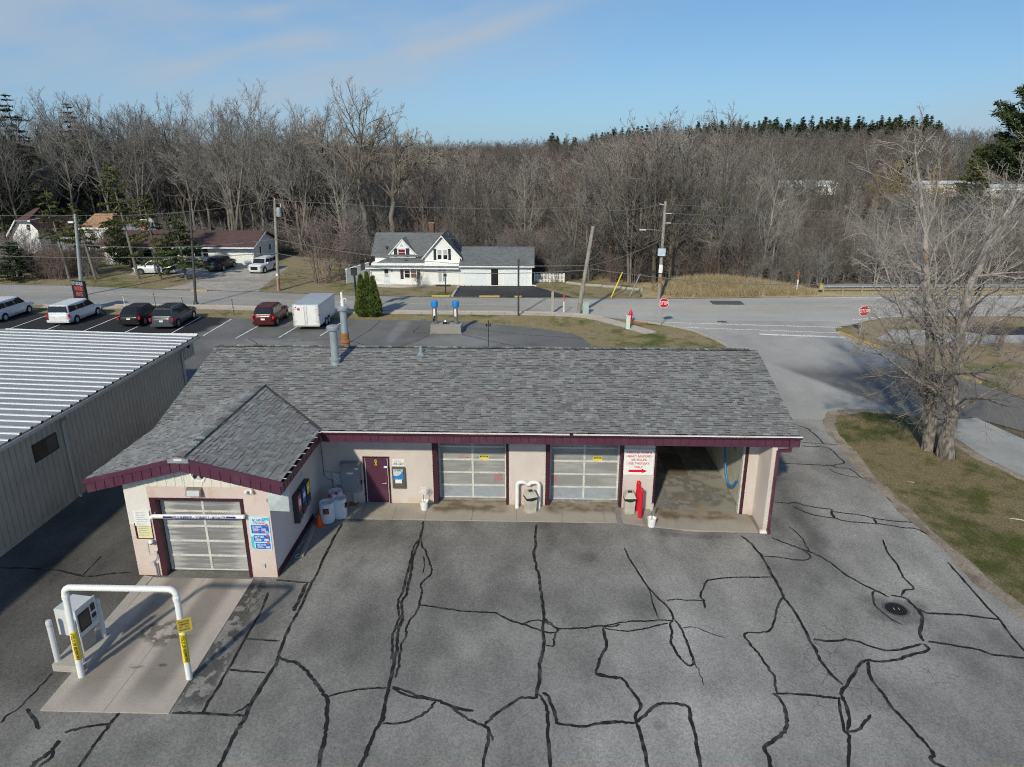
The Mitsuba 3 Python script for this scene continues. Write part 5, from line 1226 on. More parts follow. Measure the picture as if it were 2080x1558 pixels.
solo('wall_plaque', MB().box(-8.798, -8.785, 24.15, 24.55, 2.25, 2.42), 'm_gray_light', 'small pale plaque above the vending cabinets', 'plaque')

# inner corner: barrels, meter, cabinet
for n_, (x, y, lab) in enumerate(((-8.12, 24.95, 'white plastic barrel with an orange and black label, beside the orange cone'), (-7.72, 25.32, 'white plastic barrel with a dark label on its east side'), (-8.02, 25.92, 'white plastic barrel at the back of the three, open topped'))):
    B = thing('barrel', lab, 'barrel')
    h = 0.86
    put('shell', MB().lathe([(0.0, 0.0), (0.25, 0.0), (0.275, 0.04), (0.285, 0.2), (0.292, 0.22), (0.285, 0.25), (0.29, 0.45), (0.285, 0.66), (0.292, 0.69), (0.283, 0.72), (0.27, 0.82), (0.285, 0.84), (0.285, h), (0.25, h), (0.25, h - 0.05), (0.0, h - 0.05 if n_ < 2 else 0.3)], (x, y, 0.03), 28), mat('m_barrel', (0.66, 0.69, 0.74), 0.4) if n_ == 0 else 'm_barrel', B, smooth=45)
    if n_ < 2:
        put('bung', MB().cyl((x - 0.12, y + 0.02, h - 0.02), (x - 0.12, y + 0.02, h + 0.01), 0.045, n=12).cyl((x + 0.13, y, h - 0.02), (x + 0.13, y, h + 0.01), 0.045, n=12), 'm_gray_light', B)
        a0 = (-105, -60) if n_ == 0 else (-30, 20)
        a = np.radians(np.linspace(*a0, 8))
        v = np.array([[x + 0.295 * math.cos(t), y + 0.295 * math.sin(t), z] for z in (0.48, 0.72) for t in a])
        put('label', MB().add(v, [[m, m + 1, m + 9, m + 8] for m in range(7)]), 'm_black', B)
        if n_ == 0:
            a = np.radians(np.linspace(-98, -67, 6))
            for z0, z1 in ((0.62, 0.66), (0.53, 0.57)):
                v = np.array([[x + 0.298 * math.cos(t), y + 0.298 * math.sin(t), z] for z in (z0, z1) for t in a])
                put('label_text', MB().add(v, [[m, m + 1, m + 7, m + 6] for m in range(5)]), 'm_orange', B)
RV = thing('red_valve', 'red and white valve fittings lying on the barrels', 'valve')
put('wheel', MB().lathe([(0.0, 0), (0.06, 0), (0.075, 0.03), (0.05, 0.1), (0, 0.1)], (-8.12, 25.42, 0.86), 12).lathe([(0.0, 0), (0.06, 0), (0.07, 0.03), (0.05, 0.1), (0, 0.1)], (-7.9, 25.58, 0.88), 12), 'm_red', RV)
put('body', MB().cyl((-8.1, 25.42, 0.88), (-7.92, 25.57, 0.9), 0.05, n=10), 'm_rail_white', RV)
CO = thing('traffic_cone', 'small orange traffic cone beside the white barrels', 'traffic cone')
put('cone', MB().lathe([(0.13, 0.03), (0.035, 0.46), (0.0, 0.46)], (-8.38, 24.66, 0.0), 16), 'm_orange', CO, smooth=50)
put('foot', MB().prism(rrect(-0.18, -0.18, 0.18, 0.18, 0.04), 0.03, frame((-8.38, 24.66, 0.0), (1, 0, 0), (0, 1, 0))), 'm_orange', CO)
LB = solo('lumber_strip', MB().hexa([[-8.42, 22.35, 0.0], [-8.42, 22.35, 0.09], [-8.62, 24.5, 0.0], [-8.62, 24.5, 0.09], [-8.3, 22.36, 0.0], [-8.3, 22.36, 0.09], [-8.5, 24.51, 0.0], [-8.5, 24.51, 0.09]]), mat('m_wood_grey', (0.30, 0.26, 0.21), 0.9), 'weathered plank lying on the asphalt along the bay wall', 'plank')
solo('wire_coil', MB().tube(arc((-8.5, 22.35, 0.04), 0.11, 0, 345, 18, 'xy'), 0.014, 6), 'm_gray_light', 'small coil of pale wire at the near end of the plank', 'wire')
solo('wire_strand', MB().tube([(-8.6, 24.3, 0.03), (-8.55, 23.6, 0.06), (-8.66, 23.0, 0.03), (-8.6, 22.75, 0.1)], 0.012, 6), 'm_gray_light', 'loose strand of wire beside the plank along the bay wall', 'wire')
EC = solo('electrical_cabinet', MB().box(-7.84, -7.06, 26.22, 26.548, 0.66, 1.90), 'm_gray_box', 'large grey electrical cabinet left of the maroon door', 'electrical cabinet')
put('door', MB().box(-7.82, -7.08, 26.19, 26.218, 0.68, 1.86), 'm_gray_box', EC)
put('hood', MB().box(-7.87, -7.03, 26.17, 26.548, 1.902, 1.945), 'm_gray_box', EC)
put('label_plate', MB().box(-7.58, -7.3, 26.184, 26.188, 1.50, 1.58), 'm_white', EC)
put('sticker', MB().box(-7.24, -7.1, 26.184, 26.188, 1.7, 1.78), 'm_white', EC)
put('latch', MB().box(-7.14, -7.11, 26.16, 26.188, 1.2, 1.3).box(-7.14, -7.11, 26.16, 26.188, 0.78, 0.84), 'm_chrome', EC)
put('side_pull', MB().box(-7.058, -7.01, 26.3, 26.4, 1.0, 1.14), 'm_black', EC)
put('conduit', MB().box(-7.42, -7.30, 26.42, 26.54, 0.0, 0.66), 'm_gray_light', EC)
put('foot_plate', MB().box(-7.6, -7.25, 26.2, 26.54, 0.03, 0.07), 'm_rust', EC)
MT = solo('electric_meter', MB().box(-8.2, -7.9, 26.4, 26.548, 0.92, 1.44), 'm_gray_light', 'grey electric meter box with a round dial', 'electric meter')
put('dial', MB().cyl((-8.05, 26.4, 1.22), (-8.05, 26.33, 1.22), 0.085, n=18), 'm_white', MT, smooth=40)
put('dial_face', MB().cyl((-8.05, 26.329, 1.22), (-8.05, 26.326, 1.22), 0.05, n=14), 'm_gray_box', MT)
J4 = solo('cable_box', MB().box(-8.58, -8.34, 26.46, 26.548, 1.22, 1.46), 'm_gray_light', 'small pale cable box in the inner corner', 'cable box')
put('cable', MB().tube([(-8.5, 26.51, 1.22), (-8.45, 26.51, 1.1), (-8.3, 26.51, 1.08), (-8.27, 26.51, 0.5), (-8.2, 26.51, 0.45)], 0.012, 6).cyl((-8.66, 26.52, 3.3), (-8.62, 26.52, 1.2), 0.012, n=6), 'm_black', J4)
PH = solo('phone_sign', MB().box(-5.74, -5.24, 26.52, 26.546, 1.74, 2.03), 'm_white', 'white sign with a telephone number above the change machine', 'sign')
lettering(PH, '495-0476', 0.1, FRONT(26.518, -5.49, 1.79), 'm_black', True, width=0.42)
lettering(PH, 'FOR SERVICE CALL', 0.035, FRONT(26.518, -5.52, 1.95), 'm_gray_box', True, width=0.3)
CM = solo('change_machine', MB().box(-5.76, -5.23, 26.42, 26.548, 0.77, 1.70), mat('m_machine', (0.10, 0.095, 0.09), 0.4), 'dark change machine with a blue and white front right of the maroon door', 'change machine')
put('panel', MB().box(-5.70, -5.30, 26.41, 26.418, 1.2, 1.64), mat('m_pale_panel', (0.55, 0.62, 0.64), 0.4), CM)
put('wave', MB().prism(sg.Polygon([(-0.2, -0.22), (-0.2, -0.06), (-0.06, -0.1), (0.08, -0.03), (0.2, 0.16), (0.2, -0.22)]), 0.003, FRONT(26.412, -5.5, 1.43)), 'm_blue_mid', CM)
lettering(CM, 'CHANGE', 0.06, FRONT(26.408, -5.5, 1.56), 'm_black', True, 0.002, width=0.3)
put('slip', MB().box(-5.64, -5.36, 26.40, 26.41, 1.02, 1.18), 'm_white', CM)
put('slot', MB().box(-5.62, -5.54, 26.4, 26.42, 0.84, 0.92).box(-5.42, -5.34, 26.4, 26.42, 0.84, 0.92), 'm_chrome', CM)


def ornament(x, y, z, lab, tilt):
    O = thing('pot_ornament', lab, 'pot ornament')
    put('pail', MB().lathe([(0.0, 0), (0.135, 0), (0.165, 0.34), (0.178, 0.345), (0.178, 0.38), (0.158, 0.38), (0.15, 0.3), (0.0, 0.3)], (x, y, z), 20), 'm_white_matte', O, smooth=40)
    put('stake', MB().cyl((x, y, z + 0.28), (x - 0.02, y, z + 0.68), 0.012, n=6), 'm_black', O)
    m = MB()
    c = np.array([x - 0.02, y, z + 0.84])
    ax, az = np.array([math.cos(tilt), math.sin(tilt), 0]), np.array([0, 0, 1.0])
    for a in np.radians(np.arange(0, 360, 60)):
        for rr, r0 in ((0.1, 0.07),):
            ring = [c + (ax * math.cos(a) + az * math.sin(a)) * rr + (ax * math.cos(t) + az * math.sin(t)) * r0 for t in np.linspace(0, 2 * math.pi, 11)]
            m.tube(ring, 0.011, 5, False)
    m.tube([c + (ax * math.cos(t) + az * math.sin(t)) * 0.05 for t in np.linspace(0, 2 * math.pi, 9)], 0.012, 5, False)
    put('wire_flower', m, 'm_white', O)


ornament(-4.42, 26.05, 0.03, 'white pail with a round wire ornament beside the first bay door', 0.2)
ornament(4.78, 25.2, -0.12, 'white pail with a round wire ornament before the open bay', 1.1)
for n_, (x, s, lab) in enumerate(((-0.60, 1, 'white bent pipe guard left of the trash bin between the bay doors'), (0.30, -1, 'white bent pipe guard right of the trash bin between the bay doors'))):
    solo('pipe_guard', MB().tube(np.vstack([[[x, 26.28, 0.0], [x, 26.28, 1.05]], arc((x + s * 0.16, 26.28, 1.05), 0.16, 180 if s > 0 else 0, 90, 6)[1:], [[x + s * 0.24, 26.28, 1.21]], [[x + s * 0.36, 26.30, 1.16], [x + s * 0.41, 26.36, 1.05]]]), 0.08, 14), 'm_white', lab, 'pipe guard', None, 40)


def bin_(x, y, z, a, lab):
    p = Proto()
    w = 0.215
    taper = 0.19
    body = MB().hexa([[sx * (taper if zz == 0 else w), sy * (taper if zz == 0 else w), zz] for sx in (-1, 1) for sy in (-1, 1) for zz in (0, 0.66)])
    p.part('body', body, 'm_tan_bin')
    m = MB()
    m.hexa([[sx * (w + 0.012), sy * (w + 0.012), zz + (0.0 if zz == 0.62 else 0)] for sx in (-1, 1) for sy in (-1, 1) for zz in (0.6, 0.72)])
    m.add([[-w * .9, -w - 0.013, 0.6], [0, -w - 0.013, 0.545], [w * .9, -w - 0.013, 0.6], [-w * .9, -w - 0.013, 0.61], [w * .9, -w - 0.013, 0.61]], [[0, 1, 2], [0, 2, 4], [0, 4, 3]])
    p.part('bag', m, 'm_black_rubber')
    p.part('lid', MB().hexa([[sx * (w + 0.025 if zz < 0.8 else 0.15), sy * (w + 0.025 if zz < 0.8 else 0.15), zz] for sx in (-1, 1) for sy in (-1, 1) for zz in (0.71, 0.93)]), 'm_tan_bin')
    p.part('opening', MB().box(-0.085, 0.085, -0.11, 0.09, 0.931, 0.936), 'm_black')
    return p.place('trash_bin', (x, y, z), a, lab, 'trash bin')


bin_(-0.05, 26.02, 0.03, 0.35, 'beige trash bin between the two white pipe guards')
bin_(4.0, 26.18, -0.03, 0.05, 'beige trash bin beside the red posts')
for x, y, z, lab in ((4.37, 26.4, -0.06, 'red post close to the wall, behind the other red post'), (4.40, 25.80, -0.07, 'red post standing forward beside the beige trash bin')):
    B = solo('red_bollard', MB().lathe([(0.088, 0.0), (0.088, 1.24), (0.075, 1.3), (0.04, 1.335), (0, 1.34)], (x, y, z), 20), 'm_red', lab, 'bollard', None, 40)
    put('rivet', MB().lathe([(0.0, 0.0), (0.02, 0), (0.018, 0.006)], (x + 0.02, y - 0.075, z + 1.27), 8), 'm_white', B)
AG = solo('bay_sign', MB().box(3.735, 4.945, 26.51, 26.546, 1.49, 2.62), 'm_white', 'white sign with red lettering and arrow about agriculture and mudded vehicles', 'sign')
for m, (t, w) in enumerate((('AGRICULTURE &', 1.02), ('HEAVY MUDDED', 1.0), ('VEHICLES', 0.62), ('USE THIS BAY', 0.88), ('ONLY', 0.34))):
    lettering(AG, t, 0.09, FRONT(26.508, 4.34, 2.44 - 0.16 * m), 'm_red_text', True, width=w)
put('arrow', MB().prism(sg.Polygon([(-0.38, -0.05), (0.16, -0.05), (0.16, -0.1), (0.38, 0), (0.16, 0.1), (0.16, 0.05), (-0.38, 0.05)]), 0.004, FRONT(26.509, 4.32, 1.67)), 'm_red', AG)
solo('wash_hose', MB().tube(smooth_line([(8.35, 29.6, 3.3), (8.42, 29.0, 2.2), (8.42, 28.6, 1.2), (8.46, 28.3, 0.62), (8.52, 28.05, 0.36), (8.6, 27.75, 0.42), (8.68, 27.5, 0.8)], 5), 0.05, 10), mat('m_hose', (0.02, 0.16, 0.42), 0.4), 'blue hose hanging in a loop against the open bay wall', 'hose', None, 40)
solo('wash_wand', MB().tube([(8.7, 29.4, 3.0), (8.7, 28.2, 1.9)], 0.015, 6), 'm_black', 'dark spray wand resting on the open bay wall', 'spray wand')
# ================================================================ vehicles


def se(n, w, yr, yf, p=6.0):
    """A rounded-rectangle loop: half width w, from yr to yf."""
    a = np.arange(n) * 2 * np.pi / n
    c, s = np.cos(a), np.sin(a)
    x = w * np.sign(c) * np.abs(c) ** (2 / p)
    y = np.sign(s) * np.abs(s) ** (2 / p)
    return x, (yr + yf) / 2 + y * (yf - yr) / 2


def loops(mb, rings, cap=True):
    n = len(rings[0])
    v = np.vstack(rings)
    k = len(rings)
    i, j = np.meshgrid(np.arange(k - 1), np.arange(n), indexing='ij')
    f = np.stack([i * n + j, i * n + (j + 1) % n, (i + 1) * n + (j + 1) % n, (i + 1) * n + j], -1).reshape(-1, 4)
    mb.add(v, f)
    if cap:
        c = rings[-1].mean(0)
        m = np.arange(n)
        mb.add(np.vstack([rings[-1], [c]]), np.stack([m, (m + 1) % n, m * 0 + n], -1))
        c = rings[0].mean(0)
        mb.add(np.vstack([rings[0], [c]]), np.stack([(m + 1) % n, m, m * 0 + n], -1))
    return mb


def car(paint, L, W, H, belt, hood, cowl, wind_top, rear_top, rear_base, wheel_r=0.34, front_axle=0.93, rear_axle=0.8, trunk=None, roof='m_same', rack=False, tail='m_red', clad=None, panes=3, wt=0.72, rim='m_chrome'):
    """y forward, origin under the middle; cowl..rear_base are the greenhouse corners along y."""
    p = Proto()
    n = 56
    hw, yf, yr = W / 2, L / 2, -L / 2

    def ztop(y):
        z = np.interp(y, [yr, rear_base, cowl, yf - 0.25, yf], [belt - 0.04 if trunk is None else trunk, belt, belt - 0.02, hood, hood - 0.14])
        return z
    rings = []
    for zz, ins, fr in ((0.22, 0.10, 0.12), (0.30, 0.02, 0.03), (0.48, 0.0, 0.0), (0.62, 0.0, 0.0), (None, 0.01, 0.03), (None, 0.07, 0.10), (None, 0.22, 0.34)):
        x, y = se(n, hw - ins, yr + fr * 0.7, yf - fr, 7.0)
        if zz is None:
            d = {0.01: -0.13, 0.07: -0.02, 0.22: 0.015}[ins]
            z = ztop(y) + d
        else:
            z = np.minimum(zz, ztop(y) - 0.14)
        rings.append(np.stack([x, y, z], 1))
    p.part('body', loops(MB(), rings), paint, 40)
    # greenhouse
    gr = []
    for t, e in ((0.0, 0.0), (0.5, 0.03), (0.86, 0.04), (0.96, 0.0), (1.0, -0.10)):
        yr_ = rear_base + (rear_top - rear_base) * min(t, 0.96)
        yf_ = cowl + (wind_top - cowl) * min(t, 0.96)
        w_ = (hw - 0.05) + (wt - hw + 0.05) * min(t, 0.96)
        x, y = se(n, w_ + (e if e < 0 else e * 0.5), yr_ - (e if e < 0 else 0), yf_ + (e if e < 0 else 0), 9.0)
        gr.append(np.stack([x, y, np.full(n, belt - 0.05 + (H - belt + 0.05) * t)], 1))
    p.part('cabin', loops(MB(), gr), paint, 40)
    if roof != 'm_same':
        x, y = se(40, wt - 0.06, rear_top + 0.12, wind_top - 0.08, 8.0)
        p.part('roof_panel', loops(MB(), [np.stack([x, y, np.full(40, H + d)], 1) for d in (0.0, 0.008)]), roof)

    def lerp_side(t, y0, y1):
        w_ = (hw - 0.05) + (wt - hw + 0.05) * t
        return w_ + 0.018, y0, y1, belt - 0.05 + (H - belt + 0.05) * t
    lo, hi = 0.2, 0.87

    def edge(t, which):
        return (rear_base + (rear_top - rear_base) * t) if which == 'r' else (cowl + (wind_top - cowl) * t)
    for s in (-1, 1):
        a0, a1 = edge(lo, 'r') + 0.16, edge(lo, 'f') - 0.16
        b0, b1 = edge(hi, 'r') + 0.16, edge(hi, 'f') - 0.12
        for k in range(panes):
            f0, f1 = k / panes, (k + 1) / panes
            g = 0.028
            xl, xh = lerp_side(lo, 0, 0)[0] * s, lerp_side(hi, 0, 0)[0] * s
            zl, zh = lerp_side(lo, 0, 0)[3], lerp_side(hi, 0, 0)[3]
            q = [[xl, a0 + (a1 - a0) * f0 + g, zl], [xl, a0 + (a1 - a0) * f1 - g, zl], [xh, b0 + (b1 - b0) * f1 - g, zh], [xh, b0 + (b1 - b0) * f0 + g, zh]]
            o = [[c[0] - 0.03 * s, c[1], c[2]] for c in q]
            p.part(f'side_window_{k + (panes if s > 0 else 0):03d}' if (k or s > 0) else 'side_window', MB().hexa([q[0], q[3], q[1], q[2], o[0], o[3], o[1], o[2]] if s < 0 else [o[0], o[3], o[1], o[2], q[0], q[3], q[1], q[2]]), 'm_glass_dark')
    for nm, wh, d in (('windscreen', 'f', 1), ('rear_window', 'r', -1)):
        q = []
        for t in (0.12 if d > 0 else 0.22, 0.9):
            w_ = (hw - 0.05) + (wt - hw + 0.05) * t - 0.11
            y = edge(t, wh) + 0.02 * d
            z = belt - 0.05 + (H - belt + 0.05) * t
            q += [[-w_, y, z], [w_, y, z]]
        o = [[c[0], c[1] - 0.08 * d, c[2]] for c in q]
        a, b = (o, q) if d > 0 else (q, o)
        p.part(nm, MB().hexa([a[0], a[2], b[0], b[2], a[1], a[3], b[1], b[3]]), 'm_glass_dark')
    fa, ra = yf - front_axle, yr + rear_axle
    m = 0
    for s in (-1, 1):
        for y in (fa, ra):
            sfx = f'_{m:03d}' if m else ''
            x = s * (hw - 0.10)
            p.part('wheel' + sfx, MB().cyl((x - s * 0.12, y, wheel_r), (x + s * 0.115, y, wheel_r), wheel_r, n=22), 'm_black_rubber', 40)
            rm = MB().cyl((x + s * 0.10, y, wheel_r), (x + s * 0.122, y, wheel_r), wheel_r * 0.66, wheel_r * 0.60, n=18)
            p.part(f'wheel{sfx}__rim', rm, rim)
            ar = MB()
            a = np.linspace(-0.15, math.pi + 0.15, 15)
            vo = np.array([[s * (hw + 0.004), y + math.cos(t) * (wheel_r + 0.085), wheel_r + math.sin(t) * (wheel_r + 0.085)] for t in a] + [[s * (hw + 0.004), y, wheel_r]])
            ar.add(vo, [[k, k + 1, 15] for k in range(14)])
            p.part('wheel_arch' + sfx, ar, clad or 'm_black')
            m += 1
    for m, s in enumerate((-1, 1)):
        sfx = f'_{m:03d}' if m else ''
        p.part('tail_light' + sfx, MB().box((hw - 0.14) if s > 0 else -hw - 0.004, (hw + 0.004) if s > 0 else -hw + 0.14, yr + 0.015, yr + 0.15, belt - 0.3, belt - 0.06), tail)
        p.part('headlight' + sfx, MB().box(min(s * hw * 0.9, s * hw * 0.5), max(s * hw * 0.9, s * hw * 0.5), yf - 0.16, yf - 0.005, hood - 0.3, hood - 0.17), 'm_gray_light')
        p.part('mirror' + sfx, MB().box(s * (hw + 0.06) - 0.09, s * (hw + 0.06) + 0.09, cowl - 0.45, cowl - 0.32, belt - 0.02, belt + 0.14), paint)
    p.part('grille', MB().box(-hw * 0.5, hw * 0.5, yf - 0.1, yf + 0.004, 0.5, hood - 0.2), 'm_black')
    p.part('rear_bumper', MB().box(-hw * 0.94, hw * 0.94, yr - 0.05, yr + 0.1, 0.3, 0.5), clad or paint)
    p.part('number_plate', MB().box(-0.16, 0.16, yr - 0.012, yr + 0.06, 0.66, 0.8), 'm_white')
    if rack:
        for m, s in enumerate((-1, 1)):
            p.part(f'roof_rail{"_001" if m else ""}', MB().tube([(s * (wt - 0.08), rear_top + 0.3, H), (s * (wt - 0.06), rear_top + 0.4, H + 0.06), (s * (wt - 0.06), wind_top - 0.4, H + 0.06), (s * (wt - 0.08), wind_top - 0.3, H)], 0.022, 6), 'm_chrome' if rack != 'b' else 'm_black')
    return p


def paint(name, col, rough=0.25):
    return mat(name, col, rough, spec=0.5, clearcoat=0.8, clearcoat_gloss=0.9, metallic=0.15)


paint('m_paint_white', (0.74, 0.755, 0.78))
paint('m_paint_black', (0.012, 0.013, 0.014))
paint('m_paint_slate', (0.075, 0.085, 0.105))
paint('m_paint_red', (0.085, 0.007, 0.011))
van = car('m_paint_white', 5.1, 1.98, 1.70, 1.02, 0.95, 1.62, 0.75, -2.32, -2.48, 0.33, 0.95, 1.0, panes=3, wt=0.80, rim='m_gray_light')
GV_ = 'cars parked in the rear lot'
van.place('minivan', (-46.4, 59.9, 0), math.radians(1.5), 'white minivan at the west end of the rear lot, cut off by the frame', 'minivan', GV_)
van.place('minivan', (-39.75, 59.3, 0), math.radians(1.5), 'white minivan parked directly in front of the black roadside sign', 'minivan', GV_)
car('m_paint_black', 4.5, 1.88, 1.58, 0.98, 0.96, 1.15, 0.35, -1.6, -2.12, 0.36, 0.9, 0.85, panes=2, wt=0.66, clad='m_black').place('crossover', (-33.55, 58.6, 0), math.radians(2), 'black sloping-roofed crossover parked beside the slate grey one', 'car', GV_)
car('m_paint_slate', 4.9, 1.95, 1.68, 1.03, 1.0, 1.3, 0.5, -1.95, -2.33, 0.37, 0.95, 0.95, panes=3, wt=0.70, roof='m_glass_dark', rack=True).place('crossover', (-30.45, 58.1, 0), math.radians(2), 'slate grey crossover with a glass roof and silver window trim', 'car', GV_)
car('m_paint_red', 4.5, 1.84, 1.66, 1.05, 1.02, 1.15, 0.4, -1.8, -2.15, 0.35, 0.9, 0.85, panes=3, wt=0.68, rack='b').place('crossover', (-22.4, 58.85, 0), math.radians(2), 'dark red crossover parked beside the white cargo trailer', 'car', GV_)
GH = 'cars by the brown-roofed house'
car('m_paint_white', 4.8, 1.85, 1.62, 1.02, 0.98, 1.3, 0.45, -1.85, -2.25, 0.36, 0.95, 0.95, panes=3, wt=0.70).place('hatchback', (-44.6, 82.6, 0), math.radians(93), 'white crossover standing sideways behind the thin spruces', 'car', GH)
car('m_paint_black', 4.6, 1.88, 1.68, 1.05, 1.02, 1.2, 0.45, -1.9, -2.2, 0.36, 0.9, 0.9, panes=3, wt=0.70, rack=True).place('crossover', (-38.25, 86.0, 0), math.radians(-3), 'black crossover nosed up to the white garage of the brown-roofed house', 'car', GH)
car('m_paint_white', 4.2, 1.82, 1.68, 1.10, 1.08, 0.95, 0.6, -1.85, -2.02, 0.37, 0.85, 0.85, panes=3, wt=0.74, clad='m_black', rack='b').place('crossover', (-32.6, 84.6, 0), math.radians(172), 'boxy white crossover facing the road on the gravel drive', 'car', GH)

TR = thing('cargo_trailer', 'white enclosed cargo trailer with double rear doors', 'trailer')
put('box', MB().box(-19.5, -17.36, 55.8, 60.6, 0.42, 2.12).hexa([[-19.5, 60.6, 0.42], [-19.5, 60.6, 2.12], [-18.5, 61.4, 0.42], [-18.5, 61.4, 2.0], [-17.36, 60.6, 0.42], [-17.36, 60.6, 2.12], [-18.4, 61.4, 0.42], [-18.4, 61.4, 2.0]]), 'm_paint_white', TR)
put('roof', MB().box(-19.47, -17.39, 55.86, 60.7, 2.122, 2.15), mat('m_trailer_roof', grime((0.50, 0.56, 0.62), 0.4, 1.0, 4.0, (0.35, 0.4, 0.46)), 0.3, metallic=0.3), TR)
for x0, x1 in ((-19.28, -18.45), (-18.41, -17.58)):
    D = put('rear_door', MB().box(x0, x1, 55.77, 55.8, 0.5, 2.04), 'm_white', TR)
    put('lock_bar', MB().cyl(((x1 if x0 < -19 else x0) - (0.08 if x0 < -19 else -0.08), 55.75, 0.52), ((x1 if x0 < -19 else x0) - (0.08 if x0 < -19 else -0.08), 55.75, 2.02), 0.015, n=6), 'm_galv', D)
    for z in (0.75, 1.78):
        put('hinge', MB().box(min(x0, x1) - 0.16 if x0 < -19 else x1 - 0.12, min(x0, x1) + 0.12 if x0 < -19 else x1 + 0.16, 55.75, 55.77, z, z + 0.03), 'm_galv', D)
for x in (-19.5, -17.46):
    put('corner_post', MB().box(x, x + 0.1, 55.785, 55.86, 0.42, 2.12), 'm_gray_light', TR)
put('bumper', MB().box(-19.5, -17.36, 55.72, 55.8, 0.36, 0.46), 'm_galv', TR)
put('tail_light', MB().box(-19.46, -19.4, 55.77, 55.786, 1.25, 1.38).box(-17.44, -17.38, 55.77, 55.786, 1.25, 1.38), 'm_red', TR)
put('emblem', MB().prism(sg.Point(0, 0).buffer(0.12), 0.004, FRONT(55.768, -18.98, 1.78)), 'm_red_decal', TR)
put('emblem_bar', MB().box(-19.1, -18.87, 55.76, 55.766, 1.76, 1.81), 'm_navy', TR)
put('triangle_mark', MB().prism(sg.Polygon([(-0.08, 0), (0.08, 0), (0, 0.12)]), 0.004, FRONT(55.768, -19.2, 1.88)), 'm_black', TR)
put('side_door', MB().box(-17.36, -17.345, 58.9, 59.7, 0.55, 2.0).box(-17.345, -17.33, 58.94, 58.97, 0.9, 1.2), 'm_white', TR)
put('side_rail', MB().box(-17.362, -17.34, 55.8, 60.6, 2.04, 2.12).box(-17.362, -17.34, 55.8, 60.6, 0.42, 0.52), 'm_gray_light', TR)
for y in (57.55, 58.35):
    W_ = put('wheel', MB().cyl((-17.55, y, 0.36), (-17.30, y, 0.36), 0.36, n=22), 'm_black_rubber', TR, smooth=40)
    put('rim', MB().cyl((-17.31, y, 0.36), (-17.285, y, 0.36), 0.22, n=16), 'm_gray_light', W_)
    put('wheel', MB().cyl((-19.55, y, 0.36), (-19.31, y, 0.36), 0.36, n=16), 'm_black_rubber', TR)
put('fender', MB().tube([(-17.33, 57.1, 0.5), (-17.33, 57.25, 0.78), (-17.33, 58.65, 0.78), (-17.33, 58.8, 0.5)], 0.035, 6), 'm_gray_light', TR)

# ================================================================ houses


def siding(col, step=0.2, dark=0.9):
    def fn(p, n, uv):
        z = p.z / step
        f = z - dr.floor(z)
        line = 1 - smoothstep(0.0, 0.14, f)
        return mi.Color3f(col) * (1 - (1 - dark) * line) * (0.96 + 0.08 * noise(p.x * 2, p.y * 2, dr.floor(z) * 3.1))
    return fn


def roofing(c0, c1, step=0.16):
    def fn(p, n, uv):
        r = cell_rand(p.x * 3.3 + 0.5 * cell_rand(0, 0, p.z / (step * 0.45)), p.y * 0, p.z / (step * 0.45))
        a = fbm(p.x * 0.8, p.y * 0.8, p.z * 0.8, 3)
        return mix(c0, c1, 0.6 * r + 0.6 * (a - 0.2))
    return fn


mat('m_siding', siding((0.80, 0.80, 0.79)), 0.55)
mat('m_roof_grey', roofing((0.105, 0.112, 0.118), (0.20, 0.21, 0.215)), 0.95)
mat('m_roof_brown', roofing((0.075, 0.042, 0.040), (0.125, 0.075, 0.068)), 0.95)
mat('m_shutter', (0.02, 0.024, 0.028), 0.5)
mat('m_brick', grime((0.16, 0.075, 0.055), 0.4, 6.0), 0.9)
mat('m_curtain', (0.42, 0.43, 0.43), 0.7)


def window(par, x0, x1, y, z0, z1, glass='m_glass_dark', sash=True, name='window'):
    Wn = put(name, MB().box(x0, x1, y - 0.03, y, z0, z0 + 0.06).box(x0, x1, y - 0.03, y, z1 - 0.06, z1).box(x0, x0 + 0.06, y - 0.028, y, z0 + 0.06, z1 - 0.06).box(x1 - 0.06, x1, y - 0.028, y, z0 + 0.06, z1 - 0.06), 'm_white', par)
    zm = (z0 + z1) / 2
    put('pane', MB().box(x0 + 0.06, x1 - 0.06, y - 0.012, y - 0.004, z0 + 0.06, zm - 0.02), glass, Wn)
    put('pane', MB().box(x0 + 0.06, x1 - 0.06, y - 0.012, y - 0.004, zm + 0.02, z1 - 0.06), glass, Wn)
    if sash:
        put('rail', MB().box(x0 + 0.06, x1 - 0.06, y - 0.022, y, zm - 0.02, zm + 0.02), 'm_white', Wn)
    return Wn


def slab(mb, a, b, c, d, t=0.08):
    q = np.array([a, b, c, d], float)
    o = q - [0, 0, t]
    return mb.hexa([o[0], q[0], o[3], q[3], o[1], q[1], o[2], q[2]])


HW = thing('white_house', 'white gabled house with grey roof, black shutters and attached garage', 'house')
put('front_wall', MB().box(-17.5, -8.0, 76.0, 77.6, 0.0, 2.35), 'm_siding', HW)
put('upper_wall', MB().box(-17.4, -8.0, 77.6, 83.6, 0.0, 3.2), 'm_siding', HW)
put('west_gable', MB().prism(sg.Polygon([(77.6, 3.2), (83.6, 3.2), (80.4, 5.0)]), 0.1, frame((-17.4, 0, 0), (0, 1, 0), (0, 0, 1))), 'm_siding', HW)
put('foundation', MB().box(-17.52, -8.0, 75.97, 76.2, -0.05, 0.10), 'm_concrete_old', HW)
RH = put('roof', slab(slab(MB(), (-17.75, 77.2, 3.05), (-8.6, 77.2, 3.05), (-9.6, 80.4, 5.15), (-17.75, 80.4, 5.15)), (-17.75, 80.401, 5.15), (-9.6, 80.401, 5.15), (-8.6, 83.8, 3.05), (-17.75, 83.8, 3.05)), 'm_roof_grey', HW)
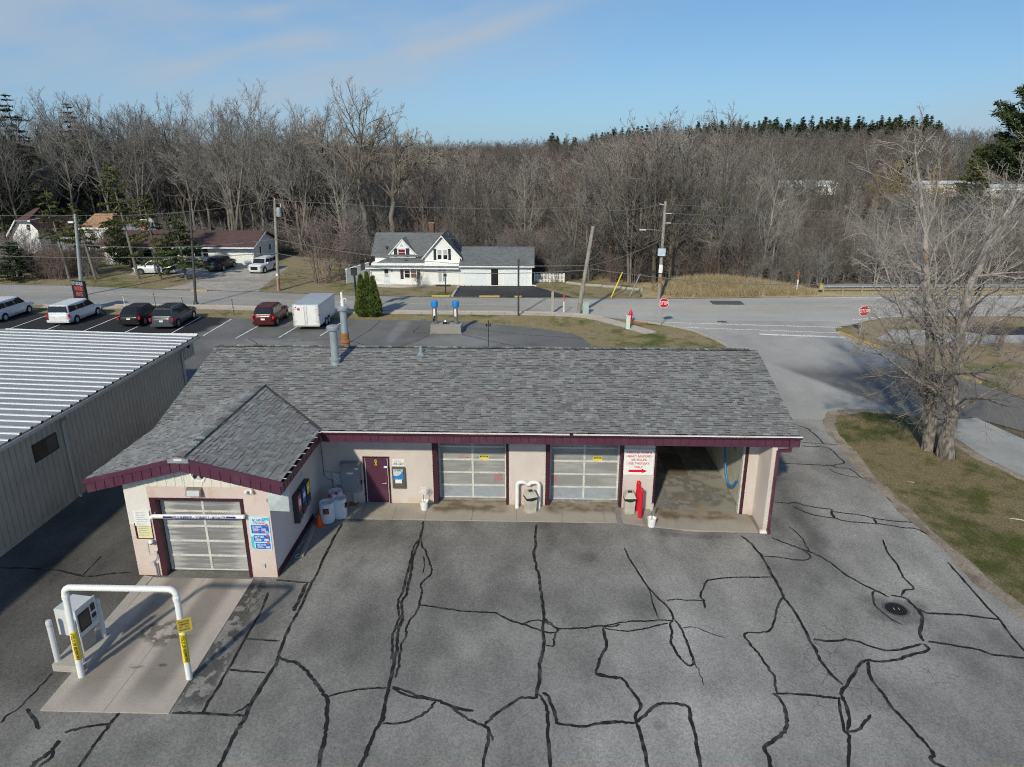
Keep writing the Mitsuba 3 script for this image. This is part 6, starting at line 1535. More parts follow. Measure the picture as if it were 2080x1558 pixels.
put('porch_roof', slab(MB(), (-18.05, 75.55, 1.97), (-11.8, 75.55, 1.97), (-11.8, 77.62, 2.80), (-15.9, 77.62, 2.80)).hexa([[-11.8, 75.55, 1.89], [-11.8, 75.55, 1.97], [-11.8, 76.9, 2.3], [-11.8, 76.9, 2.4], [-8.0, 75.55, 1.89], [-8.0, 75.55, 1.97], [-8.0, 76.9, 2.3], [-8.0, 76.9, 2.4]]), 'm_roof_grey', HW)
put('porch_gutter', MB().box(-18.05, -8.0, 75.44, 75.55, 1.86, 1.98), 'm_white', HW)
put('porch_vent', MB().box(-14.0, -13.7, 76.9, 77.1, 2.5, 2.68), 'm_black', HW)
# small wall gable
G1 = put('small_gable', MB().prism(sg.Polygon([(-15.75, 2.8), (-12.85, 2.8), (-12.85, 3.0), (-14.3, 4.62), (-15.75, 3.0)]), 0.2, FRONT(77.55)), 'm_siding', HW)
put('gable_roof', slab(slab(MB(), (-16.0, 77.3, 2.95), (-16.0, 79.2, 2.95), (-14.3, 80.0, 4.8), (-14.3, 77.3, 4.8)), (-12.6, 77.3, 2.95), (-14.3, 77.3, 4.802), (-14.3, 80.0, 4.802), (-12.6, 79.2, 2.95)), 'm_roof_grey', G1)
put('rake_board', MB().hexa([[-16.0, 77.27, 2.83], [-16.0, 77.27, 2.97], [-16.0, 77.3, 2.83], [-16.0, 77.3, 2.97], [-14.3, 77.27, 4.68], [-14.3, 77.27, 4.82], [-14.3, 77.3, 4.68], [-14.3, 77.3, 4.82]]).hexa([[-14.3, 77.27, 4.68], [-14.3, 77.27, 4.82], [-14.3, 77.3, 4.68], [-14.3, 77.3, 4.82], [-12.6, 77.27, 2.83], [-12.6, 77.27, 2.97], [-12.6, 77.3, 2.83], [-12.6, 77.3, 2.97]]), 'm_white', G1)
put('gable_vent', MB().prism(sg.Polygon([(-0.16, -0.1), (0.16, -0.1), (0.16, 0.08), (0, 0.2), (-0.16, 0.08)]), 0.02, FRONT(77.35, -14.35, 4.05)), 'm_gray_light', G1)
window(HW, -14.8, -13.95, 77.34, 2.95, 3.75, mat('m_glass_red', (0.16, 0.015, 0.03), 0.2))
for x in (-15.22, -13.9):
    put('shutter', MB().box(x, x + 0.36, 77.3, 77.34, 2.9, 3.8), 'm_shutter', HW)
# large projecting gable
G2 = put('large_gable', MB().prism(sg.Polygon([(-11.8, 2.3), (-7.98, 2.3), (-7.98, 3.0), (-9.88, 5.05), (-11.8, 3.0)]), 3.0, FRONT(79.6)), 'm_siding', HW)
put('gable_roof', slab(slab(MB(), (-12.05, 76.3, 2.86), (-12.05, 80.4, 2.86), (-9.88, 80.4, 5.3), (-9.88, 76.3, 5.3)), (-7.72, 76.3, 2.86), (-9.88, 76.3, 5.302), (-9.88, 82.5, 5.302), (-7.72, 82.5, 2.86)), mat('m_roof_slate', roofing((0.045, 0.052, 0.062), (0.09, 0.10, 0.115)), 0.9), G2)
put('rake_board', MB().hexa([[-12.05, 76.26, 2.72], [-12.05, 76.26, 2.88], [-12.05, 76.3, 2.72], [-12.05, 76.3, 2.88], [-9.88, 76.26, 5.16], [-9.88, 76.26, 5.32], [-9.88, 76.3, 5.16], [-9.88, 76.3, 5.32]]).hexa([[-9.88, 76.26, 5.16], [-9.88, 76.26, 5.32], [-9.88, 76.3, 5.16], [-9.88, 76.3, 5.32], [-7.72, 76.26, 2.72], [-7.72, 76.26, 2.88], [-7.72, 76.3, 2.72], [-7.72, 76.3, 2.88]]), 'm_white', G2)
for k in range(2):
    put('roof_vent', MB().hexa([[-9.1 + .3 * k, 79.4 - 1.3 * k, 4.25 - .35 * k], [-9.1 + .3 * k, 79.4 - 1.3 * k, 4.7 - .35 * k], [-9.1 + .3 * k, 79.8 - 1.3 * k, 4.25 - .35 * k], [-9.1 + .3 * k, 79.8 - 1.3 * k, 4.7 - .35 * k], [-8.75 + .3 * k, 79.4 - 1.3 * k, 4.0 - .35 * k], [-8.75 + .3 * k, 79.4 - 1.3 * k, 4.4 - .35 * k], [-8.75 + .3 * k, 79.8 - 1.3 * k, 4.0 - .35 * k], [-8.75 + .3 * k, 79.8 - 1.3 * k, 4.4 - .35 * k]]), 'm_black', G2)
for x in (-10.42, -9.8):
    window(HW, x, x + 0.52, 76.58, 2.72, 3.82, 'm_curtain')
    put('dark_pane', MB().box(x + 0.06, x + 0.46, 76.562, 76.567, 2.78, 3.2), 'm_glass_dark', HW)
for x in (-10.8, -9.22):
    put('shutter', MB().box(x, x + 0.28, 76.55, 76.598, 2.68, 3.86), 'm_shutter', HW)
CH = put('chimney', MB().box(-11.75, -11.25, 80.5, 81.0, 4.8, 6.15), 'm_brick', HW)
put('chimney_cap', MB().box(-11.8, -11.2, 80.45, 81.05, 6.15, 6.22), 'm_concrete_old', CH)
put('flue', MB().cyl((-11.12, 80.6, 4.9), (-11.12, 80.6, 6.0), 0.04, n=8), 'm_black', CH)
put('pipe_vent', MB().cyl((-16.1, 78.0, 3.5), (-16.1, 78.0, 3.95), 0.07, n=8), 'm_black', HW)
FD = put('front_door', MB().box(-16.2, -15.58, 75.96, 76.0, 0.08, 1.82), mat('m_door_pale', (0.66, 0.72, 0.76), 0.5), HW)
put('door_pane', MB().box(-16.1, -15.68, 75.945, 75.96, 1.3, 1.74), 'm_glass_dark', FD)
put('door_pane', MB().box(-16.1, -15.68, 75.945, 75.96, 0.9, 1.24), 'm_curtain', FD)
put('porch_lamp', MB().box(-15.33, -15.24, 75.92, 76.0, 1.45, 1.7), 'm_brick', HW)
window(HW, -13.96, -13.3, 75.998, 0.78, 1.88)
window(HW, -13.28, -12.62, 75.998, 0.78, 1.88, mat('m_glass_brown', (0.16, 0.09, 0.065), 0.3))
for x in (-14.38, -12.58):
    put('shutter', MB().box(x, x + 0.34, 75.96, 75.998, 0.7, 1.95), 'm_shutter', HW)
for x in (-10.32, -9.84):
    Wd = put('tall_window', MB().box(x, x + 0.46, 75.965, 75.998, 0.38, 1.9), 'm_white', HW)
    put('pane', MB().box(x + 0.05, x + 0.41, 75.955, 75.965, 0.44, 1.84), 'm_curtain', Wd)
put('step', MB().box(-10.5, -9.0, 75.5, 75.95, 0.0, 0.14), 'm_shutter', HW)
# garage wing
put('garage_wall', MB().box(-7.99, -0.18, 76.0, 83.0, 0.0, 2.2), 'm_siding', HW)
put('garage_roof', slab(slab(MB(), (-8.0, 75.6, 2.2), (0.06, 75.6, 2.2), (0.06, 79.5, 3.76), (-8.0, 79.5, 3.76)), (-8.0, 79.501, 3.76), (0.06, 79.501, 3.76), (0.06, 83.4, 2.2), (-8.0, 83.4, 2.2)), 'm_roof_grey', HW)
put('garage_gutter', MB().box(-8.0, 0.06, 75.48, 75.6, 2.08, 2.2), 'm_white', HW)
put('garage_gable', MB().prism(sg.Polygon([(76, 2.2), (83, 2.2), (79.5, 3.66)]), 0.1, frame((-0.28, 0, 0), (0, 1, 0), (0, 0, 1))), 'm_siding', HW)
for x0, x1, zt in ((-7.4, -5.15, 1.83), (-3.2, -0.75, 1.98)):
    D = put('garage_door', MB().box(x0, x1, 75.972, 75.998, 0.1, zt), mat('m_door_white', (0.74, 0.79, 0.82), 0.4) if x0 < -5 else 'm_door_white', HW)
    for k in range(4):
        put('door_section', MB().box(x0 + 0.03, x1 - 0.03, 75.96, 75.972, 0.12 + k * (zt - 0.1) / 4, 0.07 + (k + 1) * (zt - 0.1) / 4), 'm_door_white', D)
put('black_door', MB().box(-4.58, -3.84, 75.96, 75.998, 0.1, 1.82), 'm_black', HW, label='black door between the two garage doors')
put('downspout', MB().box(-0.3, -0.2, 75.9, 75.99, 0.3, 2.1).tube([(-0.25, 75.9, 0.4), (-0.2, 75.8, 0.15), (0.3, 75.7, 0.06)], 0.06, 6), 'm_white', HW)
struct('house_driveway', sheet(poly((-8.0, 70.0), (3.9, 70.1), (1.0, 74.5), (-0.2, 76.0), (-8.0, 76.0)), 0.014, 6.0, lambda x, y: np.asarray(x) * 0), 'm_blacktop', 'fresh dark driveway before the white house garage')
struct('house_walk', sheet(poly((-17.4, 75.95), (-10.5, 75.95), (-12.2, 75.2), (-14.5, 74.5), (-16.5, 74.9)), 0.012, 6.0, lambda x, y: np.asarray(x) * 0), 'm_walk', 'pale walk in front of the white house')
put('edging', MB().hexa([[-8.25, 70.0, 0], [-8.25, 70.0, 0.14], [-8.1, 75.8, 0], [-8.1, 75.8, 0.14], [-8.02, 70.0, 0], [-8.02, 70.0, 0.14], [-7.95, 75.8, 0], [-7.95, 75.8, 0.14]]), 'm_concrete', HW)
for a, b, y in ((-10.2, -8.4, 70.02), (-5.4, -3.4, 69.95), (-1.9, -1.2, 69.95), (-35.6, -33.9, 72.1)):
    solo('kerb_stub', MB().box(a, b, y - 0.12, y + 0.12, 0.0, 0.14), 'm_yellow_paint', {-10.2: 'yellow kerb stub west of the white house driveway', -5.4: 'longer yellow kerb piece across the white house driveway', -1.9: 'short yellow kerb piece across the white house driveway', -35.6: 'yellow kerb stub beside the gravel drive'}[a], 'kerb')


def picket(name, p0, p1, h, label, gap=0.16, m='m_white_matte', cat='fence'):
    F = thing(name, label, cat)
    p0, p1 = np.array(p0, float), np.array(p1, float)
    L = np.linalg.norm(p1 - p0)
    d = (p1 - p0) / L
    ang = math.atan2(d[1], d[0])
    for k in range(int(L / gap) + 1):
        c = p0 + d * k * gap
        mb = MB().box(c[0] - gap * 0.28, c[0] + gap * 0.28, c[1] - 0.012, c[1] + 0.012, 0.06, h, ang, c)
        mb.add([[c[0] - gap * .28, c[1] - .011, h], [c[0] + gap * .28, c[1] - .011, h], [c[0], c[1], h + gap * .35]], [[0, 1, 2]])
        put('picket', mb, m, F)
    for z in (0.25, h - 0.2):
        q = np.array([-d[1], d[0]]) * 0.03
        put('rail', MB().hexa([[*(p0 + q), z], [*(p0 + q), z + .08], [*(p0 + q * 1.8), z], [*(p0 + q * 1.8), z + .08], [*(p1 + q), z], [*(p1 + q), z + .08], [*(p1 + q * 1.8), z], [*(p1 + q * 1.8), z + .08]]), m, F)
    for c in (p0, (p0 + p1) / 2, p1):
        put('post', MB().box(c[0] - 0.06, c[0] + 0.06, c[1] - 0.01, c[1] + 0.1, 0, h + 0.08), m, F)
    return F


picket('picket_fence', (0.1, 78.2), (3.35, 78.3), 0.95, 'white picket fence running east from the garage wing')
picket('picket_fence', (-20.8, 79.6), (-17.6, 79.4), 1.05, 'white picket fence closing the yard west of the white house')
SHD = thing('garden_shed', 'pale blue-grey panel screen behind the black lamp post', 'screen')
put('panel', MB().hexa([[-20.6, 77.0, 0], [-20.6, 77.0, 1.5], [-20.5, 77.0, 0], [-20.5, 77.0, 1.5], [-18.6, 79.3, 0], [-18.6, 79.3, 1.9], [-18.5, 79.3, 0], [-18.5, 79.3, 1.9]]), mat('m_screen_pale', (0.42, 0.46, 0.50), 0.7), SHD)
put('cap', MB().hexa([[-20.65, 77.0, 1.5], [-20.65, 77.0, 1.58], [-20.45, 77.0, 1.5], [-20.45, 77.0, 1.58], [-18.65, 79.3, 1.9], [-18.65, 79.3, 1.98], [-18.45, 79.3, 1.9], [-18.45, 79.3, 1.98]]), 'm_white', SHD)

RN = thing('ranch_house', 'long low white house with a brown shingle roof and gravel drive', 'house')
put('wall', MB().box(-54.6, -35.4, 89.2, 97.2, 0.0, 2.35), 'm_siding', RN)
put('gable', MB().prism(sg.Polygon([(89.2, 2.35), (97.2, 2.35), (93.2, 3.75)]), 0.1, frame((-35.5, 0, 0), (0, 1, 0), (0, 0, 1))), 'm_siding', RN)
put('roof', slab(slab(MB(), (-55.2, 88.3, 2.36), (-34.9, 88.3, 2.36), (-35.0, 93.0, 3.92), (-55.2, 93.0, 3.92)), (-55.2, 93.001, 3.92), (-35.0, 93.001, 3.92), (-34.9, 98.0, 2.36), (-55.2, 98.0, 2.36)), 'm_roof_brown', RN)
put('gutter', MB().box(-55.2, -34.9, 88.18, 88.3, 2.2, 2.36), 'm_white', RN)
put('east_rake', MB().hexa([[-34.9, 88.3, 2.2], [-34.9, 88.3, 2.34], [-34.9, 93, 3.76], [-34.9, 93, 3.9], [-34.86, 88.3, 2.2], [-34.86, 88.3, 2.34], [-34.86, 93, 3.76], [-34.86, 93, 3.9]]), 'm_white', RN)
for x0, x1 in ((-44.0, -43.15), (-43.0, -42.0), (-41.9, -41.15)):
    window(RN, x0, x1, 89.198, 0.95, 2.1, sash=x0 != -43.0)
window(RN, -49.6, -48.4, 89.198, 1.0, 2.0)
window(RN, -52.4, -51.4, 89.198, 1.0, 2.0)
Wg = put('side_window', MB().box(-35.4, -35.37, 91.2, 91.8, 1.0, 2.1), 'm_white', RN)
put('pane', MB().box(-35.37, -35.36, 91.26, 91.74, 1.06, 2.04), 'm_glass_dark', Wg)
put('side_vent', MB().box(-35.4, -35.37, 94.8, 95.3, 1.2, 1.9), 'm_shutter', RN)
GDR = put('garage_door', MB().box(-40.2, -36.0, 89.17, 89.198, 0.05, 1.95), 'm_door_white', RN)
for k in range(4):
    put('door_section', MB().box(-40.15, -36.05, 89.155, 89.17, 0.07 + k * 0.47, 0.52 + k * 0.47), 'm_white', GDR)
put('downspout', MB().box(-35.6, -35.5, 89.1, 89.19, 0.1, 2.2), 'm_white', RN)
put('wall_bracket', MB().tube([(-39.7, 89.1, 1.5), (-39.7, 88.9, 1.35), (-39.2, 88.9, 1.3), (-39.2, 88.9, 1.6)], 0.03, 6), 'm_gray_light', RN)
RA = thing('wooden_ramp', 'weathered grey wooden ramp with railings before the low white house', 'ramp')
mat('m_deck', grime((0.19, 0.165, 0.14), 0.3, 2.0), 0.9)
put('deck', MB().box(-50.5, -42.6, 87.6, 88.8, 0.3, 0.42).box(-42.6, -41.0, 87.6, 88.8, 0.2, 0.32), 'm_deck', RA)
for k in range(48):
    put('baluster', MB().box(-50.5 + k * 0.2, -50.45 + k * 0.2, 87.55, 87.6, 0.3, 1.1), 'm_deck', RA)
put('handrail', MB().box(-50.5, -41.0, 87.52, 87.64, 1.1, 1.18), 'm_deck', RA)
put('end_rail', MB().hexa([[-40.6, 86.2, 0.0], [-40.6, 86.2, 0.9], [-40.5, 86.2, 0.0], [-40.5, 86.2, 0.9], [-39.4, 88.8, 0.0], [-39.4, 88.8, 1.1], [-39.3, 88.8, 0.0], [-39.3, 88.8, 1.1]]), 'm_deck', RA)
struct('gravel_drive', sheet(poly((-39.3, 73.1), (-38.1, 76), (-38.6, 79.5), (-41.5, 81.5), (-47.6, 81.4), (-48.2, 84.6), (-42.5, 87.0), (-41.0, 89.2), (-30.8, 89.2), (-29.9, 82), (-29.2, 76), (-28.6, 72.0)), 0.012, 6.0, lambda x, y: np.asarray(x) * 0), mat('m_gravel', turf((0.27, 0.25, 0.225), (0.33, 0.31, 0.28), (0.24, 0.22, 0.2), 4.0), 0.95, spec=0.1), 'wide gravel drive in front of the brown-roofed house')

WH = thing('gable_house', 'small white house with a clipped brown gable at the west edge', 'house')
put('wall', MB().box(-74.0, -70.2, 100.0, 108.0, -0.1, 2.6), 'm_siding', WH)
put('gable', MB().prism(sg.Polygon([(-74.0, 2.6), (-70.2, 2.6), (-70.2, 3.1), (-71.2, 4.3), (-73.0, 4.3)]), 8.0, FRONT(108.0)), 'm_siding', WH)
put('roof', slab(slab(slab(MB(), (-74.5, 99.5, 2.3), (-74.5, 108.4, 2.3), (-72.8, 108.4, 4.5), (-72.8, 99.5, 4.5)), (-69.6, 99.5, 2.9), (-71.0, 99.5, 4.5), (-71.0, 108.4, 4.5), (-69.6, 108.4, 2.9)), (-72.8, 99.3, 4.45), (-71.0, 99.3, 4.45), (-71.6, 103.5, 5.9), (-72.2, 103.5, 5.9)), 'm_roof_brown', WH)
put('rake', MB().hexa([[-74.5, 99.4, 2.15], [-74.5, 99.4, 2.4], [-74.5, 99.5, 2.15], [-74.5, 99.5, 2.4], [-72.8, 99.4, 4.35], [-72.8, 99.4, 4.6], [-72.8, 99.5, 4.35], [-72.8, 99.5, 4.6]]).box(-72.79, -70.6, 99.4, 99.5, 4.3, 4.5), 'm_white', WH)
window(WH, -71.7, -71.1, 99.998, 3.0, 3.9)
put('tall_window', MB().box(-71.3, -70.6, 99.96, 99.998, 0.4, 1.9), 'm_curtain', WH)
put('porch', MB().box(-73.4, -70.4, 98.9, 99.9, 0.05, 0.2).box(-73.4, -73.3, 98.9, 99.0, 0.2, 0.7).box(-70.5, -70.4, 98.9, 99.0, 0.2, 0.7).box(-73.4, -70.4, 98.9, 98.95, 0.6, 0.7), 'm_white', WH)
WI = thing('cottage', 'white cottage with bare orange roof boards behind the thin spruces', 'house')
put('wall', MB().box(-65.4, -61.2, 103.0, 109.0, -0.1, 3.1), 'm_siding', WI)
mat('m_osb', grime((0.40, 0.235, 0.14), 0.5, 0.8, 2.0, (0.25, 0.16, 0.11)), 0.9)
RS = put('roof', slab(slab(MB(), (-65.9, 102.6, 3.15), (-60.7, 102.6, 3.15), (-61.9, 106.0, 4.9), (-65.2, 106.0, 4.9)), (-65.2, 106.001, 4.9), (-61.9, 106.001, 4.9), (-60.7, 109.4, 3.15), (-65.9, 109.4, 3.15)), 'm_osb', WI)
put('eave', MB().box(-65.9, -60.7, 102.45, 102.6, 2.95, 3.18), 'm_white', WI)
put('side_wing', MB().box(-61.15, -58.2, 103.5, 108.5, -0.1, 2.7), mat('m_bluegrey', siding((0.30, 0.33, 0.40)), 0.6), WI)
put('side_roof', slab(MB(), (-61.15, 103.2, 2.7), (-58.0, 103.2, 2.7), (-58.0, 108.6, 3.3), (-61.15, 108.6, 3.3)), 'm_gray_light', WI)
put('lean_to', MB().box(-70.0, -65.45, 102.5, 108.0, -0.1, 2.3), 'm_bluegrey', WI)
put('lean_roof', slab(MB(), (-70.2, 102.0, 2.2), (-65.45, 102.0, 2.2), (-65.45, 107.0, 3.6), (-70.2, 107.0, 3.6)), 'm_roof_brown', WI)
window(WI, -67.2, -66.5, 102.498, 0.9, 1.8)
window(WI, -64.6, -63.8, 102.998, 1.2, 2.3)
put('porch_post', MB().box(-63.0, -62.86, 101.6, 101.74, 0, 2.5).box(-62.3, -62.16, 101.6, 101.74, 0, 2.5).box(-63.1, -62.0, 101.5, 103.0, 2.5, 2.6), 'm_white', WI)
BT = thing('wrapped_pile', 'small white sheeted pile with orange wrapping behind the thin spruces', 'pile')
put('sheet', MB().lathe([(0.0, 4.6), (0.6, 4.4), (1.0, 3.8), (1.15, 2.8), (1.2, 0.0)], (-57.3, 105.5, 0), 7), 'm_white_matte', BT)
put('wrap', MB().box(-57.6, -56.9, 104.2, 104.6, 2.9, 3.5).box(-57.6, -57.1, 104.3, 104.7, 3.8, 4.1), 'm_orange', BT)
for (x0, x1, y, z0, h, lab) in ((100.0, 116.0, 196.0, 1.0, 3.4, 'long white mobile home half hidden in the woods at the east edge'), (117.0, 126.0, 192.0, -0.5, 2.8, 'lower white mobile home just east of the long one'), (66.0, 81.0, 200.0, 1.0, 3.0, 'white mobile home glimpsed through trees above the junction')):
    z0 = float(hill((x0 + x1) / 2, y)) + 0.1
    MH_ = thing('mobile_home', lab, 'mobile home')
    put('wall', MB().box(x0, x1, y, y + 4, z0, z0 + h), 'm_siding', MH_)
    put('roof', slab(slab(MB(), (x0 - .3, y - .3, z0 + h), (x1 + .3, y - .3, z0 + h), (x1 + .3, y + 2, z0 + h + .7), (x0 - .3, y + 2, z0 + h + .7)), (x0 - .3, y + 2.001, z0 + h + .7), (x1 + .3, y + 2.001, z0 + h + .7), (x1 + .3, y + 4.3, z0 + h), (x0 - .3, y + 4.3, z0 + h)), 'm_gray_light', MH_)
    for k in range(3):
        window(MH_, x0 + 1.2 + k * (x1 - x0 - 2) / 3, x0 + 2.6 + k * (x1 - x0 - 2) / 3, y - 0.002, z0 + 1.2, z0 + 2.2)

# ================================================================ poles, signs and small roadside things


def wood_pole(name, p0, p1, r, label):
    P_ = thing(name, label, 'utility pole')
    put('pole', MB().tube([p0, p1], [r, r * 0.72], 12), 'm_pole_wood', P_, smooth=40)
    return P_


UP1 = wood_pole('utility_pole', (-26.65, 72.73, 0), (-26.1, 72.7, 9.15), 0.17, 'wooden utility pole with a grey transformer beside the gravel drive')
put('transformer', MB().lathe([(0.0, 0), (0.24, 0.0), (0.26, 0.06), (0.26, 0.8), (0.22, 0.9), (0.0, 0.93)], (-25.75, 72.6, 7.55), 16), 'm_pipe', UP1, smooth=40)
put('bracket', MB().box(-26.1, -25.7, 72.55, 72.65, 8.1, 8.2).box(-26.1, -25.7, 72.55, 72.65, 7.7, 7.8), 'm_galv', UP1)
put('insulator', MB().cyl((-26.1, 72.7, 9.1), (-26.1, 72.7, 9.35), 0.05, n=8).cyl((-25.5, 72.6, 8.5), (-25.5, 72.6, 8.8), 0.05, n=8), 'm_rail_white', UP1)
put('ground_guard', MB().box(-26.5, -26.38, 72.45, 72.55, 0.0, 1.3), mat('m_guard_red', (0.22, 0.03, 0.03), 0.6), UP1)
put('tag', MB().box(-26.7, -26.5, 72.53, 72.55, 1.55, 1.8), 'm_white', UP1)
UP2 = wood_pole('utility_pole', (4.06, 62.78, 0), (5.1, 62.9, 7.7), 0.2, 'leaning bare wooden pole beside the green utility box')
UP3 = wood_pole('utility_pole', (12.4, 69.9, 0), (12.5, 70.2, 9.3), 0.18, 'wooden utility pole with a pale blue box by the junction')
put('meter_box', MB().box(12.02, 12.72, 69.62, 69.86, 4.2, 4.9), mat('m_box_blue', (0.48, 0.58, 0.66), 0.5), UP3)
put('notice', MB().box(12.2, 12.55, 69.66, 69.7, 2.55, 3.35), 'm_white', UP3)
put('tape', MB().box(12.2, 12.55, 69.67, 69.71, 1.6, 2.1), 'm_rust', UP3)
put('lamp_arm', MB().tube([(12.4, 70.0, 6.5), (11.6, 69.6, 6.7), (10.6, 69.3, 6.75)], 0.035, 6), 'm_galv', UP3)
put('lamp_head', MB().box(10.05, 10.65, 69.2, 69.4, 6.68, 6.8), 'm_gray_light', UP3)
put('insulator', MB().cyl((12.3, 70, 9.0), (11.9, 69.9, 9.1), 0.05, n=6).cyl((12.6, 70, 8.2), (13.1, 70, 8.2), 0.05, n=6).cyl((12.6, 70, 7.3), (13.1, 70, 7.3), 0.05, n=6), 'm_rail_white', UP3)
UP4 = thing('light_pole', 'pale grey tapered pole with a small lamp behind the black sign', 'light pole')
put('pole', MB().tube([(-45.6, 69.54, 0), (-44.75, 69.5, 8.0)], [0.2, 0.13], 12), 'm_galv', UP4, smooth=40)
put('lamp', MB().box(-45.4, -44.9, 69.2, 69.5, 7.2, 7.35), 'm_white', UP4)
LP1 = thing('light_pole', 'tall dark grey light pole leaning slightly beside the road', 'light pole')
put('pole', MB().tube([(-31.95, 65.2, 0.1), (-31.3, 65.5, 9.75)], [0.13, 0.09], 12), mat('m_pole_dark', (0.07, 0.065, 0.062), 0.5), LP1, smooth=40)
put('base', MB().cyl((-31.95, 65.2, 0), (-31.94, 65.2, 0.35), 0.3, 0.2, n=12), 'm_pole_dark', LP1)
put('base_block', MB().box(-32.4, -31.55, 64.9, 65.5, -0.05, 0.12), 'm_concrete', LP1)
put('lamp_head', MB().box(-31.4, -30.9, 65.2, 65.6, 9.6, 9.8), 'm_pole_dark', LP1)
put('flag_clip', MB().box(-31.6, -31.1, 65.2, 65.3, 6.1, 6.3), 'm_black', LP1)
LP2 = thing('solar_light', 'black post carrying a tilted solar panel beside the cedar', 'solar light')
put('post', MB().tube([(-15.75, 61.9, 0), (-15.85, 62.1, 4.0)], 0.09, 10), mat('m_post_black', (0.022, 0.022, 0.024), 0.5), LP2)
put('panel', MB().hexa([[-16.25, 61.6, 4.1], [-16.25, 61.6, 4.16], [-16.1, 62.5, 4.2], [-16.1, 62.5, 4.26], [-14.95, 61.6, 4.95], [-14.95, 61.6, 5.01], [-14.8, 62.5, 5.05], [-14.8, 62.5, 5.11]]), 'm_post_black', LP2)
put('side_panel', MB().hexa([[-15.2, 61.9, 3.9], [-15.2, 61.9, 4.75], [-15.15, 61.95, 3.9], [-15.15, 61.95, 4.75], [-14.9, 62.0, 4.0], [-14.9, 62.0, 4.9], [-14.85, 62.05, 4.0], [-14.85, 62.05, 4.9]]), mat('m_panel_brown', (0.06, 0.05, 0.045), 0.6), LP2)
put('lamp', MB().box(-16.1, -15.6, 61.9, 62.2, 3.5, 4.1), 'm_post_black', LP2)
solo('sign_post', MB().tube([(-1.33, 61.82, 0), (-1.33, 61.85, 5.0)], 0.085, 10), 'm_panel_brown' if 'm_panel_brown' in scene else 'm_black', 'plain brown steel post standing on the verge before the white house', 'post', None, 40)
solo('yard_lamp', MB().tube([(-8.9, 70.9, 0), (-8.9, 70.9, 1.9)], 0.045, 8).box(-9.05, -8.75, 70.8, 71.0, 1.9, 2.15), 'm_post_black', 'thin black lamp post on the lawn west of the driveway', 'lamp')
solo('timber_post', MB().box(1.6, 1.82, 62.85, 63.0, 0, 1.95), mat('m_timber', (0.36, 0.34, 0.30), 0.9), 'square grey timber post on the sidewalk beside the marker', 'post')
MK = thing('marker_post', 'white marker post with a red top on the near sidewalk', 'marker')
put('post', MB().cyl((2.74, 62.9, 0), (2.74, 62.9, 1.1), 0.05, n=10), 'm_white', MK)
put('top', MB().cyl((2.74, 62.9, 1.1), (2.74, 62.9, 1.75), 0.055, n=10), mat('m_marker_red', (0.62, 0.10, 0.07), 0.5), MK)
MK2 = thing('marker_post', 'white marker post with a rusty red top before the dry grass bank', 'marker')
put('post', MB().cyl((26.95, 72.9, 0.2), (26.95, 72.9, 1.4), 0.07, n=10), 'm_white', MK2)
put('top', MB().cyl((26.95, 72.9, 1.4), (26.95, 72.9, 2.2), 0.08, n=10), 'm_rust', MK2)
solo('utility_box', MB().box(4.42, 4.95, 62.5, 62.9, 0.0, 1.05).box(4.40, 4.97, 62.48, 62.92, 1.05, 1.1), mat('m_box_green', (0.36, 0.47, 0.42), 0.6), 'pale green utility box at the foot of the leaning pole', 'utility box')
GB = thing('utility_marker', 'pale green square pedestal on the grass near the hydrant', 'utility pedestal')
put('body', MB().box(7.62, 7.94, 57.1, 57.35, 0.0, 1.05), mat('m_pedestal', (0.58, 0.68, 0.62), 0.5), GB)
put('cap', MB().box(7.59, 7.97, 57.07, 57.38, 1.05, 1.12), 'm_pedestal', GB)
HY = thing('fire_hydrant', 'red fire hydrant by the corner of the road', 'fire hydrant')
put('barrel', MB().lathe([(0.16, 0), (0.16, 0.06), (0.12, 0.08), (0.12, 0.72), (0.16, 0.74), (0.16, 0.8), (0.12, 0.9), (0.05, 1.0), (0.05, 1.08), (0, 1.08)], (8.32, 59.7, 0), 16), 'm_red', HY, smooth=40)
put('nozzle', MB().cyl((8.08, 59.7, 0.62), (8.56, 59.7, 0.62), 0.06, n=10).cyl((8.32, 59.5, 0.55), (8.32, 59.6, 0.55), 0.085, n=10), 'm_red', HY)
put('flag', MB().box(8.31, 8.325, 59.78, 59.79, 0.9, 1.35), 'm_red', HY)


def stop_sign(x, y, z, ztop, lean, label):
    S = thing('stop_sign', label, 'stop sign')
    put('post', MB().tube([(x, y, 0), (x + lean, y + 0.02, ztop)], 0.04, 6), 'm_galv', S)
    r_ = 0.43
    oc = lambda r: sg.Polygon([(r * math.cos(a), r * math.sin(a)) for a in np.radians(np.arange(22.5, 360, 45))])
    put('rim', MB().prism(oc(r_), 0.012, FRONT(y - 0.03, x + lean, z)), 'm_white', S)
    put('face', MB().prism(oc(r_ * 0.93), 0.006, FRONT(y - 0.043, x + lean, z)), mat('m_stop', (0.52, 0.015, 0.03), 0.4) if 'm_stop' not in scene else 'm_stop', S)
    lettering(S, 'STOP', 0.27, FRONT(y - 0.05, x + lean, z - 0.135), 'm_white', True, 0.003, width=0.68)
    return S


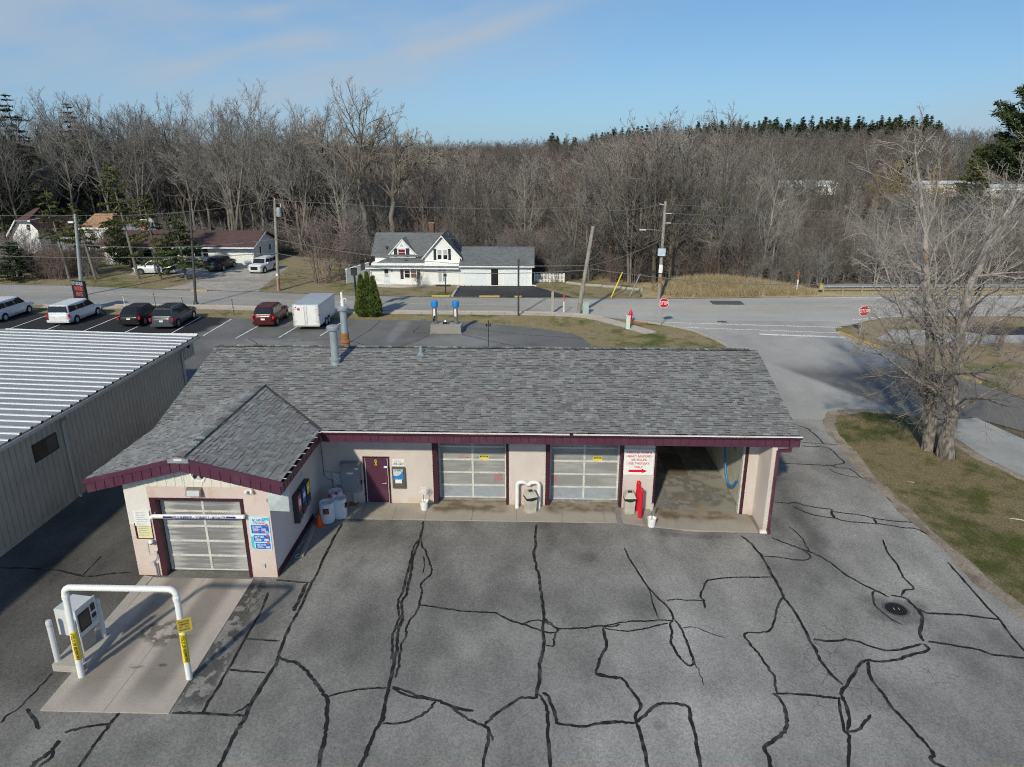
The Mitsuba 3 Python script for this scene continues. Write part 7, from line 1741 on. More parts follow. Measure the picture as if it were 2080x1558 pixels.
stop_sign(10.7, 58.5, 1.93, 2.3, 0.14, 'stop sign on the near corner beside the kerb curve')
stop_sign(25.95, 55.6, 2.0, 2.4, 0.05, 'stop sign on the far corner, behind bare branches')
LS = thing('message_sign', 'black message sign with white and red letters behind the white minivan', 'sign')
sx_, sy_, sa = -41.2, 62.6, math.radians(-22)
ca, sn = math.cos(sa), math.sin(sa)
SF = lambda u, z, d=0.0: frame((sx_ + ca * u + sn * d, sy_ + sn * u - ca * d + 0, z), (ca, sn, 0), (0, 0, 1))
put('cabinet', MB().box(sx_ - 0.82, sx_ + 0.82, sy_ - 0.12, sy_ + 0.12, 0.75, 2.75, sa, (sx_, sy_)), 'm_post_black', LS)
put('leg', MB().box(sx_ - 0.72, sx_ - 0.62, sy_ - 0.05, sy_ + 0.05, 0, 0.75, sa, (sx_, sy_)), 'm_post_black', LS)
put('leg', MB().box(sx_ + 0.62, sx_ + 0.72, sy_ - 0.05, sy_ + 0.05, 0, 0.75, sa, (sx_, sy_)), 'm_post_black', LS)
fx = MB()
for t, h_, z, m_, w_ in (('DS LIQUOR', 0.27, 2.40, 'm_gray_light', 1.42), ('WATKINS', 0.36, 1.90, 'm_red_decal', 1.08), ('MEATS', 0.36, 1.40, 'm_red_decal', 0.84)):
    lettering(LS, t, h_, SF(0.0 if w_ > 1.2 else 0.08, z, 0.125), m_, True, 0.006, width=w_)
put('stay', MB().tube([(sx_ + 0.9, sy_ - 0.4, 0.55), (sx_ + 1.9, sy_ - 0.6, 0.45), (sx_ + 2.7, sy_ - 1.0, 0.0)], 0.05, 6), 'm_post_black', LS)
for n_, (px, y, h_, mtl, lab) in enumerate(((-36.6, 61.5, 1.5, 'm_white', 'thin stake with a white ball on the verge, east of the message sign'), (-34.0, 61.9, 1.75, 'm_post_black', 'tall thin dark stake on the verge behind the black crossover'), (-31.7, 62.3, 1.3, 'm_post_black', 'thin dark stake on the verge behind the slate crossover'), (-26.7, 61.3, 1.4, 'm_post_black', 'thin stake with pale tip on the empty stretch of verge'))):
    solo('stake', MB().cyl((px, y, 0), (px - 0.05, y, h_), 0.022, n=6).lathe([(0, -0.06), (0.05, 0), (0, 0.06)], (px - 0.05, y, h_), 8), mtl, lab, 'stake')
VI = thing('vacuum_island', 'two steel vacuum columns with blue caps on a concrete block', 'vacuum station')
put('block', MB().box(-8.25, -5.8, 55.2, 56.6, 0.0, 0.62), 'm_concrete_old', VI)
put('block_foot', MB().box(-8.3, -5.75, 55.15, 56.65, 0.0, 0.08), 'm_concrete_old', VI)
mat('m_steel', grime((0.50, 0.50, 0.51), 0.3, 4.0), 0.3, metallic=0.85)
for x in (-7.95, -6.25):
    C_ = put('column', MB().cyl((x, 55.9, 0.62), (x, 55.9, 2.1), 0.19, n=20), 'm_steel', VI, smooth=40)
    put('cap', MB().lathe([(0.2, 2.02), (0.27, 2.04), (0.28, 2.42), (0.22, 2.52), (0, 2.54)], (x, 55.9, 0), 20), 'm_blue_mid', C_, smooth=35)
    put('label', MB().box(x - 0.1, x + 0.06, 55.69, 55.72, 1.3, 1.9), 'm_white', C_)
    if x < -7:
        put('hose_port', MB().box(x - 0.14, x + 0.02, 55.66, 55.71, 0.9, 1.12).box(x - 0.04, x + 0.05, 55.66, 55.72, 1.15, 1.35), 'm_black', C_)
put('dome_bin', MB().lathe([(0.26, 0.62), (0.26, 0.8), (0.2, 0.95), (0.0, 1.02)], (-7.1, 55.9, 0), 16), 'm_steel', VI, smooth=40)
put('bin_mouth', MB().box(-7.28, -6.92, 55.62, 55.68, 0.7, 0.84), 'm_black', VI)
GR = thing('guard_rail', 'galvanised guard rail along the far road edge east of the junction', 'guard rail')
gl = smooth_line([(29.6, 73.2), (38, 73.6), (50, 74.2), (70, 76.0), (120, 81.5)], 6)
prof = [(-0.02, 0.42), (0.06, 0.47), (-0.02, 0.56), (-0.02, 0.60), (0.06, 0.69), (-0.02, 0.74)]
v = np.vstack([np.column_stack([gl[:, 0], gl[:, 1] - a, np.full(len(gl), b + 0.12)]) for a, b in prof])
k = len(gl)
put('rail', MB().add(v, [[s * k + m, s * k + m + 1, (s + 1) * k + m + 1, (s + 1) * k + m] for s in range(5) for m in range(k - 1)]), 'm_galv', GR)
for x in np.arange(29.8, 110, 2.0):
    y = float(np.interp(x, gl[:, 0], gl[:, 1]))
    put('post', MB().box(x - 0.08, x + 0.08, y + 0.03, y + 0.2, -0.1, 0.8), 'm_pole_wood', GR)
put('end_plate', MB().box(29.3, 29.6, 73.0, 73.3, 0.4, 0.95), 'm_yellow_paint', GR)
for (a, b, m_, lab) in (((7.7, 69.95, 0), (8.9, 71.5, 2.3), 'm_yellow', 'yellow guy wire guard leaning by the driveway end'), ((9.6, 70.6, 0), (10.8, 72.2, 2.0), 'm_galv', 'pale grey guy rod leaning beside the yellow one')):
    solo('guy_guard', MB().tube([a, b], 0.06, 6), m_, lab, 'guy guard')
for n_, (x0, y0, x1, y1) in enumerate(((3.6, 77.4, 5.2, 76.2), (5.3, 76.1, 7.3, 75.6), (7.4, 75.5, 9.2, 74.6), (9.3, 74.5, 11.4, 73.4))):
    solo('landscape_log', MB().tube([(x0, y0, 0.12), (x1, y1, 0.14)], 0.17, 8), 'm_timber', ['log nearest the picket fence in the row edging the lawn', 'second log from the picket fence edging the lawn', 'third log from the picket fence edging the lawn', 'log nearest the dry bank in the row edging the lawn'][n_], 'log')

# overhead wires with a slight sag
WG = 'overhead wires along the road'


def wire(pts, label, r=0.022, sag=0.4):
    out = []
    for a, b in zip(pts[:-1], pts[1:]):
        a, b = np.array(a, float), np.array(b, float)
        for t in np.linspace(0, 1, 13)[:-1] if b is not pts[-1] else np.linspace(0, 1, 13):
            q = a + (b - a) * t
            q[2] -= sag * 4 * t * (1 - t)
            out.append(q)
    out.append(np.array(pts[-1], float))
    solo('overhead_wire', MB().tube(out, r, 4, False), 'm_wire' if 'm_wire' in scene else mat('m_wire', (0.16, 0.16, 0.165), 0.6), label, 'wire', WG)


wire([(-80, 78, 8.6), (-44.9, 69.6, 7.9), (-26.1, 72.7, 9.2)], 'topmost wire west of the transformer pole', sag=0.5)
wire([(-26.1, 72.7, 9.2), (4.9, 72, 8.6), (12.0, 69.9, 9.0)], 'topmost wire east of the transformer pole')
wire([(-80, 76, 5.4), (-45, 69.4, 5.1), (-26.3, 72.5, 5.3)], 'thick middle cable west of the transformer pole', 0.03, 0.5)
wire([(-26.3, 72.5, 5.3), (5.0, 63.0, 4.3)], 'cable from the transformer pole to the leaning pole', 0.028, 0.9)
wire([(-80, 76, 4.4), (-26.4, 72.5, 3.9), (5.0, 63.0, 3.9)], 'lower cable crossing in front of the white house', 0.03, 1.0)
wire([(5.0, 63.0, 4.3), (12.4, 69.8, 5.8)], 'cable from the leaning pole to the junction pole', 0.026, 0.3)
wire([(5.0, 63.0, 4.0), (40, 66, 3.2), (90, 70, 4.2)], 'long low cable passing east over the junction', 0.03, 1.2)
wire([(13.1, 70, 9.0), (60, 74, 8.6), (110, 79, 8.8)], 'upper wire east of the junction pole', 0.02, 0.6)
wire([(13.1, 70, 8.2), (60, 74, 7.7), (110, 79, 7.9)], 'second wire east of the junction pole', 0.02, 0.6)
wire([(13.1, 70, 7.3), (60, 74, 6.9), (110, 79, 7.0)], 'third wire east of the junction pole', 0.02, 0.6)
wire([(-26.2, 72.6, 6.6), (-8.2, 77.0, 4.9)], 'service wire from the transformer pole to the white house', 0.018, 0.5)
# ================================================================ trees and brush


def tubes(P, R, n):
    """Many tubes at once: P (k, m, 3), R (k, m)."""
    k, m, _ = P.shape
    ax = P[:, -1] - P[:, 0]
    ax /= np.linalg.norm(ax, axis=1, keepdims=True) + 1e-9
    ref = np.where(np.abs(ax[:, 2:3]) < 0.9, [[0.0, 0, 1]], [[1.0, 0, 0]])
    u = np.cross(ax, ref)
    u /= np.linalg.norm(u, axis=1, keepdims=True) + 1e-9
    w = np.cross(ax, u)
    a = np.arange(n) * 2 * np.pi / n
    ring = u[:, None] * np.cos(a)[None, :, None] + w[:, None] * np.sin(a)[None, :, None]
    v = (P[:, :, None] + R[:, :, None, None] * ring[:, None]).reshape(-1, 3)
    i, j = np.meshgrid(np.arange(m - 1), np.arange(n), indexing='ij')
    a0, a1 = i * n + j, i * n + (j + 1) % n
    f = np.concatenate([np.stack([a0, a1, a1 + n], -1).reshape(-1, 3), np.stack([a0, a1 + n, a0 + n], -1).reshape(-1, 3)])
    return v, (f[None] + (np.arange(k) * m * n)[:, None, None]).reshape(-1, 3)


def at(P, t):
    m = P.shape[1] - 1
    x = np.clip(t * m, 0, m - 1e-6)
    i = x.astype(int)
    k = np.arange(len(P))
    d = P[k, i + 1] - P[k, i]
    return P[k, i] + d * (x - i)[:, None], d / (np.linalg.norm(d, axis=1, keepdims=True) + 1e-9)


def grow(rng, p, d, L, r0, r1, m, wander, up, sag=0.0):
    k = len(p)
    pts, dd = [p], d.copy()
    for s in range(m - 1):
        dd = dd + rng.normal(0, wander, (k, 3)) + np.array([0, 0, up])
        dd[:, 2] -= sag
        dd /= np.linalg.norm(dd, axis=1, keepdims=True)
        pts.append(pts[-1] + dd * (L / (m - 1))[:, None])
    t = np.linspace(0, 1, m)
    return np.stack(pts, 1), r0[:, None] * (1 - t) + r1[:, None] * t


def bare_tree(seed, stems, levels, r_top=0.25, tp=0.75):
    """stems: list of (points, base radius); levels: dicts. Returns (trunk mesh, crown mesh)."""
    rng = np.random.default_rng(seed)
    trunk, crown = MB(), MB()
    P0, R0 = [], []
    for pts, r in stems:
        q = smooth_line(pts, 4)
        q = q[np.linspace(0, len(q) - 1, 14).astype(int)]
        t = np.linspace(0, 1, 14)
        q[1:-1] += rng.normal(0, r * 0.22, (12, 3)) * [1, 1, 0.3]
        rr = r * ((1 - t) ** tp * (1 - r_top * 0.4) + r_top * 0.4) * (1 + 0.45 * np.exp(-t * 24))
        P0.append(q)
        R0.append(rr)
        trunk.tube(q, rr, 9)
    P, R = np.array(P0), np.array(R0)
    LEN = np.linalg.norm(np.diff(P, axis=1), axis=2).sum(1)
    for li, lv in enumerate(levels):
        idx = np.repeat(np.arange(len(P)), np.maximum(1, (lv['n'] * (LEN / LEN.max()) ** lv.get('lp', 0.5)).round().astype(int)))
        t = lv['t0'] + (lv.get('t1', 0.98) - lv['t0']) * rng.random(len(idx)) ** lv.get('tp', 1.0)
        p, tan = at(P[idx], t)
        a = rng.random(len(idx)) * 2 * np.pi
        ref = rng.normal(0, 1, (len(idx), 3))
        side = np.cross(tan, ref)
        side /= np.linalg.norm(side, axis=1, keepdims=True) + 1e-9
        ang = np.radians(rng.normal(lv['ang'], lv.get('sd', 9), len(idx)))
        d = tan * np.cos(ang)[:, None] + side * np.sin(ang)[:, None]
        if 'bias' in lv:
            d += np.array(lv['bias'])
        d /= np.linalg.norm(d, axis=1, keepdims=True)
        L = LEN[idx] * lv['len'] * (1 - lv.get('taper', 0.55) * (t - lv['t0']) / (1 - lv['t0'] + 1e-6)) * (0.7 + 0.6 * rng.random(len(idx)))
        rp = R[idx, np.clip((t * (R.shape[1] - 1)).astype(int), 0, R.shape[1] - 1)]
        r0 = np.minimum(np.maximum(rp * lv['r'] * (0.7 + 0.5 * rng.random(len(idx))), lv['rmin']), rp * 0.95 + 0.004)
        P, R = grow(rng, p, d, L, r0, np.maximum(r0 * 0.35, lv['rmin'] * 0.7), lv['m'], lv['w'], lv.get('up', 0.05), lv.get('sag', 0.0))
        LEN = L
        v, f = tubes(P, R, lv.get('sides', 3))
        (trunk if lv.get('limb') else crown).add(v, f)
    return trunk, crown


def forest_levels(a, b, c, twig, up=0.09):
    return [dict(n=a, t0=0.28, ang=42, sd=12, len=0.42, r=0.55, rmin=0.03, m=7, w=0.13, up=up, sides=4, limb=True, taper=0.5),
            dict(n=b, t0=0.2, ang=38, sd=14, len=0.48, r=0.5, rmin=0.016, m=5, w=0.15, up=up * 0.7),
            dict(n=c, t0=0.15, ang=36, sd=14, len=0.5, r=0.55, rmin=twig, m=4, w=0.16, up=0.04)]


mat('m_bark', bark((0.145, 0.13, 0.112), (0.235, 0.215, 0.19), 1.2), 0.95, spec=0.05)
mat('m_bark_pale', bark((0.24, 0.215, 0.185), (0.38, 0.35, 0.31), 1.2), 0.95, spec=0.05)
mat('m_bark_dark', bark((0.085, 0.072, 0.060), (0.14, 0.12, 0.10), 1.2), 0.95, spec=0.05)
mat('m_twig', twig((0.16, 0.15, 0.141), (0.245, 0.232, 0.222)), 0.95, spec=0.05)
mat('m_twig_grey', twig((0.225, 0.214, 0.20), (0.31, 0.296, 0.278)), 0.95, spec=0.05)
mat('m_twig_dark', twig((0.105, 0.095, 0.085), (0.155, 0.143, 0.13)), 0.95, spec=0.05)
mat('m_twig_red', twig((0.19, 0.14, 0.128), (0.25, 0.19, 0.175)), 0.95, spec=0.05)
mat('m_twig_gold', twig((0.28, 0.215, 0.13), (0.33, 0.26, 0.16)), 0.95, spec=0.05)


def group_of(name, parts):
    g = {'type': 'shapegroup'}
    for k, (mb, m) in parts.items():
        v, f = mb.arrays()
        d = mikit.ply(trimesh.Trimesh(v, f, process=False), m, smooth=(True if k == 'trunk' else False))
        g[k] = d
    scene[name] = g
    return name


def instance(name, grp, x, y, z, s, rz, label=None, cat=None, group=None, sz=1.0, lean=(0.0, 0.0)):
    key = key_of(name)
    M = T().translate([x, y, z]).rotate([1, 0, 0], lean[0]).rotate([0, 1, 0], lean[1]).rotate([0, 0, 1], rz).scale([s, s, s * sz])
    scene[key] = {'type': 'instance', 'group': {'type': 'ref', 'id': grp}, 'to_world': M}
    if label:
        labels[key] = {'label': label, 'category': cat, 'group': group}
    return key


rt = np.random.default_rng(2024)
TALL = []
for k in range(6):
    H = 20.0
    n = 1 if k % 3 else 2
    st = []
    for s in range(n):
        dx, dy = rt.normal(0, 1.1 if n == 1 else 2.0, 2)
        st.append(([(0.3 * s, 0.1 * s, -0.4), (dx * 0.2, dy * 0.2, H * 0.3), (dx * 0.6, dy * 0.6, H * 0.65), (dx, dy, H * (1 - 0.07 * s))], 0.27 - 0.03 * s))
    tr, cr = bare_tree(100 + k, st, forest_levels(22 if n == 1 else 15, 9, 10, 0.017, 0.10))
    TALL.append(group_of(f'tall_tree_group_{k}', {'trunk': (tr, ('m_bark', 'm_bark_dark', 'm_bark')[k % 3]), 'crown': (cr, ('m_twig', 'm_twig_dark', 'm_twig_grey')[k % 3])}))
MID = []
for k in range(7):
    H = 14.0
    dx, dy = rt.normal(0, 0.9, 2)
    st = [([(0, 0, -0.4), (dx * 0.3, dy * 0.3, H * 0.3), (dx * 0.7, dy * 0.7, H * 0.7), (dx, dy, H)], 0.17)]
    if k % 2:
        st.append(([(0.2, 0.1, -0.4), (-dx * 0.6, dy * 0.7, H * 0.4), (-dx * 1.6, dy * 1.2, H * 0.9)], 0.13))
    tr, cr = bare_tree(200 + k, st, forest_levels(18, 8, 8, 0.016, 0.12))
    MID.append(group_of(f'mid_tree_group_{k}', {'trunk': (tr, ('m_bark', 'm_bark_pale', 'm_bark_dark')[k % 3]), 'crown': (cr, ('m_twig', 'm_twig_grey', 'm_twig', 'm_twig_dark', 'm_twig_grey', 'm_twig', 'm_twig_red')[k])}))
PALE = []
for k in range(3):
    H = 12.0
    dx, dy = rt.normal(0, 1.2, 2)
    tr, cr = bare_tree(260 + k, [([(0, 0, -0.4), (dx * 0.4, dy * 0.4, H * 0.4), (dx, dy, H)], 0.15), ([(0.3, 0, -0.4), (0.8 - dx, 0.5, H * 0.4), (1.6 - dx, 1.0, H * 0.85)], 0.12)],
                       [dict(n=12, t0=0.3, ang=38, sd=10, len=0.4, r=0.55, rmin=0.03, m=6, w=0.14, up=0.08, sides=4, limb=True), dict(n=7, t0=0.2, ang=38, len=0.5, r=0.5, rmin=0.018, m=4, w=0.16), dict(n=6, t0=0.15, ang=36, len=0.5, r=0.5, rmin=0.013, m=3, w=0.16)])
    PALE.append(group_of(f'pale_tree_group_{k}', {'trunk': (tr, 'm_bark_pale'), 'crown': (cr, 'm_twig_grey')}))
def woods_tone(a, b, c):
    def fn(p, n, uv):
        k = fbm(p.x * 0.021 + 3.0, p.y * 0.021, p.z * 0.02, 3)
        j = noise(p.x * 0.16, p.y * 0.16, 2.0)
        return mix(mix(a, b, smoothstep(0.36, 0.60, k * 0.6 + j * 0.4)), c, smoothstep(0.6, 0.78, noise(p.x * 0.06 + 9.0, p.y * 0.06, 4.0)))
    return fn


mat('m_woods', woods_tone((0.105, 0.096, 0.086), (0.175, 0.16, 0.145), (0.135, 0.10, 0.088)), 1.0, spec=0.0)
mat('m_woods_grey', woods_tone((0.15, 0.142, 0.132), (0.215, 0.203, 0.188), (0.15, 0.12, 0.105)), 1.0, spec=0.0)
FAR = []
for k in range(6):
    H = 14.0
    dx, dy = rt.normal(0, 0.8, 2)
    tr, cr = bare_tree(300 + k, [([(0, 0, -0.5), (dx * 0.4, dy * 0.4, H * 0.4), (dx, dy, H)], 0.17)],
                       [dict(n=17, t0=0.22, ang=42, sd=12, len=0.40, r=0.55, rmin=0.045, m=4, w=0.13, up=0.12, sides=3), dict(n=7, t0=0.15, ang=38, len=0.52, r=0.5, rmin=0.038, m=3, w=0.15, up=0.1), dict(n=4, t0=0.15, ang=34, len=0.55, r=0.6, rmin=0.03, m=3, w=0.15)])
    cr.add(*tr.arrays())
    FAR.append(group_of(f'far_tree_group_{k}', {'crown': (cr, ('m_woods', 'm_woods', 'm_woods', 'm_woods_grey', 'm_woods', 'm_woods_grey')[k])}))
GOLD = group_of('gold_tree_group', {'crown': (bare_tree(390, [([(0, 0, -0.5), (0.3, 0.2, 4), (0.5, 0.1, 9)], 0.2), ([(0, 0, -0.5), (-0.8, 0.2, 4), (-1.8, 0.1, 8)], 0.15)], [dict(n=16, t0=0.2, ang=40, len=0.42, r=0.5, rmin=0.04, m=4, w=0.12, up=0.1), dict(n=10, t0=0.15, ang=34, len=0.5, r=0.5, rmin=0.03, m=4, w=0.12, sag=0.1), dict(n=7, t0=0.1, ang=25, len=0.7, r=0.6, rmin=0.02, m=3, w=0.1, sag=0.25)])[1], 'm_twig_gold')})
BRUSH = []
for k in range(4):
    rb = np.random.default_rng(500 + k)
    st = []
    for s in range(9):
        a, l = rb.random() * 6.28, 0.5 + rb.random()
        h = 2.0 + 1.8 * rb.random()
        st.append(([(0.25 * math.cos(a), 0.25 * math.sin(a), -0.2), (l * 0.5 * math.cos(a), l * 0.5 * math.sin(a), h * 0.55), (l * 1.1 * math.cos(a), l * 1.1 * math.sin(a), h)], 0.03))
    tr, cr = bare_tree(520 + k, st, [dict(n=9, t0=0.15, ang=34, len=0.45, r=0.6, rmin=0.012, m=4, w=0.15, up=0.05), dict(n=6, t0=0.1, ang=36, len=0.5, r=0.7, rmin=0.009, m=3, w=0.15)])
    cr.add(*tr.arrays())
    BRUSH.append(group_of(f'brush_group_{k}', {'twigs': (cr, ('m_twig', 'm_twig_red', 'm_twig_dark', 'm_twig_gold')[k])}))

# ---- conifers


def conifer(seed, H, r, base, width, n_whorl, per, needle, droop=0.15, top_pow=0.8, gap=0.0, dens=1.0, clump=0.34):
    """A trunk with whorls of branches that carry flat sprays of needles."""
    rb = np.random.default_rng(seed)
    trunk = MB().tube([(0, 0, -0.3), (0.05, 0.02, H * 0.5), (0.0, 0.0, H)], [r, r * 0.6, 0.02], 8)
    V, C = [], []
    for wv in range(n_whorl):
        f = (wv + rb.random() * 0.6) / n_whorl
        z = base + (H - base) * f
        L = width * (1 - f) ** top_pow * (0.75 + 0.5 * rb.random()) + 0.12
        for b in range(per):
            if rb.random() < gap:
                continue
            a = rb.random() * 6.283
            d = np.array([math.cos(a), math.sin(a), 0.12 - droop + 0.3 * f])
            pts = [np.array([0, 0, z]) + d * L * t + np.array([0, 0, -droop * L * t * t + 0.1 * L * t ** 3]) for t in (0, 0.5, 1)]
            trunk.tube(pts, [max(0.012, r * 0.12), 0.012, 0.006], 3, False)
            k = max(4, int(L * 11 * dens))
            t = 0.15 + 0.85 * rb.random(k) ** 0.7
            q = np.array([np.interp(t, [0, 0.5, 1], [p[m] for p in pts]) for m in range(3)]).T
            q += rb.normal(0, clump * 0.28 * (0.3 + L * 0.25), (k, 3)) * [1, 1, 0.45]
            for c in q:
                e = rb.normal(0, 1, 3) * [1, 1, 0.6] + d * 0.9
                e /= np.linalg.norm(e)
                s = np.cross(e, rb.normal(0, 1, 3))
                s /= np.linalg.norm(s) + 1e-9
                w = clump * (0.6 + 0.8 * rb.random())
                V.append([c - e * w * 0.5 - s * w * 0.14, c - e * w * 0.5 + s * w * 0.14, c + e * w * 0.7])
    V = np.array(V).reshape(-1, 3)
    return trunk, MB().add(V, np.arange(len(V)).reshape(-1, 3))


def needles(name, c0, c1, k=1.2):
    scene[name] = {'type': 'twosided', 'bsdf': {'type': 'principled', 'base_color': mikit.proc(lambda p, n, uv: mix(c0, c1, smoothstep(0.3, 0.7, noise(p.x * k, p.y * k, p.z * k * 1.5) * 0.6 + noise(p.x * 7, p.y * 7, p.z * 7) * 0.4))), 'roughness': 0.8, 'specular': 0.15}}
    return name


needles('m_needle', (0.035, 0.052, 0.022), (0.085, 0.105, 0.04))
needles('m_needle_olive', (0.06, 0.072, 0.026), (0.14, 0.145, 0.055))
needles('m_needle_dark', (0.016, 0.028, 0.016), (0.045, 0.062, 0.030))
needles('m_cedar', (0.06, 0.095, 0.024), (0.15, 0.185, 0.045), 3.0)


def plant_conifer(name, label, x, y, z, args, m='m_needle', group=None, lean=0.0):
    t, c = conifer(*args)
    K_ = thing(name, label, 'conifer', group)
    M = T().translate([x, y, z]).rotate([0, 1, 0], lean)
    put('trunk', t, 'm_bark', K_, to_world=M)
    put('needles', c, m, K_, to_world=M)


GS = 'thin spruces on the roadside lawn'
plant_conifer('spruce', 'thin leaning spruce with twin trunk beside the brown brush, westernmost of the row', -52.6, 78.5, 0, (11, 10.0, 0.16, 4.5, 1.8, 16, 4, 0, 0.25, 0.6, 0.15, 1.9, 0.42), 'm_needle_olive', GS, -5)
plant_conifer('spruce', 'thin spruce trunk just east of the twin-trunked one, behind the pale light pole', -49.6, 78.6, 0, (12, 8.5, 0.15, 3.8, 1.6, 14, 4, 0, 0.25, 0.7, 0.2, 1.7, 0.42), 'm_needle_olive', GS, -8)
plant_conifer('spruce', 'tall bare-trunked spruce with olive top between the two light poles', -44.9, 79.0, 0, (13, 12.6, 0.19, 6.2, 2.2, 15, 5, 0, 0.15, 0.55, 0.15, 2.1, 0.45), 'm_needle_olive', GS, -6)
plant_conifer('spruce', 'slender spruce in front of the hood of the sideways white car', -42.3, 78.9, 0, (14, 9.5, 0.19, 2.6, 2.4, 18, 4, 0, 0.3, 0.7, 0.15, 1.7, 0.42), 'm_needle_olive', GS, -4)
plant_conifer('spruce', 'fullest of the thin spruces, standing before the sideways white car', -39.2, 78.6, 0, (15, 7.4, 0.17, 1.7, 2.5, 19, 5, 0, 0.25, 0.65, 0.1, 2.2, 0.42), 'm_needle', GS, -3)
plant_conifer('yew', 'dark rounded evergreen at the west edge beside the brush', -57.8, 77.5, 0, (16, 4.2, 0.12, 0.2, 2.3, 16, 9, 0, 0.1, 0.5, 0.0, 1.4), 'm_needle_dark')
for n_, (x, y, h, lab) in enumerate(((-52.5, 88.5, 4.5, 'dark green juniper beside the blue-grey wall of the lean-to'), (-54.5, 92.5, 5.5, 'taller dark juniper close behind the first'), (-49.8, 86.5, 3.8, 'juniper in front of the brown-roofed house, west of its ramp'))):
    plant_conifer('juniper', lab, x, y, 0, (30 + n_, h, 0.1, 0.2, 1.5, 14, 9, 0, -0.25, 0.5, 0.0, 1.3), 'm_needle')
for n_, (x, y, h, w, lab) in enumerate(((-83.5, 118.0, 22.5, 5.5, 'big dark spruce at the west edge of the picture'), (-76.5, 122.0, 21.5, 5.0, 'dark spruce beside the big one at the west edge'), (-79.0, 112.0, 15.0, 4.5, 'lower dark spruce standing before the two big ones'))):
    plant_conifer('dark_spruce', lab, x, y, 0, (40 + n_, h, 0.3, 3.0, w, 26, 6, 0, 0.25, 0.7, 0.15, 0.9, 0.55), 'm_needle_dark')
plant_conifer('white_pine', 'tall white pine cut by the east edge above the trees', 67.8, 103.0, float(hill(67.8, 103)), (50, 25.5, 0.45, 9.0, 6.4, 24, 7, 0, -0.1, 0.5, 0.1, 1.9, 0.7), 'm_needle')
for n_, (x, y, h) in enumerate(((93, 160, 13), (101, 172, 14), (88, 178, 12), (112, 165, 14))):
    plant_conifer('hill_pine', ['dull green pine behind the white pine', 'dull green pine above the long mobile home', 'shorter dull green pine left of the mobile home', 'dull green pine at the east edge above the lower mobile home'][n_], x, y, float(hill(x, y)), (55 + n_, h, 0.3, 3.0, 4.0, 16, 6, 0, 0.05, 0.7, 0.1, 0.9, 0.7), 'm_needle_olive')
# arborvitae: three spires of small leaf scales
CE = thing('cedar', 'dense green cedar with three spires on the verge by the solar light', 'evergreen')
rb = np.random.default_rng(66)
V, F_ = [], 0
for (cx, cy, h, w) in ((-15.05, 61.0, 3.55, 0.60), (-14.55, 61.15, 3.75, 0.52), (-14.0, 61.05, 3.4, 0.58)):
    k = 5200
    f = rb.random(k) ** 1.15
    a = rb.random(k) * 6.283
    rr = w * (np.minimum(1, (1 - f) * 1.25 + 0.01) ** 0.95) * (0.55 + 0.5 * rb.random(k) ** 0.5) * (1 + 0.12 * np.sin(a * 5 + f * 20)) * np.minimum(1, 0.55 + f * 4)
    c = np.stack([cx + rr * np.cos(a), cy + rr * np.sin(a), 0.06 + f * h], 1)
    out = np.stack([np.cos(a), np.sin(a), np.full(k, 1.5)], 1) + rb.normal(0, 0.5, (k, 3))
    out /= np.linalg.norm(out, axis=1, keepdims=True)
    s = np.cross(out, rb.normal(0, 1, (k, 3)))
    s /= np.linalg.norm(s, axis=1, keepdims=True)
    w_ = (0.09 + 0.1 * rb.random(k))[:, None]
    V.append(np.stack([c - s * w_ * 0.45, c + s * w_ * 0.45, c + out * w_ * 1.5], 1).reshape(-1, 3))
V = np.vstack(V)
put('foliage', MB().add(V, np.arange(len(V)).reshape(-1, 3)), 'm_cedar', CE)
put('trunk', MB().cyl((-15.0, 61.0, -0.1), (-15.0, 61.0, 3.2), 0.12, 0.03, n=6).cyl((-14.2, 61.05, -0.1), (-14.2, 61.05, 3.0), 0.1, 0.03, n=6), 'm_bark', CE)

# ---- the two bare trees beside the lot (each limb of the crown grown on the trunk)
NEAR = [dict(n=30, t0=0.16, ang=52, sd=15, len=0.40, r=0.26, rmin=0.018, m=8, w=0.17, up=0.05, sides=5, limb=True, taper=0.80),
        dict(n=13, t0=0.12, ang=44, sd=15, len=0.52, r=0.42, rmin=0.009, m=6, w=0.19, up=0.03, sides=3),
        dict(n=10, t0=0.1, ang=40, sd=15, len=0.5, r=0.5, rmin=0.006, m=4, w=0.19, up=0.02),
        dict(n=2, t0=0.15, ang=36, sd=14, len=0.55, r=0.6, rmin=0.005, m=3, w=0.17, up=0.02)]
B1 = thing('bare_lawn_tree', 'tall pale bare tree on the lawn beside the lot, western of the pair', 'tree')
tr, cr = bare_tree(7, [([(20.1, 33.7, -0.5), (19.7, 33.5, 2.0), (18.9, 33.2, 5.2), (18.2, 33.0, 7.9), (17.5, 33.0, 10.6), (17.0, 33.0, 12.8), (16.4, 33.0, 14.6)], 0.32),
                      ([(19.6, 33.4, 2.6), (18.4, 32.6, 4.4), (17.2, 31.9, 6.0), (15.6, 31.4, 8.6), (14.8, 31.2, 10.2)], 0.11),
                      ([(18.9, 33.2, 5.2), (19.6, 34.0, 7.6), (20.4, 34.6, 10.4), (21.0, 35.0, 12.2)], 0.10)], NEAR, 0.12, 1.0)
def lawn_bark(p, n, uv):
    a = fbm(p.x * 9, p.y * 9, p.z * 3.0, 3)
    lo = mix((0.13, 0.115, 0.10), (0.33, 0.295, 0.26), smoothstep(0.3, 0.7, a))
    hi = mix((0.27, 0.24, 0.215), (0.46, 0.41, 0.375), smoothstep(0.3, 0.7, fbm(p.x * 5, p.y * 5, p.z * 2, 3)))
    return mix(lo, hi, smoothstep(4.5, 9.0, p.z))


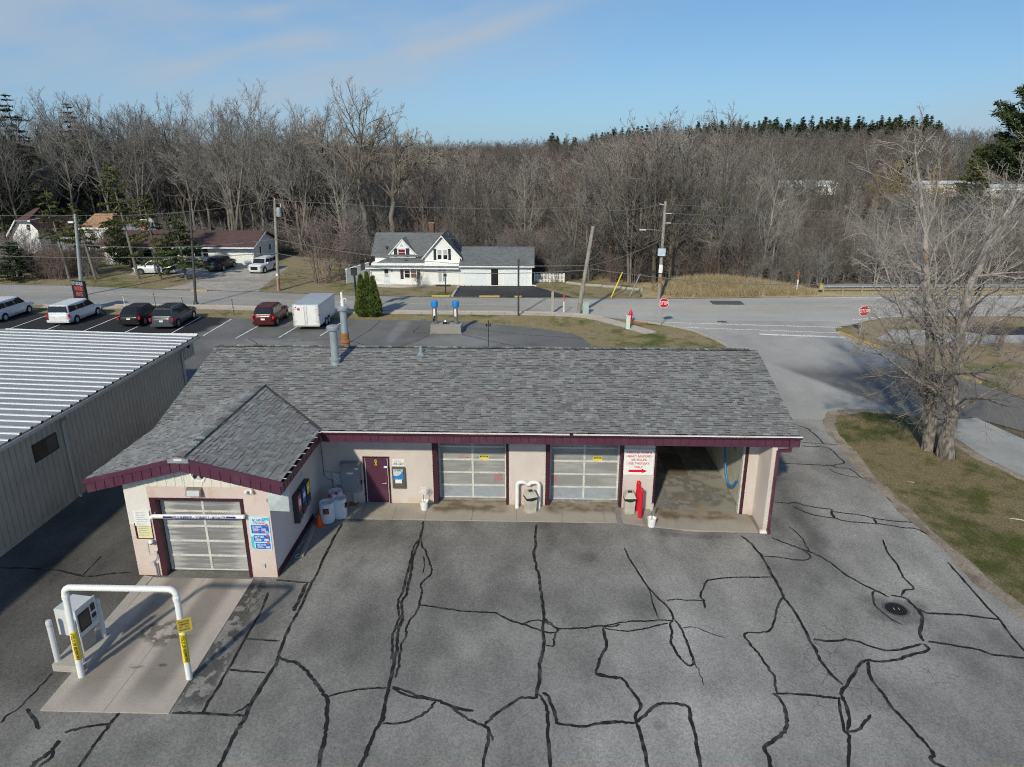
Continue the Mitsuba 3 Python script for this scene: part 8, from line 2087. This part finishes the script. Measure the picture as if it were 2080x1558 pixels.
mat('m_lawn_bark', lawn_bark, 0.95, spec=0.05, bump=(lambda p, n, uv: fbm(p.x * 13, p.y * 13, p.z * 3.0, 3), 0.14, 0.01))
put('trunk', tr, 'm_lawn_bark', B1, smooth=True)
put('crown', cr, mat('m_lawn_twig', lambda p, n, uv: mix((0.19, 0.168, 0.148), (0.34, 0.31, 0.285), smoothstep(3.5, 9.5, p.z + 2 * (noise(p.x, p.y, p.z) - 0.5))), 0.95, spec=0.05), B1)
put('wound', MB().lathe([(0.0, -0.25), (0.09, -0.1), (0.11, 0.05), (0.0, 0.22)], (17.72, 32.78, 9.55), 8), mat('m_wound', (0.42, 0.26, 0.13), 0.9), B1)
B2 = thing('bare_lawn_tree', 'forked bare tree leaning east on the lawn, eastern of the pair', 'tree')
tr, cr = bare_tree(8, [([(20.4, 32.75, -0.5), (20.2, 32.7, 2.2), (19.8, 32.5, 4.6), (19.6, 32.4, 7.2), (19.75, 32.4, 8.6), (20.2, 32.5, 10.4), (21.4, 32.8, 12.8), (22.6, 33.0, 14.6)], 0.33),
                      ([(20.2, 32.7, 1.9), (21.2, 32.4, 3.0), (22.6, 32.0, 4.3), (24.2, 31.6, 6.0)], 0.10),
                      ([(20.1, 32.6, 2.4), (18.8, 31.9, 3.4), (17.2, 31.2, 4.3), (15.3, 30.6, 5.6), (13.9, 30.2, 6.4)], 0.11),
                      ([(19.7, 32.4, 6.2), (20.6, 32.9, 8.2), (20.9, 33.2, 10.6)], 0.08)], NEAR, 0.12, 0.9)
put('trunk', tr, 'm_lawn_bark', B2, smooth=True)
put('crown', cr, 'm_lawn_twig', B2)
BB = thing('branch_pile', 'torn broken branches caught in the fork of the two lawn trees', 'branches')
rb = np.random.default_rng(91)
mb = MB()
for k in range(46):
    a = np.array([19.6, 32.9, 3.3]) + rb.normal(0, 1, 3) * [0.5, 0.3, 0.22]
    d = np.array([-1.5, -0.3, 0.25]) + rb.normal(0, 1, 3) * [0.8, 0.6, 0.5]
    L = 0.9 + 1.9 * rb.random()
    d = d / np.linalg.norm(d) * L
    mb.tube([a, a + d * 0.5 + rb.normal(0, 0.1, 3), a + d + [0, 0, -0.25 * L]], [0.03, 0.018, 0.005], 4, False)
put('branches', mb, 'm_lawn_twig', BB, kind='stuff')
put('split_wood', MB().tube([(19.6, 32.6, 3.2), (19.2, 32.4, 3.5), (18.9, 32.3, 3.6)], [0.05, 0.07, 0.02], 6).tube([(19.9, 32.6, 3.3), (19.7, 32.4, 3.7)], [0.06, 0.02], 6), 'm_wound', BB)

# ---- cottonwood pair behind the road, standing over everything in the middle
SPREAD = [dict(n=24, t0=0.34, ang=46, sd=10, len=0.40, r=0.45, rmin=0.05, m=8, w=0.10, up=0.07, sides=5, limb=True, taper=0.4),
          dict(n=9, t0=0.25, ang=36, sd=11, len=0.5, r=0.55, rmin=0.024, m=6, w=0.12, up=0.06),
          dict(n=7, t0=0.2, ang=34, sd=11, len=0.5, r=0.55, rmin=0.016, m=4, w=0.13, up=0.04),
          dict(n=3, t0=0.2, ang=30, sd=11, len=0.5, r=0.7, rmin=0.012, m=3, w=0.13, up=0.04)]
for seed, st, lab in ((21, [([(-22.0, 94, -0.4), (-22.1, 94, 6), (-22.6, 94, 10.5), (-22.2, 94, 14.4), (-21.4, 94, 17.6)], 0.42), ([(-22.3, 94, 9.5), (-24.5, 93.5, 13.0), (-26.8, 93, 14.6), (-28.2, 93, 16.6)], 0.22), ([(-22.5, 94, 10.2), (-20.6, 94.5, 13.6), (-19.4, 95, 16.4)], 0.18)], 'tall spreading cottonwood rising above the skyline, western of two'),
                      (22, [([(-18.8, 95.5, -0.4), (-18.9, 95.5, 5.5), (-18.4, 95.5, 9.0), (-18.0, 95.5, 11.8), (-17.2, 95.5, 14.4)], 0.40), ([(-18.6, 95.5, 8.0), (-16.4, 95, 11.4), (-14.2, 94.5, 12.6), (-12.4, 94, 13.6)], 0.24)], 'lower spreading cottonwood with a long limb reaching east, eastern of two')):
    K_ = thing('cottonwood', lab, 'tree')
    tr, cr = bare_tree(seed, st, SPREAD)
    put('trunk', tr, 'm_bark', K_, smooth=True)
    put('crown', cr, mat('m_cotton_twig', twig((0.24, 0.20, 0.16), (0.32, 0.275, 0.23)), 0.95, spec=0.05) if seed == 21 else 'm_cotton_twig', K_)

# ---- the woods: individual trees near the road and houses, a mass beyond
WOODS = {'west': ('tall dark bare tree in the woods behind the brown-roofed house', 'bare trees behind the brown-roofed house'),
         'mid': ('bare grey tree in the woods behind the white house', 'bare trees behind the white house'),
         'east': ('tall grey bare tree standing behind the road junction', 'bare trees behind the junction'),
         'far_east': ('low bare tree behind the guard rail', 'bare trees behind the guard rail')}
placed = []


def ok(x, y, dmin):
    for a, b in placed:
        if (a - x) ** 2 + (b - y) ** 2 < dmin * dmin:
            return False
    placed.append((x, y))
    return True


def zone_tree(zone, x, y, H):
    z = float(hill(x, y)) - 0.1
    lab, grp = WOODS[zone]
    r = rt.random()
    if zone in ('west',) or H > 16:
        g, base = TALL[int(rt.random() * 6)], 20.0
        if zone == 'east' and r < 0.5:
            g = TALL[2 if r < 0.25 else 5]
    elif zone == 'far_east' and r < 0.45:
        g, base = PALE[int(rt.random() * 3)], 12.0
        H *= 1.2
    else:
        g, base = MID[int(rt.random() * 7)], 14.0
    instance('bare_tree', g, x, y, z, H / base, rt.random() * 360, lab, 'tree', grp, 1.0, (rt.normal(0, 2.5), rt.normal(0, 2.5)))


count = 0
for zone, n, t0, t1, y0, y1, h0, h1, dm in (('west', 96, -0.86, -0.27, 101, 140, 15.5, 20.0, 3.8), ('mid', 66, -0.27, 0.07, 92, 150, 9.5, 13.2, 3.6), ('east', 62, 0.05, 0.31, 79, 120, 11.5, 17.0, 3.4), ('far_east', 92, 0.30, 0.80, 77.5, 125, 4.8, 7.6, 3.0)):
    k = tries = 0
    while k < n and tries < 6000:
        tries += 1
        y = y0 + (y1 - y0) * rt.random() ** 1.35
        t = t0 + (t1 - t0) * rt.random()
        x = t * y
        if zone == 'west' and y < 112 and x > -47 and x < -34 and y < 104:
            continue
        if -79 < x < -48 and y < 114:
            continue
        if not ok(x, y, dm):
            continue
        H = h0 + (h1 - h0) * rt.random()
        if zone == 'east':
            H *= 1 - 0.25 * abs((t - 0.19) / 0.13) ** 2
        if zone == 'west' and t > -0.34:
            H *= 0.92
        zone_tree(zone, x, y, H)
        k += 1
# slender pale trees right at the road edge
for x, y, H in ((10.4, 78, 14.5), (13.0, 77.5, 15.5), (15.2, 79, 14.0), (20.2, 78.0, 12.5), (22.8, 77.6, 11.0), (24.6, 77.8, 12.2), (26.0, 79, 10.5), (8.8, 80, 13)):
    zone_tree('east', x, y, H)

# the mass of the woods beyond, up the rise: nobody could count it
FK = 0
n_far = 0
yy = 132.0
while yy < 470:
    step = 4.6 + (yy - 130) * 0.016
    xx = -0.86 * yy
    while xx < 0.84 * yy:
        x = xx + rt.normal(0, step * 0.35)
        y = yy + rt.normal(0, step * 0.35)
        t = x / y
        crest = t > -0.01 and y > 418
        clear = (62 < x < 130 and 178 < y < 205)
        low = t < -0.3 and y > 330
        if not crest and not clear and not low:
            H = 9.5 + 4.0 * rt.random()
            if t > 0.2:
                H *= np.interp(y, [330, 425], [1.0, 0.72])
            if 0.3 < t < 0.68 and y < 182:
                H *= 0.62 if t > 0.43 else 0.85
            n_far += 1
            scene[f'woods__{n_far:04d}'] = {'type': 'instance', 'group': {'type': 'ref', 'id': FAR[int(rt.random() * 6)]}, 'to_world': T().translate([x, y, float(hill(x, y)) - 0.2]).rotate([0, 0, 1], rt.random() * 360).scale(float(H) / 14.0)}
        xx += step
    yy += step * 0.95
for k in range(750):
    y = 600 + 200 * rt.random()
    t = -0.75 + 0.85 * rt.random()
    n_far += 1
    scene[f'woods__{n_far:04d}'] = {'type': 'instance', 'group': {'type': 'ref', 'id': FAR[int(rt.random() * 6)]}, 'to_world': T().translate([t * y, y, float(hill(t * y, y)) - 0.3]).rotate([0, 0, 1], rt.random() * 360).scale([1.0, 1.0, 0.7 + 0.35 * rt.random()])}
labels['woods'] = {'kind': 'stuff', 'label': 'leafless brown and grey woods covering the valley and the rise'}
# golden willow clump and red brush
n_g = 0
for x, y, s in ((70, 150, 1.0), (74, 152, 1.1), (79, 149, 0.95), (83, 153, 1.05), (66, 154, 0.8)):
    instance('willow', GOLD, x, y, float(hill(x, y)), s * 1.12, rt.random() * 360, 'golden twigged willow in the clump on the wooded rise', 'tree', 'golden willows on the rise')
# pines along the crest
PIN = []
for k in range(4):
    t, c = conifer(70 + k, 15.0, 0.25, 2.0, 2.9, 18, 7, 0, 0.0, 0.95, 0.05, 1.1, 0.8)
    PIN.append(group_of(f'pine_group_{k}', {'trunk': (t, 'm_bark_dark'), 'needles': (c, 'm_needle_dark' if k % 2 else 'm_needle')}))
for k in range(345):
    y = 424 + 40 * rt.random()
    t = 0.0 + 0.53 * rt.random() ** 0.8
    if rt.random() > np.interp(t, [0.0, 0.08, 0.2, 0.25, 0.46, 0.53], [0.4, 0.7, 0.8, 1.0, 1.0, 0.2]):
        continue
    instance('crest_pine', PIN[k % 4], t * y, y, float(hill(t * y, y)) - 0.3, 1.08 + 0.46 * rt.random() ** 2, rt.random() * 360, 'dark pine in the row crowning the wooded rise', 'pine', 'pines on the crest', 0.77)

# brush along the woods' edge
n_b = 0
for t0, t1, y0, y1, n, pick in ((-0.86, -0.62, 79, 96, 40, (0, 1, 2, 0)), (-0.62, -0.27, 100, 125, 70, (0, 2, 0, 2)), (-0.27, -0.02, 88, 104, 70, (0, 2, 1, 0)), (-0.04, 0.07, 82, 100, 60, (0, 2, 1, 0)), (0.03, 0.32, 78.5, 98, 120, (0, 2, 0, 1)), (0.30, 0.80, 77.5, 100, 190, (0, 2, 0, 2))):
    for k in range(n):
        y = y0 + (y1 - y0) * rt.random() ** 1.6
        x = (t0 + (t1 - t0) * rt.random()) * y
        n_b += 1
        scene[f'undergrowth__{n_b:04d}'] = {'type': 'instance', 'group': {'type': 'ref', 'id': BRUSH[pick[k % 4]]}, 'to_world': T().translate([x, y, float(hill(x, y))]).rotate([0, 0, 1], rt.random() * 360).scale(0.6 + 0.75 * rt.random())}
for (x0, x1, y0, y1, n, g) in ((34, 60, 45.5, 51.5, 46, 1), (34, 60, 46, 52, 26, 0), (-57, -51.5, 78, 82.5, 26, 1)):
    for k in range(n):
        n_b += 1
        x, y = x0 + (x1 - x0) * rt.random(), y0 + (y1 - y0) * rt.random()
        scene[f'undergrowth__{n_b:04d}'] = {'type': 'instance', 'group': {'type': 'ref', 'id': BRUSH[g]}, 'to_world': T().translate([x, y, 0]).rotate([0, 0, 1], rt.random() * 360).scale(0.55 + 0.4 * rt.random())}
labels['undergrowth'] = {'kind': 'stuff', 'label': 'leafless brush and saplings along the edge of the woods'}
for n_, (x, y, s, g, lab) in enumerate(((-23.3, 77.0, 2.3, 1, 'big reddish twiggy bush behind the transformer pole'), (-21.2, 79.5, 1.9, 1, 'reddish twiggy bush between the transformer pole and the white house'), (-12.15, 74.6, 0.62, 0, 'vase shaped grey shrub in front of the white house'))):
    instance('shrub', BRUSH[g], x, y, -0.05, s, 40 * n_, lab, 'shrub', None)
    labels[[k for k in labels if k.startswith('shrub')][-1]].pop('group', None)

# tall dry grass on the bank, and loose tufts on the lawn: many thin blades


def blades(n, area, h, w, seed, zf, lean=0.35):
    rb = np.random.default_rng(seed)
    x0, y0, x1, y1 = area.bounds
    p = np.stack([x0 + (x1 - x0) * rb.random(n * 3), y0 + (y1 - y0) * rb.random(n * 3)], 1)
    p = p[shapely.contains_xy(area, p[:, 0], p[:, 1])][:n]
    k = len(p)
    z = zf(p[:, 0], p[:, 1])
    hh = h * (0.5 + rb.random(k))
    d = rb.normal(0, lean, (k, 2)) * hh[:, None]
    a = rb.random(k) * 6.283
    s = np.stack([np.cos(a), np.sin(a), 0 * a], 1) * w * (0.6 + 0.8 * rb.random(k))[:, None]
    b = np.column_stack([p, z])
    t = np.column_stack([p + d, z + hh])
    return MB().add(np.stack([b - s, b + s, t], 1).reshape(-1, 3), np.arange(3 * k).reshape(-1, 3))


bank = poly((14.0, 71.0), (17, 70.8), (22, 71.3), (28.5, 72.2), (27.5, 74.5), (22, 77), (15, 76.5), (12.5, 73.5))
mound = lambda x, y: 0.95 * np.exp(-(((x - 19.0) / 5.5) ** 2 + ((y - 74.8) / 2.0) ** 2))
mb = MB()
xs, ys = np.meshgrid(np.linspace(11, 29, 37), np.linspace(70.6, 79, 20), indexing='ij')
i, j = np.meshgrid(np.arange(36), np.arange(19), indexing='ij')
struct('grass_bank', MB().add(np.stack([xs, ys, mound(xs, ys) - 0.03], -1).reshape(-1, 3), np.stack([i * 20 + j, (i + 1) * 20 + j, (i + 1) * 20 + j + 1, i * 20 + j + 1], -1).reshape(-1, 4)), 'm_dry', 'low bank covered in straw coloured grass', smooth=True)
scene['m_straw'] = {'type': 'twosided', 'bsdf': {'type': 'principled', 'base_color': mikit.proc(lambda p, n, uv: mix((0.30, 0.235, 0.135), (0.46, 0.38, 0.25), noise(p.x * 3, p.y * 3, 0.0))), 'roughness': 1.0, 'specular': 0.0}}
put('dry_grass', blades(15000, bank.buffer(0.4), 0.6, 0.022, 5, mound), 'm_straw')
labels['dry_grass'] = {'kind': 'stuff', 'label': 'tall dry straw grass on the roadside bank'}
scene['m_blade'] = {'type': 'twosided', 'bsdf': {'type': 'principled', 'base_color': mikit.proc(lambda p, n, uv: mix((0.24, 0.195, 0.11), (0.10, 0.115, 0.035), smoothstep(0.42, 0.62, fbm(p.x * 0.42 + 2.0, p.y * 0.42, 0.0, 4) * 0.6 + fbm(p.x * 1.7 + 2, p.y * 1.7, 3.0, 3) * 0.4))), 'roughness': 1.0, 'specular': 0.0}}
put('lawn_grass', blades(150000, isl.buffer(-0.55), 0.055, 0.008, 6, lambda x, y: zg(x, y) + 0.01, 0.8), 'm_blade')
labels['lawn_grass'] = {'kind': 'stuff', 'label': 'short tufty grass of the lawn beside the lot'}

solo('fallen_stick', MB().tube([(19.6, 26.5, -0.24), (19.9, 26.42, -0.23), (20.2, 26.3, -0.25)], [0.012, 0.02, 0.012], 6), mat('m_bare_wood', (0.62, 0.58, 0.50), 0.9), 'pale barkless stick lying on the lawn', 'stick')
solo('fallen_stick', MB().tube([(17.1, 29.85, -0.26), (17.4, 29.75, -0.25)], [0.006, 0.012], 5), 'm_bare_wood', 'small pale stick on the lawn nearer the lot edge', 'stick')
